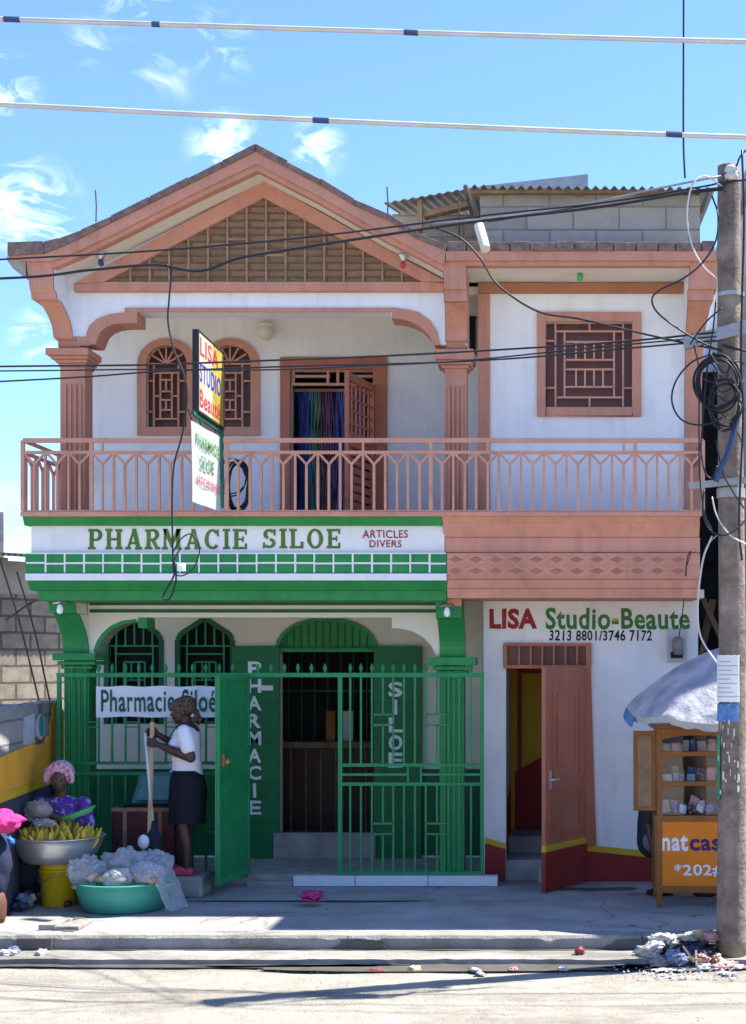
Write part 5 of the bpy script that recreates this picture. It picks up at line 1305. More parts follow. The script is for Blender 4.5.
# ------------------------------------------------------------------ snack cabinet, parasol, man behind it
YCT = 12.45
ct = thing('vending_cabinet', 'wooden glass fronted phone cabinet on legs with orange lower panel', 'cabinet', (X(690,YCT), YCT+0.25, 0))
cx0, cx1, cd = X(657,YCT), X(739,YCT), 0.50
z_l, z_p0, z_p1, z_s, z_t = 0.10, Z(886,YCT), Z(822,YCT), Z(815,YCT), Z(728,YCT)
mb = MB()
w_ = 0.045
for x in (cx0, cx1-w_):
    for y in (YCT, YCT+cd-w_): mb.box(x, x+w_, y, y+w_, 0.0, z_t)
for z, h in ((z_p0-0.06,0.06),(z_p1,0.055),(z_t-0.05,0.05)):
    mb.box(cx0+w_, cx1-w_, YCT+0.002, YCT+w_, z, z+h); mb.box(cx0+w_, cx1-w_, YCT+cd-w_, YCT+cd-0.002, z, z+h)
    mb.box(cx0+0.002, cx0+w_-0.002, YCT+w_, YCT+cd-w_, z, z+h); mb.box(cx1-w_+0.002, cx1-0.002, YCT+w_, YCT+cd-w_, z, z+h)
frame = mb.build('frame', CABW, ct, bevel=0.003)
mb = MB(); mb.box(cx0-0.05, cx1+0.05, YCT-0.04, YCT+cd+0.03, z_t+0.001, z_t+0.022); mb.box(cx0-0.02, cx1+0.02, YCT-0.02, YCT+cd+0.01, z_t-0.018, z_t); mb.build('top', CABW, ct, bevel=0.004)
mb = MB(); mb.box(cx0-0.015, cx0+0.002, YCT+0.01, YCT+cd, z_p0-0.05, z_p1+0.05); mb.box(cx0+0.004, cx0+0.012, YCT+w_, YCT+cd-w_, z_p1+0.06, z_t-0.06); mb.build('side_panel', CABW, ct)
mb = MB(); mb.box(cx0+w_, cx1-w_, YCT+cd-0.03, YCT+cd-0.015, z_p0, z_t-0.05); mb.box(cx0+w_,cx1-w_,YCT+w_,YCT+cd-w_,z_p1-0.01,z_p1+0.01); mb.build('back_panel', pmat('cabinet_back_wood', (0.07,0.04,0.02), rough=0.6, streak=0.3), ct)
sh_z = [Z(776,YCT), Z(797,YCT)]
for z in (Z(753,YCT), Z(783,YCT)):
    mb = MB()
    mb.box(cx0+w_, cx1-w_, YCT+0.004, YCT+0.03, z-0.012, z+0.012); mb.box(cx0+w_, cx1-w_, YCT+0.03, YCT+cd-0.031, z-0.008, z+0.004); mb.build('shelf', CABW, ct)
for za, zb in ((Z(753,YCT)-0.012, 0.05), (Z(783,YCT)-0.012, 0.045), (z_t-0.05, 0.05)):
    n = 16; up = [(cx0+w_, za), (cx1-w_, za)]; lo = []
    for i in range(n+1):
        t = i/n; lo.append((cx1-w_-(cx1-cx0-2*w_)*t, za - zb*(0.25+0.75*abs(2*t-1)**2.5)))
    mb = MB(); mb.prism(up + lo, 'y', YCT+0.006, YCT+0.0115); mb.build('arched_valance', CABW, ct)
OR_ = pmat('orange_sign_panel', (0.74,0.20,0.008), var=0.06, rough=0.4, bump=0.02, dirt=0.12, dirtcol=(0.4,0.15,0.02))
mb = MB(); mb.box(cx0+w_, cx1-w_, YCT+0.008, YCT+0.02, z_p0, z_p1); op = mb.build('orange_panel', OR_, ct)
text('nat', 'lettering', WHLET, op, 0.03, YCT+0.006, (661.5, 688), (834.5, 851))
text('cash', 'lettering', pmat('purple_letter', (0.06,0.012,0.11), rough=0.6), op, 0.03, YCT+0.006, (689.5, 733), (833.5, 851))
text('*202#', 'lettering', WHLET, op, 0.02, YCT+0.006, (674, 724), (864, 876.5))
gm = bpy.data.materials.new('cabinet_glass'); gm.use_nodes = True; nt = gm.node_tree; nt.nodes.clear()
o1 = nt.nodes.new('ShaderNodeOutputMaterial'); a1 = nt.nodes.new('ShaderNodeBsdfTransparent'); b1 = nt.nodes.new('ShaderNodeBsdfGlossy'); b1.inputs['Roughness'].default_value = 0.03; m1 = nt.nodes.new('ShaderNodeMixShader'); m1.inputs[0].default_value = 0.045
nt.links.new(a1.outputs[0], m1.inputs[1]); nt.links.new(b1.outputs[0], m1.inputs[2]); nt.links.new(m1.outputs[0], o1.inputs[0])
mb = MB(); mb.box(cx0+w_, cx1-w_, YCT+0.012, YCT+0.016, z_p1+0.06, z_t-0.052); mb.build('glass', gm, ct)
# side door swung open, flat to the front
mb = MB(); dx0, dx1 = X(633.5,YCT), X(656,YCT); dz0, dz1 = Z(811,YCT), Z(731,YCT)
mb.box(dx0, dx1, YCT+0.02, YCT+0.045, dz0, dz1); dr_ = mb.build('cabinet_door', CABW, ct, bevel=0.004)
mb = MB(); e = 0.035
mb.box(dx0+e, dx1-e, YCT+0.008, YCT+0.019, dz0+e, dz1-0.06)
pts = [(dx0+e, dz1-0.062)] + [((dx0+dx1)/2 - ((dx1-dx0)/2-e)*math.cos(R(a)), dz1-0.062+0.03*math.sin(R(a))) for a in range(20,180,20)] + [(dx1-e, dz1-0.062)]
mb.prism(pts, 'y', YCT+0.0085, YCT+0.0188); mb.build('door_panel', WOOD, dr_, bevel=0.006)
# goods
rnd = random.Random(5)
GC = [('white_packet',(0.72,0.72,0.70)),('blue_packet',(0.05,0.10,0.35)),('pink_packet',(0.62,0.32,0.30)),('black_phone_box',(0.02,0.02,0.025)),('pale_blue_box',(0.30,0.48,0.62)),('grey_packet',(0.35,0.35,0.36))]
GM = [pmat(a, c, rough=0.4, bump=0, scale=22, var=0.25, dirt=0.85, dirtcol=(0.6-0.55*c[0], 0.55-0.5*c[1], 0.6-0.5*c[2])) for a, c in GC]
levels = [(z_p1+0.058, 0.13), (Z(783,YCT)+0.006, 0.12), (Z(753,YCT)+0.006, 0.10)]
LV = ('on the bottom cabinet shelf','on the middle cabinet shelf','on the top cabinet shelf')
seen = {}
for li_, (z, hm) in enumerate(levels):
    x = cx0+w_+0.01
    rows_ = (0.0, 0.11) if li_ == 0 else (0.03, 0.14)
    for row in rows_:
     x = cx0+w_+0.01
     while x < cx1-w_-0.07:
        w = rnd.uniform(0.035, 0.085); h = rnd.uniform(0.05, hm); k = rnd.randrange(6); y = YCT+0.06+row+rnd.uniform(0, 0.04); a = rnd.uniform(-0.5,0.5) if li_ == 0 else rnd.uniform(-0.06,0.06)
        mb = MB(); c, s_ = math.cos(a), math.sin(a)
        vs = []
        for yy in (y, y+0.05):
            for (u, v) in ((0,0),(w,0),(w,h),(0,h)): vs.append((x+u*c-v*s_*0.6, yy+ (0.03 if v else 0), z+0.003+abs(min(0,w*s_))+u*s_+v*c))
        mb.add(vs, [(0,1,2,3),(7,6,5,4),(0,4,5,1),(1,5,6,2),(2,6,7,3),(3,7,4,0)])
        nm = GC[k][0]; key = (nm, li_); seen[key] = seen.get(key, 0)+1
        o = mb.build(nm, GM[k], bevel=0.003)
        tag(o, f"small {nm.replace('_',' ')} standing {LV[li_]}", nm.split('_')[-1], f"{nm.replace('_',' ')} goods {LV[li_]}")
        x += w + rnd.uniform(0.005, 0.03)
# parasol
um = thing('parasol', 'faded pale blue market parasol leaning over the wooden cabinet', 'parasol', (X(712,12.35), 12.35, 0))
UM = bpy.data.materials.new('faded_parasol_cloth'); UM.use_nodes = True; nt = UM.node_tree; pb_ = nt.nodes['Principled BSDF']; lk = nt.links.new
tcu = nt.nodes.new('ShaderNodeTexCoord'); nu_ = nt.nodes.new('ShaderNodeTexNoise'); nu_.inputs['Scale'].default_value = 5; nu_.inputs['Detail'].default_value = 8; lk(tcu.outputs['Object'], nu_.inputs['Vector'])
ru = nt.nodes.new('ShaderNodeValToRGB'); ru.color_ramp.elements[0].position = 0.35; ru.color_ramp.elements[0].color = (0.27,0.27,0.30,1); ru.color_ramp.elements[1].position = 0.68; ru.color_ramp.elements[1].color = (0.50,0.49,0.50,1)
lk(nu_.outputs['Fac'], ru.inputs['Fac']); lk(ru.outputs['Color'], pb_.inputs['Base Color']); pb_.inputs['Roughness'].default_value = 0.75
bu = nt.nodes.new('ShaderNodeBump'); bu.inputs['Strength'].default_value = 0.8; bu.inputs['Distance'].default_value = 0.06; lk(nu_.outputs['Fac'], bu.inputs['Height']); lk(bu.outputs[0], pb_.inputs['Normal'])
apex = Vector((X(736,12.35), 12.35, 2.235)); Ru = 0.92; seg = 8; sub = 10; rings = 18
tiltM = Matrix.Rotation(R(5), 3, 'X') @ Matrix.Rotation(R(-1), 3, 'Y')
def canopy_pt(t, a, drop=0.0):
    k = (a/(2*math.pi)*seg) % 1.0; sag = 0.055*t*t*math.sin(math.pi*k)
    r = Ru*t*(1-0.3*sag); z = -0.50*(0.30*t + 0.70*t*t) - sag*1.1 - drop + 0.018*t*noise.noise(Vector((6*t*math.cos(a), 6*t*math.sin(a), 3)))
    return apex + tiltM @ Vector((r*math.cos(a), r*math.sin(a), z))
mb = MB(); vs = []; n_ = seg*sub
for j in range(rings+1):
    for k in range(n_): vs.append(canopy_pt(j/rings, 2*math.pi*k/n_))
fs = [(j*n_+k, j*n_+(k+1)%n_, (j+1)*n_+(k+1)%n_, (j+1)*n_+k) for j in range(rings) for k in range(n_)]
mb.add(vs, fs); cano = mb.build('canopy', UM, um, smooth=True)
mb = MB(); vs = []
rv = random.Random(2)
for k in range(n_):
    p = canopy_pt(1.0, 2*math.pi*k/n_); d = 0.03 + 0.035*rv.random()
    vs += [p, p + Vector((0.01*math.cos(k), 0.01*math.sin(k), -d))]
mb.add(vs, [(2*k, 2*((k+1)%n_), 2*((k+1)%n_)+1, 2*k+1) for k in range(n_)])
mb.build('valance', pmat('valance_cloth', (0.42,0.40,0.36), var=0.15, scale=5, rough=0.8), um, smooth=True)
mb = MB(); vs = []
for k in range(37, 45):
    p = canopy_pt(1.0, 2*math.pi*k/n_) ; q = canopy_pt(1.04, 2*math.pi*k/n_)
    vs += [p+(q-p)*0.3+Vector((0,0,-0.005)), q + Vector((0,0,-0.055))]
mb.add(vs, [(2*k, 2*k+2, 2*k+3, 2*k+1) for k in range(7)])
mb.build('blue_edge', pmat('faded_blue_trim', (0.07,0.20,0.42), var=0.2, rough=0.6), um)
mb = MB(); base = Vector((apex.x+0.02, 12.42, 0)); mb.tube([base, apex+Vector((0,0,-0.01))], 0.018, 10); mb.build('pole', STEEL, um)
mb = MB()
for k in range(seg):
    mb.tube([canopy_pt(j/6, 2*math.pi*k/seg)+Vector((0,0,-0.012)) for j in range(7)], 0.005, 5)
mb.build('ribs', STEEL, um)

# ------------------------------------------------------------------ people
SKIN = pmat('brown_skin', (0.062,0.029,0.018), var=0.12, scale=9, rough=0.45, bump=0.04, bscale=120, spec=0.45)
def skin_eye(mb_dark, p): pass
def head(mb, c, fwd, side, h=0.215):
    """skull, jaw, nose, brow, lips and ears round centre c; fwd and side are unit vectors"""
    up = side.cross(fwd); up = up if up.z > 0 else -up
    M3 = Matrix((fwd, side, up)).transposed()
    def e(f, s, u, r): mb.ell(c + fwd*f*h + side*s*h + up*u*h, Vector(r)*h, rot=M3, nu=18, nv=12)
    e(-0.06, 0, 0.10, (0.47,0.37,0.41)); e(0.09, 0, -0.12, (0.31,0.29,0.36)); e(0.17, 0, -0.34, (0.19,0.17,0.13))
    e(0.38, 0, -0.05, (0.06,0.055,0.11)); e(0.42, 0, -0.12, (0.075,0.085,0.055))
    e(0.36, 0, -0.245, (0.065,0.13,0.035)); e(0.345, 0, -0.29, (0.065,0.115,0.035))
    for s_ in (-1, 1):
        e(0.33, 0.14*s_, 0.085, (0.07,0.12,0.035)); e(0.26, 0.20*s_, -0.12, (0.10,0.09,0.09)); e(-0.06, 0.36*s_, -0.03, (0.09,0.04,0.14))
    return M3
def face_bits(c, fwd, side, par, h=0.215):
    up = side.cross(fwd); up = up if up.z > 0 else -up
    M3 = Matrix((fwd, side, up)).transposed()
    mb = MB()
    for s_ in (-1, 1): mb.ell(c + fwd*0.352*h + side*0.15*s_*h + up*0.012*h, Vector((0.05,0.085,0.042))*h, rot=M3, nu=12, nv=8)
    mb.build('eye', pmat('eye_white', (0.22,0.19,0.16), rough=0.2, bump=0), par, smooth=True)
    mb = MB()
    for s_ in (-1, 1): mb.ell(c + fwd*0.385*h + side*0.15*s_*h + up*0.012*h, Vector((0.025,0.038,0.038))*h, rot=M3, nu=10, nv=8)
    mb.build('iris', pmat('dark_iris', (0.01,0.007,0.005), rough=0.15, bump=0), par, smooth=True)
def hand(mb, wrist, d, back, thumb, curl=55, L=0.17, k=1.0):
    """palm and five jointed fingers; d points along the hand, back out of its back, thumb towards the thumb side"""
    d, back, thumb = Vector(d).normalized(), Vector(back).normalized(), Vector(thumb).normalized()
    M3 = Matrix((d, thumb, back)).transposed()
    pc = wrist + d*0.045*k
    mb.ell(pc, Vector((0.052,0.040,0.016))*k, rot=M3, nu=14, nv=10)
    lens = (0.070, 0.078, 0.072, 0.056)
    for i, l in enumerate(lens):
        o = (1.5-i)*0.0195*k
        p = wrist + d*0.082*k + thumb*o; a = 0.0; pts = [wrist + d*0.05*k + thumb*o*0.8, p]
        for s_ in (0.42, 0.33, 0.25):
            a += R(curl)*0.8; dd = d*math.cos(a) - back*math.sin(a); p = p + dd*l*s_*k; pts.append(p)
        mb.limb(pts, [0.0095*k,0.0092*k,0.0085*k,0.008*k,0.007*k], 8)
    p = wrist + d*0.02*k + thumb*0.032*k
    q = p + (d*0.6 + thumb*0.6 - back*0.3).normalized()*0.038*k; r_ = q + (d*0.9 - back*0.6).normalized()*0.03*k
    mb.limb([p, q, r_], [0.0115*k, 0.010*k, 0.008*k], 8)

# --- woman with the headscarf, standing on a stone block, facing left
YW_ = 13.1; wo = Vector((X(187,YW_), YW_, 0.19))
st_ = MB(); st_.box(wo.x-0.17, wo.x+0.17, YW_-0.15, YW_+0.22, 0.0, 0.188)
tag(st_.build('stone_block', CONC, bevel=0.025), 'grey concrete block under the feet of the standing woman', 'block')
wm = thing('person', 'woman in white blouse, dark skirt and patterned headscarf holding a broom', 'person', wo)
def wp(x, y, z): return wo + Vector((x, y, z))
F, Sd = Vector((-1,0,0)), Vector((0,-1,0))          # forward and towards the camera
hc = wp(-0.045, -0.01, 1.455); Fh = Vector((-0.97,-0.18,-0.10)).normalized(); Sh = Vector((0.18,-0.98,0)).normalized(); Sh = (Sh - Fh*Sh.dot(Fh)).normalized()
mb = MB()
mb.limb([wp(0.0,0,0.84), wp(0.005,0,0.98), wp(-0.005,0,1.12), wp(0.0,0,1.25), wp(0.0,0,1.31)], [0.135,0.115,0.115,0.115,0.07], 16)
mb.ell(wp(0.005,0,1.265), (0.085,0.165,0.06)); mb.limb([wp(0.0,0,1.29), wp(-0.02,0,1.40)], [0.056,0.050], 12)
head(mb, hc, Fh, Sh)
# legs
for y, xk, xa in ((-0.075,-0.02,-0.015),(0.075,-0.05,-0.10)):
    mb.limb([wp(0.01,y,0.82), wp(xk,y,0.46), wp(xa+0.03,y,0.27), wp(xa+0.03,y,0.09)], [0.098,0.056,0.056,0.036], 14)
    mb.limb([wp(xa+0.045,y,0.05), wp(xa-0.11,y,0.03)], [0.038,0.030], 10)
# near arm: elbow bent, forearm forward to the stick
shn, eln, wrn = wp(0.02,-0.165,1.285), wp(0.085,-0.20,1.05), wp(-0.235,-0.115,1.165)
mb.limb([shn, eln], [0.052,0.043], 12); mb.limb([eln, (eln*0.55+wrn*0.45), wrn], [0.043,0.041,0.026], 12)
hand(mb, wrn, (-0.96,0.05,0.25), (0.1,-0.98,0.1), (0.2,0.1,0.97), curl=62)
shf, elf, wrf = wp(0.01,0.165,1.285), wp(0.02,0.20,1.04), wp(-0.255,0.02,1.24)
mb.limb([shf, elf], [0.052,0.043], 12); mb.limb([elf, (elf*0.55+wrf*0.45), wrf], [0.043,0.040,0.026], 12)
hand(mb, wrf, (-0.93,-0.2,0.3), (0.1,0.98,0.1), (0.2,-0.1,0.97), curl=62)
body = mb.build('body', SKIN, wm, smooth=True, remesh=0.0055)
face_bits(hc, Fh, Sh, wm)
# blouse
mb = MB()
mb.limb([wp(0.005,0,0.875), wp(0.0,0,0.98), wp(-0.01,0,1.11), wp(-0.005,0,1.22), wp(0.0,0,1.285)], [0.142,0.132,0.130,0.128,0.075], 20)
mb.ell(wp(-0.075,-0.06,1.155), (0.075,0.075,0.08)); mb.ell(wp(-0.075,0.06,1.155), (0.075,0.075,0.08))
mb.ell(wp(0.005,0,1.265), (0.098,0.182,0.068))
for s_, el in ((-1, eln), (1, elf)):
    sh_ = wp(0.015, 0.165*s_, 1.278); mid = sh_ + (el-sh_)*0.62
    mb.limb([sh_, mid], [0.066,0.066], 14)
BL = pmat('white_blouse_cotton', (0.74,0.72,0.76), var=0.06, scale=8, rough=0.85, bump=0.5, bscale=11)
mb.build('blouse', BL, wm, smooth=True, remesh=0.009)
mb = MB()
for s_ in (-1, 1):
    mb.prism([(0,0),(0.075,-0.01),(0.05,-0.07),(0.0,-0.03)], 'y', 0, 0.008)
mb = MB(); mb.lathe([(0.066,0.0),(0.085,-0.005),(0.09,-0.03),(0.074,-0.03),(0.064,0.0)], wp(-0.003,0,1.325), 20); mb.build('collar', BL, wm, smooth=True)
mb = MB()
for i in range(5): MB().ell(wp(-0.148+0.004*abs(i-2), -0.03, 0.92+i*0.062), 0.007, nu=8, nv=6).build('button', PAPER, wm)
mb = MB(); mb.tube(catmull([wp(-0.075,-0.05,1.33), wp(-0.13,-0.06,1.24), wp(-0.165,-0.045,1.15), wp(-0.172,-0.03,1.10)], 6), 0.005, 6); mb.build('neck_cord', DKLET, wm)
# skirt: a lofted tube with soft folds
mb = MB(); vs = []; n_ = 36
for j, (z, rx, ry, ox) in enumerate(((0.93,0.128,0.150,0.0),(0.85,0.150,0.178,0.01),(0.74,0.162,0.188,0.012),(0.62,0.160,0.180,0.005),(0.50,0.158,0.178,0.0),(0.46,0.158,0.180,0.0))):
    for k in range(n_):
        a = 2*math.pi*k/n_; f = 1 + 0.05*max(0, (0.85-z)*2)*math.sin(7*a+1)
        vs.append(wp(ox+rx*f*math.cos(a), ry*f*math.sin(a), z + 0.008*math.sin(3*a)*(j == 5)))
mb.add(vs, [(j*n_+k, j*n_+(k+1)%n_, (j+1)*n_+(k+1)%n_, (j+1)*n_+k) for j in range(5) for k in range(n_)] + [tuple(range(n_))])
mb.build('skirt', pmat('navy_skirt_cloth', (0.006,0.007,0.014), var=0.2, rough=0.9, bump=0.15), wm, smooth=True)
STK = pmat('dark_stocking', (0.018,0.012,0.012), rough=0.8)
for (y, xa), nm in (((-0.075,-0.015),'near'),((0.075,-0.10),'far')):
    mb = MB(); mb.limb([wp(xa+0.055,y,0.038), wp(xa-0.02,y,0.040), wp(xa-0.13,y,0.030)], [0.042,0.043,0.036], 12); mb.ell(wp(xa-0.03,y,0.012), (0.13,0.045,0.014))
    mb.build('shoe', pmat('pink_red_shoe', (0.50,0.05,0.09), rough=0.5), wm, smooth=True, remesh=0.006)
# headscarf: wrapped cap, band and a knot with hanging ends at the nape
SC = bpy.data.materials.new('leopard_scarf'); SC.use_nodes = True; nt = SC.node_tree; pb_ = nt.nodes['Principled BSDF']; lk = nt.links.new; pb_.inputs['Roughness'].default_value = 0.8
tcu = nt.nodes.new('ShaderNodeTexCoord'); vo = nt.nodes.new('ShaderNodeTexVoronoi'); vo.inputs['Scale'].default_value = 45; lk(tcu.outputs['Object'], vo.inputs['Vector'])
rc = nt.nodes.new('ShaderNodeValToRGB'); rc.color_ramp.elements[0].position = 0.30; rc.color_ramp.elements[0].color = (0.025,0.014,0.010,1); rc.color_ramp.elements[1].position = 0.55; rc.color_ramp.elements[1].color = (0.13,0.06,0.035,1)
lk(vo.outputs['Distance'], rc.inputs['Fac']); lk(rc.outputs['Color'], pb_.inputs['Base Color'])
Mh = Matrix((Fh, Sh, Sh.cross(Fh) if Sh.cross(Fh).z > 0 else -Sh.cross(Fh))).transposed(); uph = Mh.col[2]
mb = MB()
mb.ell(hc - Fh*0.022 + uph*0.040, (0.113,0.092,0.088), rot=Mh)
mb.ell(hc - Fh*0.045 + uph*0.075, (0.085,0.080,0.062), rot=Mh)
mb.tube(catmull([hc + Fh*0.082+uph*0.055, hc + Fh*0.02+Sh*0.093+uph*0.035, hc - Fh*0.08+Sh*0.065+uph*0.0, hc - Fh*0.118-uph*0.02, hc - Fh*0.08-Sh*0.065, hc+Fh*0.02-Sh*0.093+uph*0.035, hc + Fh*0.082+uph*0.055], 6), 0.018, 8)
mb.ell(hc - Fh*0.125 - uph*0.02, 0.030); mb.limb([hc - Fh*0.13 - uph*0.03, hc - Fh*0.15 - uph*0.085, hc - Fh*0.135 - uph*0.13], [0.020,0.024,0.012], 8)
mb.limb([hc - Fh*0.125 - uph*0.03, hc - Fh*0.115+Sh*0.03 - uph*0.09], [0.02,0.018], 8)
mb.build('headscarf', SC, wm, smooth=True, remesh=0.006)
# broom and plank she holds, cooler and bottle beside her
sx = wo.x - 0.315
bro = thing('broom', 'broom with pale plastic stick standing before the cooler', 'broom', (sx, YW_-0.07, 0))
mb = MB(); top_ = P(145,733,YW_-0.10); bot_ = P(153.5,832,YW_-0.12); mb.tube([bot_, top_], 0.0135, 10); mb.build('stick', pmat('pale_green_plastic', (0.50,0.60,0.52), rough=0.4), bro, smooth=True)
mb = MB(); vs = []; b0 = bot_; 
mb.lathe([(0.018,0.10),(0.03,0.02),(0.075,-0.04),(0.085,-0.20),(0.06,-0.24),(0.0,-0.24)], b0, 18); mb.build('broom_head', pmat('dark_bristles', (0.022,0.022,0.035), rough=0.8, bump=0.5, bscale=80), bro, smooth=True)
pl_ = MB(); pl_.bar(P(152.5,722,YW_-0.085), P(148.5,876,YW_-0.15), 0.036, 0.016); tag(pl_.build('wooden_stick', pmat('pale_raw_wood', (0.46,0.32,0.17), var=0.2, rough=0.8, streak=0.3)), 'flat pale wooden stick held upright by the standing woman', 'stick')
ck = thing('cooler', 'dark maroon cooler chest with its teal lid open by the fence', 'cooler', P(141, 860, 13.35))
MAR = pmat('dark_maroon_cooler', (0.085,0.018,0.022), var=0.2, rough=0.5, dirt=0.3, dirtcol=(0.03,0.02,0.02))
mb = MB(); a0, a1 = X(112,13.2), X(174,13.2); z0c, z1c = 0.02, Z(808,13.2)
mb.box(a0, a1, 13.2, 13.23, z0c, z1c); mb.box(a0, a1, 13.5, 13.53, z0c, z1c); mb.box(a0, a0+0.03, 13.23, 13.5, z0c, z1c); mb.box(a1-0.03, a1, 13.23, 13.5, z0c, z1c); mb.box(a0+0.03,a1-0.03,13.23,13.5,z0c,z0c+0.03); mb.build('chest', MAR, ck, bevel=0.008)
mb = MB(); 
for x in (a0+0.10, a1-0.14): mb.box(x, x+0.035, 13.188, 13.199, z0c, z1c)
mb.box(a0-0.005, a1+0.005, 13.187, 13.199, z1c-0.03, z1c+0.004); mb.build('trim_strip', WOOD, ck)
mb = MB(); L0, L1 = (X(131,13.5), 13.55, Z(804,13.5)), (X(141,13.5), 13.64, Z(772,13.5))
mb.add([P(131,803,13.5), P(173,803,13.5), P(175,772,13.64), P(141,772,13.64), P(131,806,13.53), P(173,806,13.53), P(175,772,13.665), P(141,772,13.665)], [(0,1,2,3),(7,6,5,4),(0,4,5,1),(1,5,6,2),(2,6,7,3),(3,7,4,0)])
lid = mb.build('lid', pmat('teal_lid_rim', (0.05,0.22,0.20), rough=0.5), ck, bevel=0.008)
mb = MB(); mb.add([P(136,800,13.49), P(168,800,13.49), P(170,776,13.60), P(143.5,776,13.60)], [(0,1,2,3)]); mb.build('lid_liner', pmat('pale_teal_liner', (0.11,0.27,0.26), rough=0.4, dirt=0.3), lid)
bt = thing('bottle', 'dark jerrycan bottle with white cap beside the broom', 'bottle', P(141, 862, 13.0))
mb = MB(); mb.lathe([(0.0,0.0),(0.05,0.0),(0.055,0.02),(0.055,0.18),(0.03,0.22),(0.02,0.25),(0.0,0.25)], (X(141,13.0),13.0,0.0), 18); mb.build('bottle_body', pmat('dark_plastic_bottle', (0.02,0.02,0.03), rough=0.25), bt, smooth=True)
mb = MB(); mb.lathe([(0.0,0.0),(0.024,0.0),(0.024,0.03),(0.0,0.035)], (X(141,13.0),13.0,0.25), 14); mb.build('cap', PAPER, bt, smooth=True)
tag(MB().ell((X(143.5,12.85),12.85,Z(842,12.85)), (0.05,0.05,0.065)).build('plastic_jug', PAPER, smooth=True), 'small white plastic jug beside the broom head', 'jug')

# --- seated fruit seller facing the street
YS = 12.95; so = Vector((X(62,YS), YS, 0.07))
def sp_(x, y, z): return so + Vector((x, y, z))
stl = thing('stool', 'low wooden stool under the seated fruit seller', 'stool', sp_(0,0.05,0))
mb = MB(); mb.box(so.x-0.17, so.x+0.17, so.y-0.12, so.y+0.2, 0.33, 0.36); mb.build('seat', WOOD, stl)
for dx in (-0.15,0.12):
    for dy in (-0.1,0.16):
        mb = MB(); mb.box(so.x+dx, so.x+dx+0.03, so.y+dy, so.y+dy+0.03, 0, 0.33); mb.build('leg', WOOD, stl)
sw2 = thing('person', 'seated woman in purple top and pink bonnet behind the banana basin', 'person', so)
Fs, Ss = Vector((0.10,-0.98,-0.14)).normalized(), Vector((1,0.1,0)).normalized(); Ss = (Ss - Fs*Ss.dot(Fs)).normalized()
hs = sp_(0.0,-0.06,0.985)
mb = MB()
mb.limb([sp_(0,0.04,0.40), sp_(0,0.02,0.55), sp_(0,0.0,0.70), sp_(0,-0.01,0.79)], [0.155,0.145,0.135,0.075], 16)
mb.ell(sp_(0,0.0,0.765), (0.185,0.09,0.065)); mb.limb([sp_(0,-0.01,0.79), sp_(0,-0.04,0.92)], [0.058,0.052], 12)
head(mb, hs, Fs, Ss, 0.22)
for s_ in (-1, 1):
    mb.limb([sp_(0.09*s_,0.0,0.39), sp_(0.17*s_,-0.36,0.40), sp_(0.19*s_,-0.33,0.01)], [0.095,0.062,0.042], 12)
    mb.limb([sp_(0.19*s_,-0.31,-0.03), sp_(0.20*s_,-0.47,-0.04)], [0.038,0.030], 10)
    el = sp_(0.255*s_,-0.05,0.50); wr = sp_(0.10*s_-0.12,-0.27,0.70)
    mb.limb([sp_(0.19*s_,0.0,0.765), el], [0.056,0.046], 12); mb.limb([el, el*0.5+wr*0.5, wr], [0.046,0.042,0.027], 12)
    hand(mb, wr, (-0.75*s_,-0.35,0.35), (0.3*s_,-0.8,-0.3), (0.0,-0.2,0.95), curl=38)
mb.build('body', pmat('warm_brown_skin', (0.125,0.062,0.038), var=0.12, scale=9, rough=0.45, bump=0.04, bscale=120), sw2, smooth=True, remesh=0.006)
face_bits(hs, Fs, Ss, sw2, 0.22)
mb = MB()
mb.limb([sp_(0,0.04,0.38), sp_(0,0.02,0.55), sp_(0,0.005,0.70), sp_(0,0.0,0.765)], [0.172,0.165,0.155,0.09], 18); mb.ell(sp_(0,0.005,0.76), (0.205,0.105,0.072))
for s_ in (-1, 1):
    el = sp_(0.255*s_,-0.05,0.50); sh_ = sp_(0.19*s_,0.0,0.76); mb.limb([sh_, sh_*0.35+el*0.65], [0.072,0.070], 14)
PUR = bpy.data.materials.new('purple_print_cloth'); PUR.use_nodes = True; nt = PUR.node_tree; pb_ = nt.nodes['Principled BSDF']; lk = nt.links.new; pb_.inputs['Roughness'].default_value = 0.85
tcu = nt.nodes.new('ShaderNodeTexCoord'); wv = nt.nodes.new('ShaderNodeTexNoise'); wv.inputs['Scale'].default_value = 22; lk(tcu.outputs['Object'], wv.inputs['Vector'])
rc = nt.nodes.new('ShaderNodeValToRGB'); rc.color_ramp.elements[0].position = 0.52; rc.color_ramp.elements[0].color = (0.10,0.035,0.26,1); rc.color_ramp.elements[1].position = 0.62; rc.color_ramp.elements[1].color = (0.36,0.27,0.52,1)
lk(wv.outputs['Fac'], rc.inputs['Fac']); lk(rc.outputs['Color'], pb_.inputs['Base Color'])
mb.build('blouse', PUR, sw2, smooth=True, remesh=0.009)
mb = MB()
for s_ in (-1, 1): mb.limb([sp_(0.08*s_,0.03,0.39), sp_(0.16*s_,-0.34,0.405), sp_(0.18*s_,-0.34,0.16)], [0.125,0.10,0.105], 14)
mb.ell(sp_(0,-0.15,0.385), (0.20,0.22,0.085)); mb.ell(sp_(0,-0.33,0.26), (0.22,0.08,0.14))
mb.build('skirt', pmat('dark_blue_skirt', (0.014,0.016,0.035), var=0.2, rough=0.9), sw2, smooth=True, remesh=0.012)
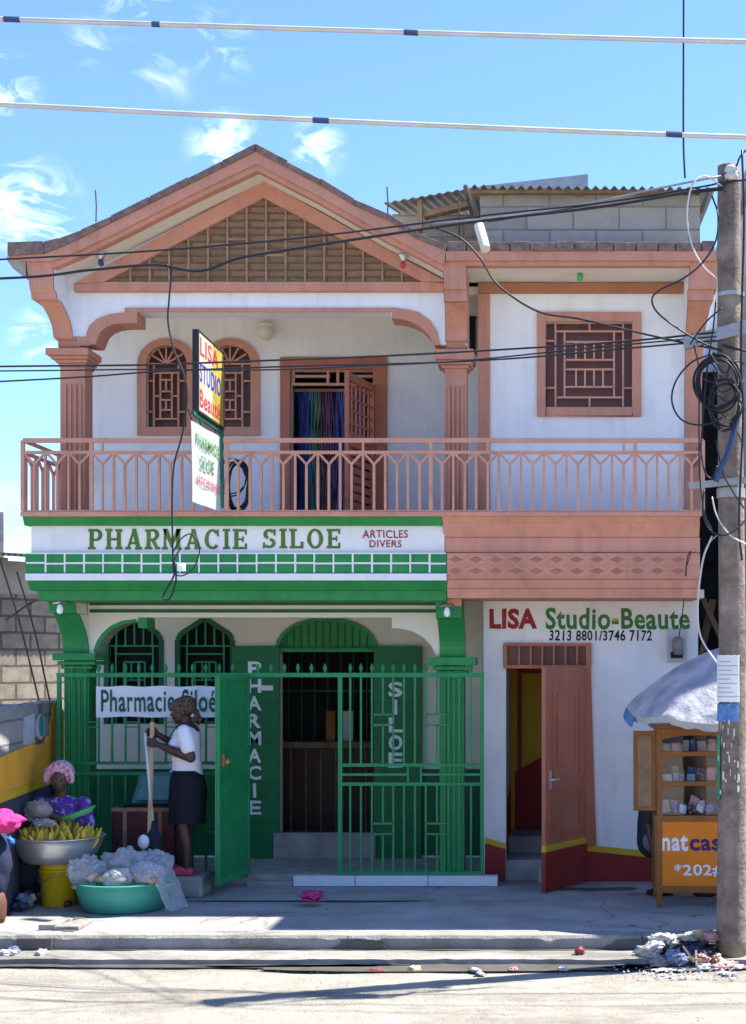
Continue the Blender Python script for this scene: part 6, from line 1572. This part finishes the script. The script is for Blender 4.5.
# pink bonnet with ruffled brim
PKB = bpy.data.materials.new('pink_bonnet_cloth'); PKB.use_nodes = True; nt = PKB.node_tree; pb_ = nt.nodes['Principled BSDF']; lk = nt.links.new; pb_.inputs['Roughness'].default_value = 0.7
tcu = nt.nodes.new('ShaderNodeTexCoord'); vo = nt.nodes.new('ShaderNodeTexVoronoi'); vo.inputs['Scale'].default_value = 26; lk(tcu.outputs['Object'], vo.inputs['Vector'])
rc = nt.nodes.new('ShaderNodeValToRGB'); rc.color_ramp.elements[0].position = 0.22; rc.color_ramp.elements[0].color = (0.62,0.10,0.22,1); rc.color_ramp.elements[1].position = 0.5; rc.color_ramp.elements[1].color = (0.62,0.42,0.50,1)
lk(vo.outputs['Distance'], rc.inputs['Fac']); lk(rc.outputs['Color'], pb_.inputs['Base Color'])
Mh = Matrix((Fs, Ss, Ss.cross(Fs) if Ss.cross(Fs).z > 0 else -Ss.cross(Fs))).transposed(); uph = Mh.col[2]
mb = MB()
mb.ell(hs - Fs*0.045 + uph*0.048, (0.115,0.118,0.112), rot=Mh, nu=26, fn=lambda d: 1+0.03*math.sin(11*math.atan2(d.y,d.x)))
n_ = 26
for k in range(n_):
    a = R(-112 + 224*k/(n_-1)); c_ = hs + Ss*(0.112*math.sin(a)) + uph*(0.022+0.108*math.cos(a)) + Fs*0.03
    mb.ell(c_, 0.023+0.004*math.sin(k*2.4), nu=8, nv=6)
mb.build('bonnet', PKB, sw2, smooth=True, remesh=0.006)

# --- man in black sitting behind the cabinet
YM = 13.15; mo = Vector((X(653,YM), YM, 0)); 
def mp_(x, y, z): return mo + Vector((x, y, z))
mst = MB(); mst.lathe([(0.0,0.0),(0.12,0.0),(0.12,0.03),(0.03,0.06),(0.03,0.36),(0.14,0.37),(0.14,0.40),(0.0,0.40)], mo + Vector((0.06,0.02,0)), 20); tag(mst.build('stool', DARK, smooth=False), 'small dark stool behind the wooden cabinet', 'stool')
mn = thing('person', 'person in black sitting half hidden behind the wooden cabinet', 'person', mo)
Fm, Sm = Vector((1,0,0)), Vector((0,-1,0)); hm_ = mp_(0.07,0.0,1.18)
mb = MB()
mb.limb([mp_(0.0,0,0.48), mp_(0.0,0,0.64), mp_(0.02,0,0.82), mp_(0.04,0,0.96)], [0.13,0.125,0.13,0.08], 16); mb.ell(mp_(0.03,0,0.93), (0.09,0.19,0.07)); mb.limb([mp_(0.04,0,0.96), mp_(0.06,0,1.09)], [0.058,0.053], 12)
head(mb, hm_, Fm, Sm, 0.22)
for s_ in (-1, 1):
    mb.limb([mp_(0.02,0.09*s_,0.49), mp_(0.42,0.11*s_,0.50), mp_(0.40,0.11*s_,0.08)], [0.088,0.060,0.042], 12); mb.limb([mp_(0.38,0.11*s_,0.04), mp_(0.53,0.11*s_,0.03)], [0.038,0.030], 10)
el = mp_(-0.05,-0.22,0.66); wr = mp_(-0.015,-0.24,0.44); mb.limb([mp_(0.02,-0.19,0.92), el, wr], [0.056,0.046,0.028], 12); hand(mb, wr, (0.25,0.0,-0.95), (-0.5,-0.8,0), (0.7,-0.5,0.1), curl=30)
el = mp_(0.06,0.24,0.66); wr = mp_(0.27,0.16,0.58); mb.limb([mp_(0.02,0.19,0.92), el, wr], [0.056,0.046,0.028], 12); hand(mb, wr, (0.95,-0.1,-0.1), (0,0.1,0.95), (0.1,-0.9,0.1), curl=30)
mb.build('body', SKIN, mn, smooth=True, remesh=0.006)
face_bits(hm_, Fm, Sm, mn, 0.22)
mb = MB(); mb.limb([mp_(0.0,0,0.47), mp_(0.0,0,0.64), mp_(0.02,0,0.82), mp_(0.035,0,0.94)], [0.147,0.142,0.145,0.09], 16); mb.ell(mp_(0.03,0,0.925), (0.105,0.21,0.08))
mb.limb([mp_(0.02,-0.19,0.92), mp_(-0.04,-0.215,0.70)], [0.072,0.066], 12); mb.limb([mp_(0.02,0.19,0.92), mp_(0.05,0.23,0.70)], [0.072,0.066], 12)
mb.build('shirt', DKLET, mn, smooth=True, remesh=0.01)
mb = MB()
for s_ in (-1, 1): mb.limb([mp_(0.0,0.09*s_,0.49), mp_(0.42,0.11*s_,0.50), mp_(0.40,0.11*s_,0.13)], [0.105,0.078,0.062], 12)
mb.build('trousers', pmat('grey_trousers', (0.16,0.16,0.19), var=0.2, rough=0.9), mn, smooth=True, remesh=0.01)
mb = MB(); mb.ell(hm_ + Vector((-0.02,0,0.035)), (0.108,0.088,0.092)); mb.build('hair', DARK, mn, smooth=True)
# ------------------------------------------------------------------ the fruit stand
def bagmat(name, col, alpha=0.55):
    m = bpy.data.materials.new(name); m.use_nodes = True; nt = m.node_tree; nt.nodes.clear(); lk = nt.links.new
    o = nt.nodes.new('ShaderNodeOutputMaterial'); t = nt.nodes.new('ShaderNodeBsdfTransparent'); p = nt.nodes.new('ShaderNodeBsdfPrincipled')
    tcb = nt.nodes.new('ShaderNodeTexCoord'); nb_ = nt.nodes.new('ShaderNodeTexNoise'); nb_.inputs['Scale'].default_value = 13; nb_.inputs['Detail'].default_value = 5; nb_.inputs['Distortion'].default_value = 2.5
    lk(tcb.outputs['Object'], nb_.inputs['Vector']); bb = nt.nodes.new('ShaderNodeBump'); bb.inputs['Strength'].default_value = 1.0; bb.inputs['Distance'].default_value = 0.05; lk(nb_.outputs['Fac'], bb.inputs['Height']); lk(bb.outputs[0], p.inputs['Normal'])
    p.inputs['Base Color'].default_value = (*col,1); p.inputs['Roughness'].default_value = 0.22; p.inputs['Specular IOR Level'].default_value = 0.6
    tr_ = nt.nodes.new('ShaderNodeBsdfTranslucent'); tr_.inputs['Color'].default_value = (*col,1)
    m1 = nt.nodes.new('ShaderNodeMixShader'); m1.inputs[0].default_value = 0.3; lk(p.outputs[0], m1.inputs[1]); lk(tr_.outputs[0], m1.inputs[2])
    m2 = nt.nodes.new('ShaderNodeMixShader'); m2.inputs[0].default_value = alpha; lk(t.outputs[0], m2.inputs[1]); lk(m1.outputs[0], m2.inputs[2]); lk(m2.outputs[0], o.inputs[0])
    return m
BAG = bagmat('clear_plastic_film', (0.84,0.86,0.90), 0.55); BAGW = bagmat('white_plastic_film', (0.80,0.80,0.82), 0.85)
def crumple(name, c, rad, mat, seed, amp=0.35, sc=2.2, nu=40, nv=26, rot=0.0, lab=None, cat=None, grp=None, par=None, flat_=False, facet=False, soft=0.45):
    """a crumpled bag: ridged noise pushed along the normals of a ball"""
    mb = MB(); c = Vector(c); rz = Matrix.Rotation(rot, 3, 'Z')
    def fn(d):
        p = d*sc + Vector((seed*3.1, seed*1.7, seed))
        r1 = abs(noise.noise(p))*2.2; r2 = abs(noise.noise(p*2.3))*2.2; r3 = abs(noise.noise(p*5.1))*2.2
        return max(0.4, 0.90 + amp*(0.50*r1 + 0.34*r2 + 0.16*r3 - 0.42))
    mb.ell(c, rad, rot=rz, nu=nu, nv=nv, fn=fn)
    for v in mb.v:
        q = noise.noise_vector((v-c)*(1.6/max(rad))+Vector((seed,0,seed)))
        v += Vector((q.x*rad[0], q.y*rad[1], q.z*rad[2]))*soft*min(amp*1.4,1.0)
    if flat_:
        for v in mb.v: v.z = max(v.z, flat_ + 0.004*noise.noise(v*40))
    o = mb.build(name, mat, par, smooth=False)
    o.data.polygons.foreach_set('use_smooth', [not facet]*len(o.data.polygons))
    if lab: tag(o, lab, cat, grp)
    return o
# yellow bucket
YBk = 12.6; bc = Vector((X(53.5,YBk-0.15), YBk, 0.0))
YEL = pmat('yellow_bucket_plastic', (0.66,0.50,0.01), var=0.08, rough=0.4, bump=0.03, dirt=0.35, dirtcol=(0.30,0.22,0.03))
bk = thing('bucket', 'yellow plastic bucket carrying the metal basin of bananas', 'bucket', bc)
mb = MB(); mb.lathe([(0.0,0.0),(0.138,0.0),(0.145,0.012),(0.160,0.30),(0.172,0.30),(0.172,0.318),(0.160,0.32),(0.163,0.352),(0.168,0.356),(0.168,0.372),(0.158,0.372),(0.152,0.34),(0.135,0.02),(0.0,0.02)], bc, 40); mb.build('pail', YEL, bk, smooth=True)
mb = MB(); mb.tube(catmull([bc+Vector((-0.165,-0.03,0.335)), bc+Vector((-0.13,-0.115,0.20)), bc+Vector((-0.02,-0.165,0.26)), bc+Vector((0.04,-0.168,0.30))], 6), 0.004, 6); mb.build('handle', STEEL, bk)
# metal basin
bz = 0.374; bs2 = Vector((X(54.5,YBk-0.1), YBk, bz)); BR = 0.385
bas = tag(MB().lathe([(0.0,0.0),(0.26,0.0),(0.285,0.012),(0.33,0.08),(0.362,0.165),(0.372,0.205),(BR,0.212),(BR+0.008,0.218),(BR,0.224),(0.366,0.214),(0.355,0.17),(0.32,0.085),(0.27,0.018),(0.0,0.012)], bs2, 56).build('metal_basin', pmat('aluminium_basin', (0.60,0.60,0.61), var=0.06, rough=0.34, metal=0.75, bump=0.04, dirt=0.2, dirtcol=(0.3,0.3,0.3)), smooth=True), 'round aluminium basin heaped with bananas on the yellow bucket', 'basin')
BANM = pmat('banana_peel', (0.66,0.46,0.04), var=0.2, scale=8, rough=0.5, bump=0.05, dirt=0.75, dirtcol=(0.07,0.045,0.015))
BANG = pmat('greenish_banana_peel', (0.56,0.46,0.06), var=0.2, scale=8, rough=0.5, bump=0.05, dirt=0.7, dirtcol=(0.06,0.045,0.015))
def ban_mesh(mat, bend):
    mb = MB(); pts, rs = [], []
    for k in range(9):
        t = k/8; a = (t-0.5)*bend; pts.append((0.16/bend*(math.cos(a)-math.cos(bend/2)), 0, 0.08+0.16/bend*math.sin(a)))
        rs.append((0.006,0.012,0.0185,0.021,0.0215,0.021,0.018,0.010,0.0055)[k])
    mb.tube(pts, rs, 7); return mb.build('banana', mat, smooth=True)
protos = [ban_mesh(BANM, 1.0), ban_mesh(BANM, 1.5), ban_mesh(BANG, 1.0)]
rnd = random.Random(21); first = set()
spots = []
for ring, (rr, cnt_, zz) in enumerate(((0.335,40,0.165),(0.285,34,0.185),(0.225,26,0.205),(0.16,18,0.225),(0.09,10,0.235))):
    for k in range(cnt_):
        a = 2*math.pi*(k+0.5*(ring % 2))/cnt_ + rnd.uniform(-0.05,0.05); spots.append((a, rr+rnd.uniform(-0.012,0.012), zz+rnd.uniform(-0.015,0.02)))
for a, rr, zz in spots:
    if math.sin(a) > 0.55 and rr > 0.2: continue                   # far side, out of sight behind the heap
    i = rnd.choices((0,1,2), (5,3,2))[0]
    o = protos[i] if i not in first else protos[i].copy()
    if i in first: COL.objects.link(o)
    first.add(i)
    o.location = bs2 + Vector((rr*math.cos(a), rr*math.sin(a), zz-0.045))
    o.rotation_euler = (rnd.uniform(-0.42,0.42), rnd.uniform(-0.25,0.5), a + math.pi + rnd.uniform(-1.2,1.2))
    tag(o, 'ripe banana standing in the heap on the aluminium basin', 'banana', 'bananas heaped in the aluminium basin')
# teal basin with bagged food
tb_ = Vector((X(116.5,12.2), 12.42, 0.0))
TEAL = pmat('teal_basin_plastic', (0.05,0.30,0.235), var=0.06, rough=0.4, bump=0.03, dirt=0.25, dirtcol=(0.04,0.17,0.14))
tag(MB().lathe([(0.0,0.0),(0.31,0.0),(0.335,0.015),(0.385,0.15),(0.405,0.225),(0.425,0.235),(0.428,0.245),(0.41,0.25),(0.395,0.235),(0.37,0.15),(0.32,0.025),(0.0,0.02)], tb_, 60).build('teal_basin', TEAL, smooth=True), 'wide teal plastic basin of bagged food on the pavement', 'basin')
FOOD = pmat('fried_dough', (0.45,0.22,0.10), var=0.3, scale=20, rough=0.7, bump=0.3); FOOD2 = pmat('pale_bread', (0.55,0.42,0.30), var=0.2, scale=15, rough=0.8, bump=0.3)
k = 0
for (px, py, dy, r_, m_) in ((93,877,-0.26,0.062,FOOD2),(100,879,-0.30,0.05,FOOD),(139,879,-0.28,0.055,FOOD),(146,877,-0.24,0.058,FOOD2),(152,880,-0.3,0.05,FOOD),(122,880,-0.34,0.045,FOOD2),(114,874,-0.2,0.06,FOOD2)):
    Y = tb_.y + dy*0.9; lab = ('pale bread roll in the bags of the teal basin','brown fried dough piece in the bags of the teal basin')[m_ is FOOD]
    crumple('bread_roll', P(px, py, Y), (r_, r_*0.8, r_*0.62), m_, k+1, amp=0.15, sc=1.5, nu=18, nv=12, lab=lab, cat='bread', grp='bread rolls in the teal basin' if m_ is FOOD2 else 'fried dough in the teal basin'); k += 1
bags = [('left clear bag with a peaked corner in the teal basin', 88, 872, -0.14, (0.16,0.14,0.13), 3, BAG), ('tall crumpled clear bag in the middle of teal basin', 124, 868, 0.02, (0.19,0.16,0.17), 5, BAG),
        ('low clear bag at the front of the teal basin', 117, 878, -0.26, (0.13,0.09,0.08), 8, BAG), ('clear bag over the bread at right of teal basin', 147, 874, -0.18, (0.15,0.12,0.11), 11, BAG),
        ('rear clear bag slumping over the right rim of teal basin', 152, 866, 0.12, (0.17,0.14,0.14), 14, BAG)]
for lab, px, py, dy, rad, sd, m_ in bags:
    crumple('plastic_bag', P(px, py, tb_.y+dy), rad, m_, sd, amp=0.42, sc=1.35, nu=64, nv=42, soft=0.16, lab=lab, cat='plastic bag', grp='clear bags in the teal basin')
# bag end hanging over the rim, and its peak
mb = MB(); vs = []; nx_, nz_ = 14, 14
for j in range(nz_+1):
    for i in range(nx_+1):
        u, v = i/nx_, j/nz_; x = 0.28+0.10*u+0.15*v**1.2 + 0.03*noise.noise(Vector((u*4,v*4,2))); y = -0.30+0.34*u + 0.05*noise.noise(Vector((u*5,v*5,8))); z = 0.36-0.02*u-0.34*v**1.7 + 0.055*noise.noise(Vector((u*5,v*5,4)))
        vs.append(tb_ + Vector((x,y,max(z,0.006))))
mb.add(vs, [(j*(nx_+1)+i, j*(nx_+1)+i+1, (j+1)*(nx_+1)+i+1, (j+1)*(nx_+1)+i) for j in range(nz_) for i in range(nx_)])
tag(mb.build('plastic_sheet', BAG, smooth=True), 'loose clear plastic sheet spilling from the teal basin to the ground', 'plastic sheet')
# things round the seller
crumple('plastic_bag', P(38, 811, 12.62), (0.12,0.09,0.10), bagmat('held_clear_film', (0.72,0.68,0.62), 0.45), 17, amp=0.3, sc=1.4, soft=0.15, lab='clear bag of bread held up by the seated seller', cat='plastic bag')
crumple('bread_loaf', P(42, 811, 12.68), (0.10,0.07,0.07), FOOD2, 31, amp=0.12, nu=18, nv=12, lab='pale loaf inside the bag held by the seller', cat='bread')
crumple('plastic_bag', P(44, 823, 12.45), (0.10,0.08,0.035), BAGW, 23, amp=0.5, sc=2.8, lab='thin white bag lying on top of the bananas', cat='plastic bag')
GLID = pmat('light_green_plastic', (0.10,0.50,0.17), rough=0.35, bump=0.02)
gl_ = thing('green_tray', 'light green plastic tray resting on the bananas by the seller', 'tray', P(80, 814, 12.62))
mb = MB(); tM = Matrix.Rotation(R(-20), 3, 'Y') @ Matrix.Rotation(R(4), 3, 'X'); pc = P(79.5, 816, 12.58)
vs = []
for r_, z in ((0.0,0.0),(0.115,0.0),(0.155,0.032),(0.16,0.034),(0.157,0.040),(0.115,0.008),(0.0,0.008)):
    for k in range(32):
        a = 2*math.pi*k/32; vs.append(pc + tM @ Vector((max(r_,1e-4)*math.cos(a), 0.75*max(r_,1e-4)*math.sin(a), z)))
mb.add(vs, [(i*32+k, i*32+(k+1)%32, (i+1)*32+(k+1)%32, (i+1)*32+k) for i in range(6) for k in range(32)]); mb.build('tray_body', GLID, gl_, smooth=True)
crumple('pink_cloth_bundle', P(-2, 822, 11.72), (0.19,0.16,0.105), pmat('hot_pink_cloth', (0.60,0.03,0.20), var=0.2, rough=0.8, bump=0.2), 41, amp=0.3, sc=1.6, lab='hot pink cloth bundle at the left edge beside the seller', cat='bundle')
crumple('blue_sack', P(-12, 868, 11.80), (0.19,0.18,0.36), pmat('dark_blue_sack', (0.012,0.02,0.05), var=0.3, rough=0.85, bump=0.2), 43, amp=0.22, sc=1.4, lab='dark blue sack under the pink bundle at left edge', cat='sack', flat_=0.002)
tag(MB().lathe([(0.0,0.0),(0.085,0.0),(0.10,0.05),(0.105,0.16),(0.09,0.22),(0.06,0.26),(0.0,0.26)], (X(-7,11.75),11.75,0.0), 24).build('clay_pot', pmat('terracotta_pot', (0.12,0.045,0.03), rough=0.7), smooth=True), 'terracotta coloured pot at the left edge of the pavement', 'pot')
crumple('plastic_bag', P(9, 842, 12.1), (0.05,0.04,0.045), pmat('bright_blue_plastic', (0.02,0.12,0.45), rough=0.4), 51, amp=0.5, nu=20, nv=14, lab='small bright blue plastic bag left of the banana basin', cat='plastic bag')
# ------------------------------------------------------------------ litter
MT = {n: pmat('litter_'+n, c, var=0.15, scale=12, rough=0.55, bump=0.15) for n, c in dict(white=(0.56,0.55,0.53), blue=(0.14,0.19,0.32), navy=(0.04,0.045,0.08), pink=(0.42,0.22,0.19), red=(0.32,0.05,0.07), yellow=(0.48,0.39,0.22), grey=(0.30,0.30,0.33), magenta=(0.55,0.05,0.19), black=(0.03,0.03,0.035), tan=(0.42,0.30,0.19)).items()}
def litter(lab, px, py, Y, rad, m_, sd, name='litter_scrap', grp='litter scraps', amp=0.55, ground=None, cat='litter'):
    p = P(px, py, Y); rad = (rad[0]*1.1, rad[1]*1.1, rad[2]*0.8)
    return crumple(name, p, rad, m_, sd, amp=amp*1.15, sc=2.4, nu=34, nv=22, facet=False, rot=sd, lab=lab, cat=cat, grp=grp, flat_=ground if ground is not None else -0.134)
HG = 'rubbish heap by the pole'
for lab, px, py, Y, rad, m_, sd in (
    ('pale blue grey bag at the left of the rubbish heap', 652, 951, 10.95, (0.11,0.09,0.08), BAGW, 1),
    ('long grey white bag behind the rubbish heap', 668, 940, 11.08, (0.16,0.08,0.06), BAGW, 2),
    ('black sack in the middle of the rubbish heap', 688, 948, 11.0, (0.18,0.11,0.10), MT['black'], 3),
    ('knotted white and pink bag at front of rubbish heap', 661, 963, 10.78, (0.085,0.07,0.065), bagmat('pinkish_film',(0.70,0.55,0.55),0.9), 4),
    ('blue printed bag at the front of the rubbish heap', 676, 958, 10.75, (0.09,0.07,0.07), bagmat('blue_film',(0.40,0.48,0.66),0.9), 5),
    ('yellow orange wrapper on top of the rubbish heap', 701, 935, 10.98, (0.06,0.05,0.06), MT['yellow'], 6),
    ('salmon coloured wrapper against the pole', 711, 936, 10.93, (0.07,0.05,0.05), MT['pink'], 7),
    ('white crumpled paper on top of the rubbish heap', 690, 937, 11.0, (0.08,0.05,0.04), BAGW, 8),
    ('pink wrapper at the middle front of the rubbish heap', 701, 959, 10.75, (0.07,0.05,0.045), MT['pink'], 9),
    ('large pink packet before the foot of the pole', 723, 966, 10.68, (0.095,0.05,0.045), MT['pink'], 10),
    ('white crumpled bag before the foot of the pole', 705, 969, 10.66, (0.075,0.05,0.04), BAGW, 12),
    ('flat white paper scrap in front of the rubbish heap', 668, 974, 10.62, (0.09,0.04,0.015), MT['white'], 13),
    ('pale tan scrap in front of the pole', 717, 960, 10.72, (0.06,0.04,0.05), MT['tan'], 14),
    ('grey flat scrap lying furthest out on the road', 726, 980, 10.5, (0.07,0.03,0.014), MT['grey'], 15),
    ('grey white scrap right of the pink packet', 738, 968, 10.66, (0.05,0.04,0.03), MT['white'], 16),
    ('navy rag behind the front bags of the heap', 697, 953, 10.88, (0.14,0.08,0.07), MT['navy'], 18)):
    litter(lab, px, py, Y, rad, m_, sd, 'rubbish_bag' if 'bag' in lab or 'sack' in lab else 'rubbish_scrap', HG, cat='rubbish', ground=-0.132)
for i, (px, py, qx, qy, lab) in enumerate(((683,946,694,962,'pale stick leaning left on the rubbish heap'),(696,950,697,972,'pale stick standing at the front of the rubbish heap'),(685,958,701,960,'short flat stick across the rubbish heap'))):
    tag(MB().bar(P(px,py,10.72), P(qx,qy,10.66), 0.016, 0.008).build('stick', MT['yellow']), lab, 'stick', 'sticks in the rubbish heap')
rnd = random.Random(9)
mb = MB()
for i in range(260):
    x = X(690,10.8)+rnd.gauss(0,0.28); y = rnd.uniform(10.3,10.85); s_ = rnd.uniform(0.006,0.02); z = -0.140+s_*0.3
    a = rnd.uniform(0,6.28); d1 = Vector((math.cos(a),math.sin(a),rnd.uniform(-.3,.3)))*s_; d2 = Vector((-math.sin(a),math.cos(a),rnd.uniform(-.3,.3)))*s_*rnd.uniform(.4,1); c = Vector((x,y,z)); h = Vector((0,0,s_*0.5))
    mb.add([c-d1,c-d2,c+d1,c+d2,c+h], [(0,1,4),(1,2,4),(2,3,4),(3,0,4)])
tag(mb.build('heap_debris', MT['grey']), 'fine grey debris strewn under the rubbish heap', kind='stuff')
for (lab, px, py, Y, rad, m_, sd, gz) in (
    ('magenta frilly plastic flower lying on the damp streak', 311, 896, 12.55, (0.075,0.07,0.05), 'magenta', 21, 0.004),
    ('crimson ball of litter in the gutter below the pavement', 580, 951, 10.98, (0.035,0.03,0.035), 'red', 22, -0.098),
    ('faded pink ball of litter at the edge of the road', 513, 970, 10.6, (0.035,0.03,0.03), 'pink', 23, -0.134),
    ('flat blue grey wrapper on the road edge', 476, 971, 10.55, (0.11,0.03,0.02), 'grey', 24, -0.134),
    ('red wrapper beside the black strip in the gutter', 378, 971, 10.6, (0.06,0.025,0.02), 'red', 25, -0.134),
    ('pale yellow wrapper at the edge of the road', 415, 969, 10.62, (0.05,0.03,0.03), 'yellow', 26, -0.134),
    ('white scrap flattened on the road edge below gutter', 563, 969, 10.6, (0.05,0.03,0.014), 'white', 27, -0.134),
    ('white paper in the gutter below the broken drain', 7, 953, 10.98, (0.08,0.04,0.03), 'white', 28, -0.098),
    ('blue white wrapper beside the paper below the drain', 13, 951, 11.02, (0.04,0.03,0.04), 'blue', 29, -0.098),
    ('white curled scrap right of the broken drain', 41, 953, 11.0, (0.07,0.03,0.03), 'white', 30, -0.098),
    ('dark rag lying on the pavement left of the bucket', 7, 914, 12.1, (0.04,0.03,0.02), 'black', 33, 0.004)):
    litter(lab, px, py, Y, rad, MT[m_], sd, 'plastic_flower' if 'flower' in lab else 'litter_scrap', 'litter scraps', ground=gz, amp=1.2 if 'flower' in lab else 0.55)
for (lab, px, py, Y, rad, m_, sd) in (
    ('blue wrapper on the ground behind the yellow bucket', 23, 898, 12.35, (0.06,0.05,0.05), 'blue', 34),
    ('navy wrapper under the blue wrapper by the bucket', 20, 906, 12.25, (0.06,0.04,0.04), 'navy', 35),
    ('tan scrap touching the left side of yellow bucket', 29, 903, 12.35, (0.035,0.03,0.04), 'tan', 36),
    ('yellow peel scrap between bucket and blue wrapper', 32, 898, 12.4, (0.03,0.03,0.04), 'yellow', 37),
    ('white crumpled paper at the shoes of standing woman', 143, 886, 12.75, (0.03,0.03,0.03), 'white', 38)):
    litter(lab, px, py, Y, rad, MT[m_], sd, 'litter_scrap', 'litter by the fruit stand', ground=0.004)
rnd = random.Random(4)
mb = MB()
for i in range(1500):
    x = rnd.uniform(-5, 2.2); y = 10.75 - abs(rnd.gauss(0,0.35)) if i % 3 else rnd.uniform(8.6,10.7); s_ = rnd.uniform(0.002,0.007)*(1 if i % 12 else 1.6)
    c = Vector((x,y,-0.146)); a = rnd.uniform(0,6.28); q = []
    for k in range(5): q.append(c + Vector((s_*math.cos(a+k*1.257)*rnd.uniform(.6,1.1), s_*math.sin(a+k*1.257)*rnd.uniform(.6,1.1), 0)))
    q.append(c + Vector((0,0,s_*rnd.uniform(0.3,0.7)))); mb.add(q, [(k,(k+1)%5,5) for k in range(5)])
tag(mb.build('road_grit', KERBM), 'loose pale stones and grit along the road edge', kind='stuff')
# bead curtain in the balcony doorway
bcn = thing('bead_curtain', 'dark multicoloured bead curtain hanging in the balcony doorway', 'curtain', P(317, 392, YW+0.16))
cols = [(0.02,0.035,0.16),(0.02,0.10,0.14),(0.03,0.12,0.05),(0.16,0.12,0.03),(0.16,0.03,0.05),(0.06,0.02,0.12),(0.02,0.02,0.03),(0.02,0.05,0.22)]
cm = [pmat('bead_colour', c, rough=0.3, bump=0) for c in cols]
rnd = random.Random(3)
for i in range(34):
    px = 300 + i*1.9; pts = []
    for k in range(9): pts.append(P(px + rnd.uniform(-0.9,0.9), 392 + k*17, YW+0.15+rnd.uniform(-0.02,0.02)))
    order = [0,7,0,7,0,1,1,1,2,2,3,6,4,6,4,4,5,6,5,5,7,0,7,7,0,1,2,3,4,5,0,7,0,0]
    MB().tube(pts, [0.013 if k % 2 else 0.009 for k in range(9)], 6).build('strand', cm[order[i]], bcn)
mb = MB(); mb.bar(P(294,390.5,YW+0.15), P(366,390.5,YW+0.15), 0.03); mb.build('rod', WOOD, bcn)
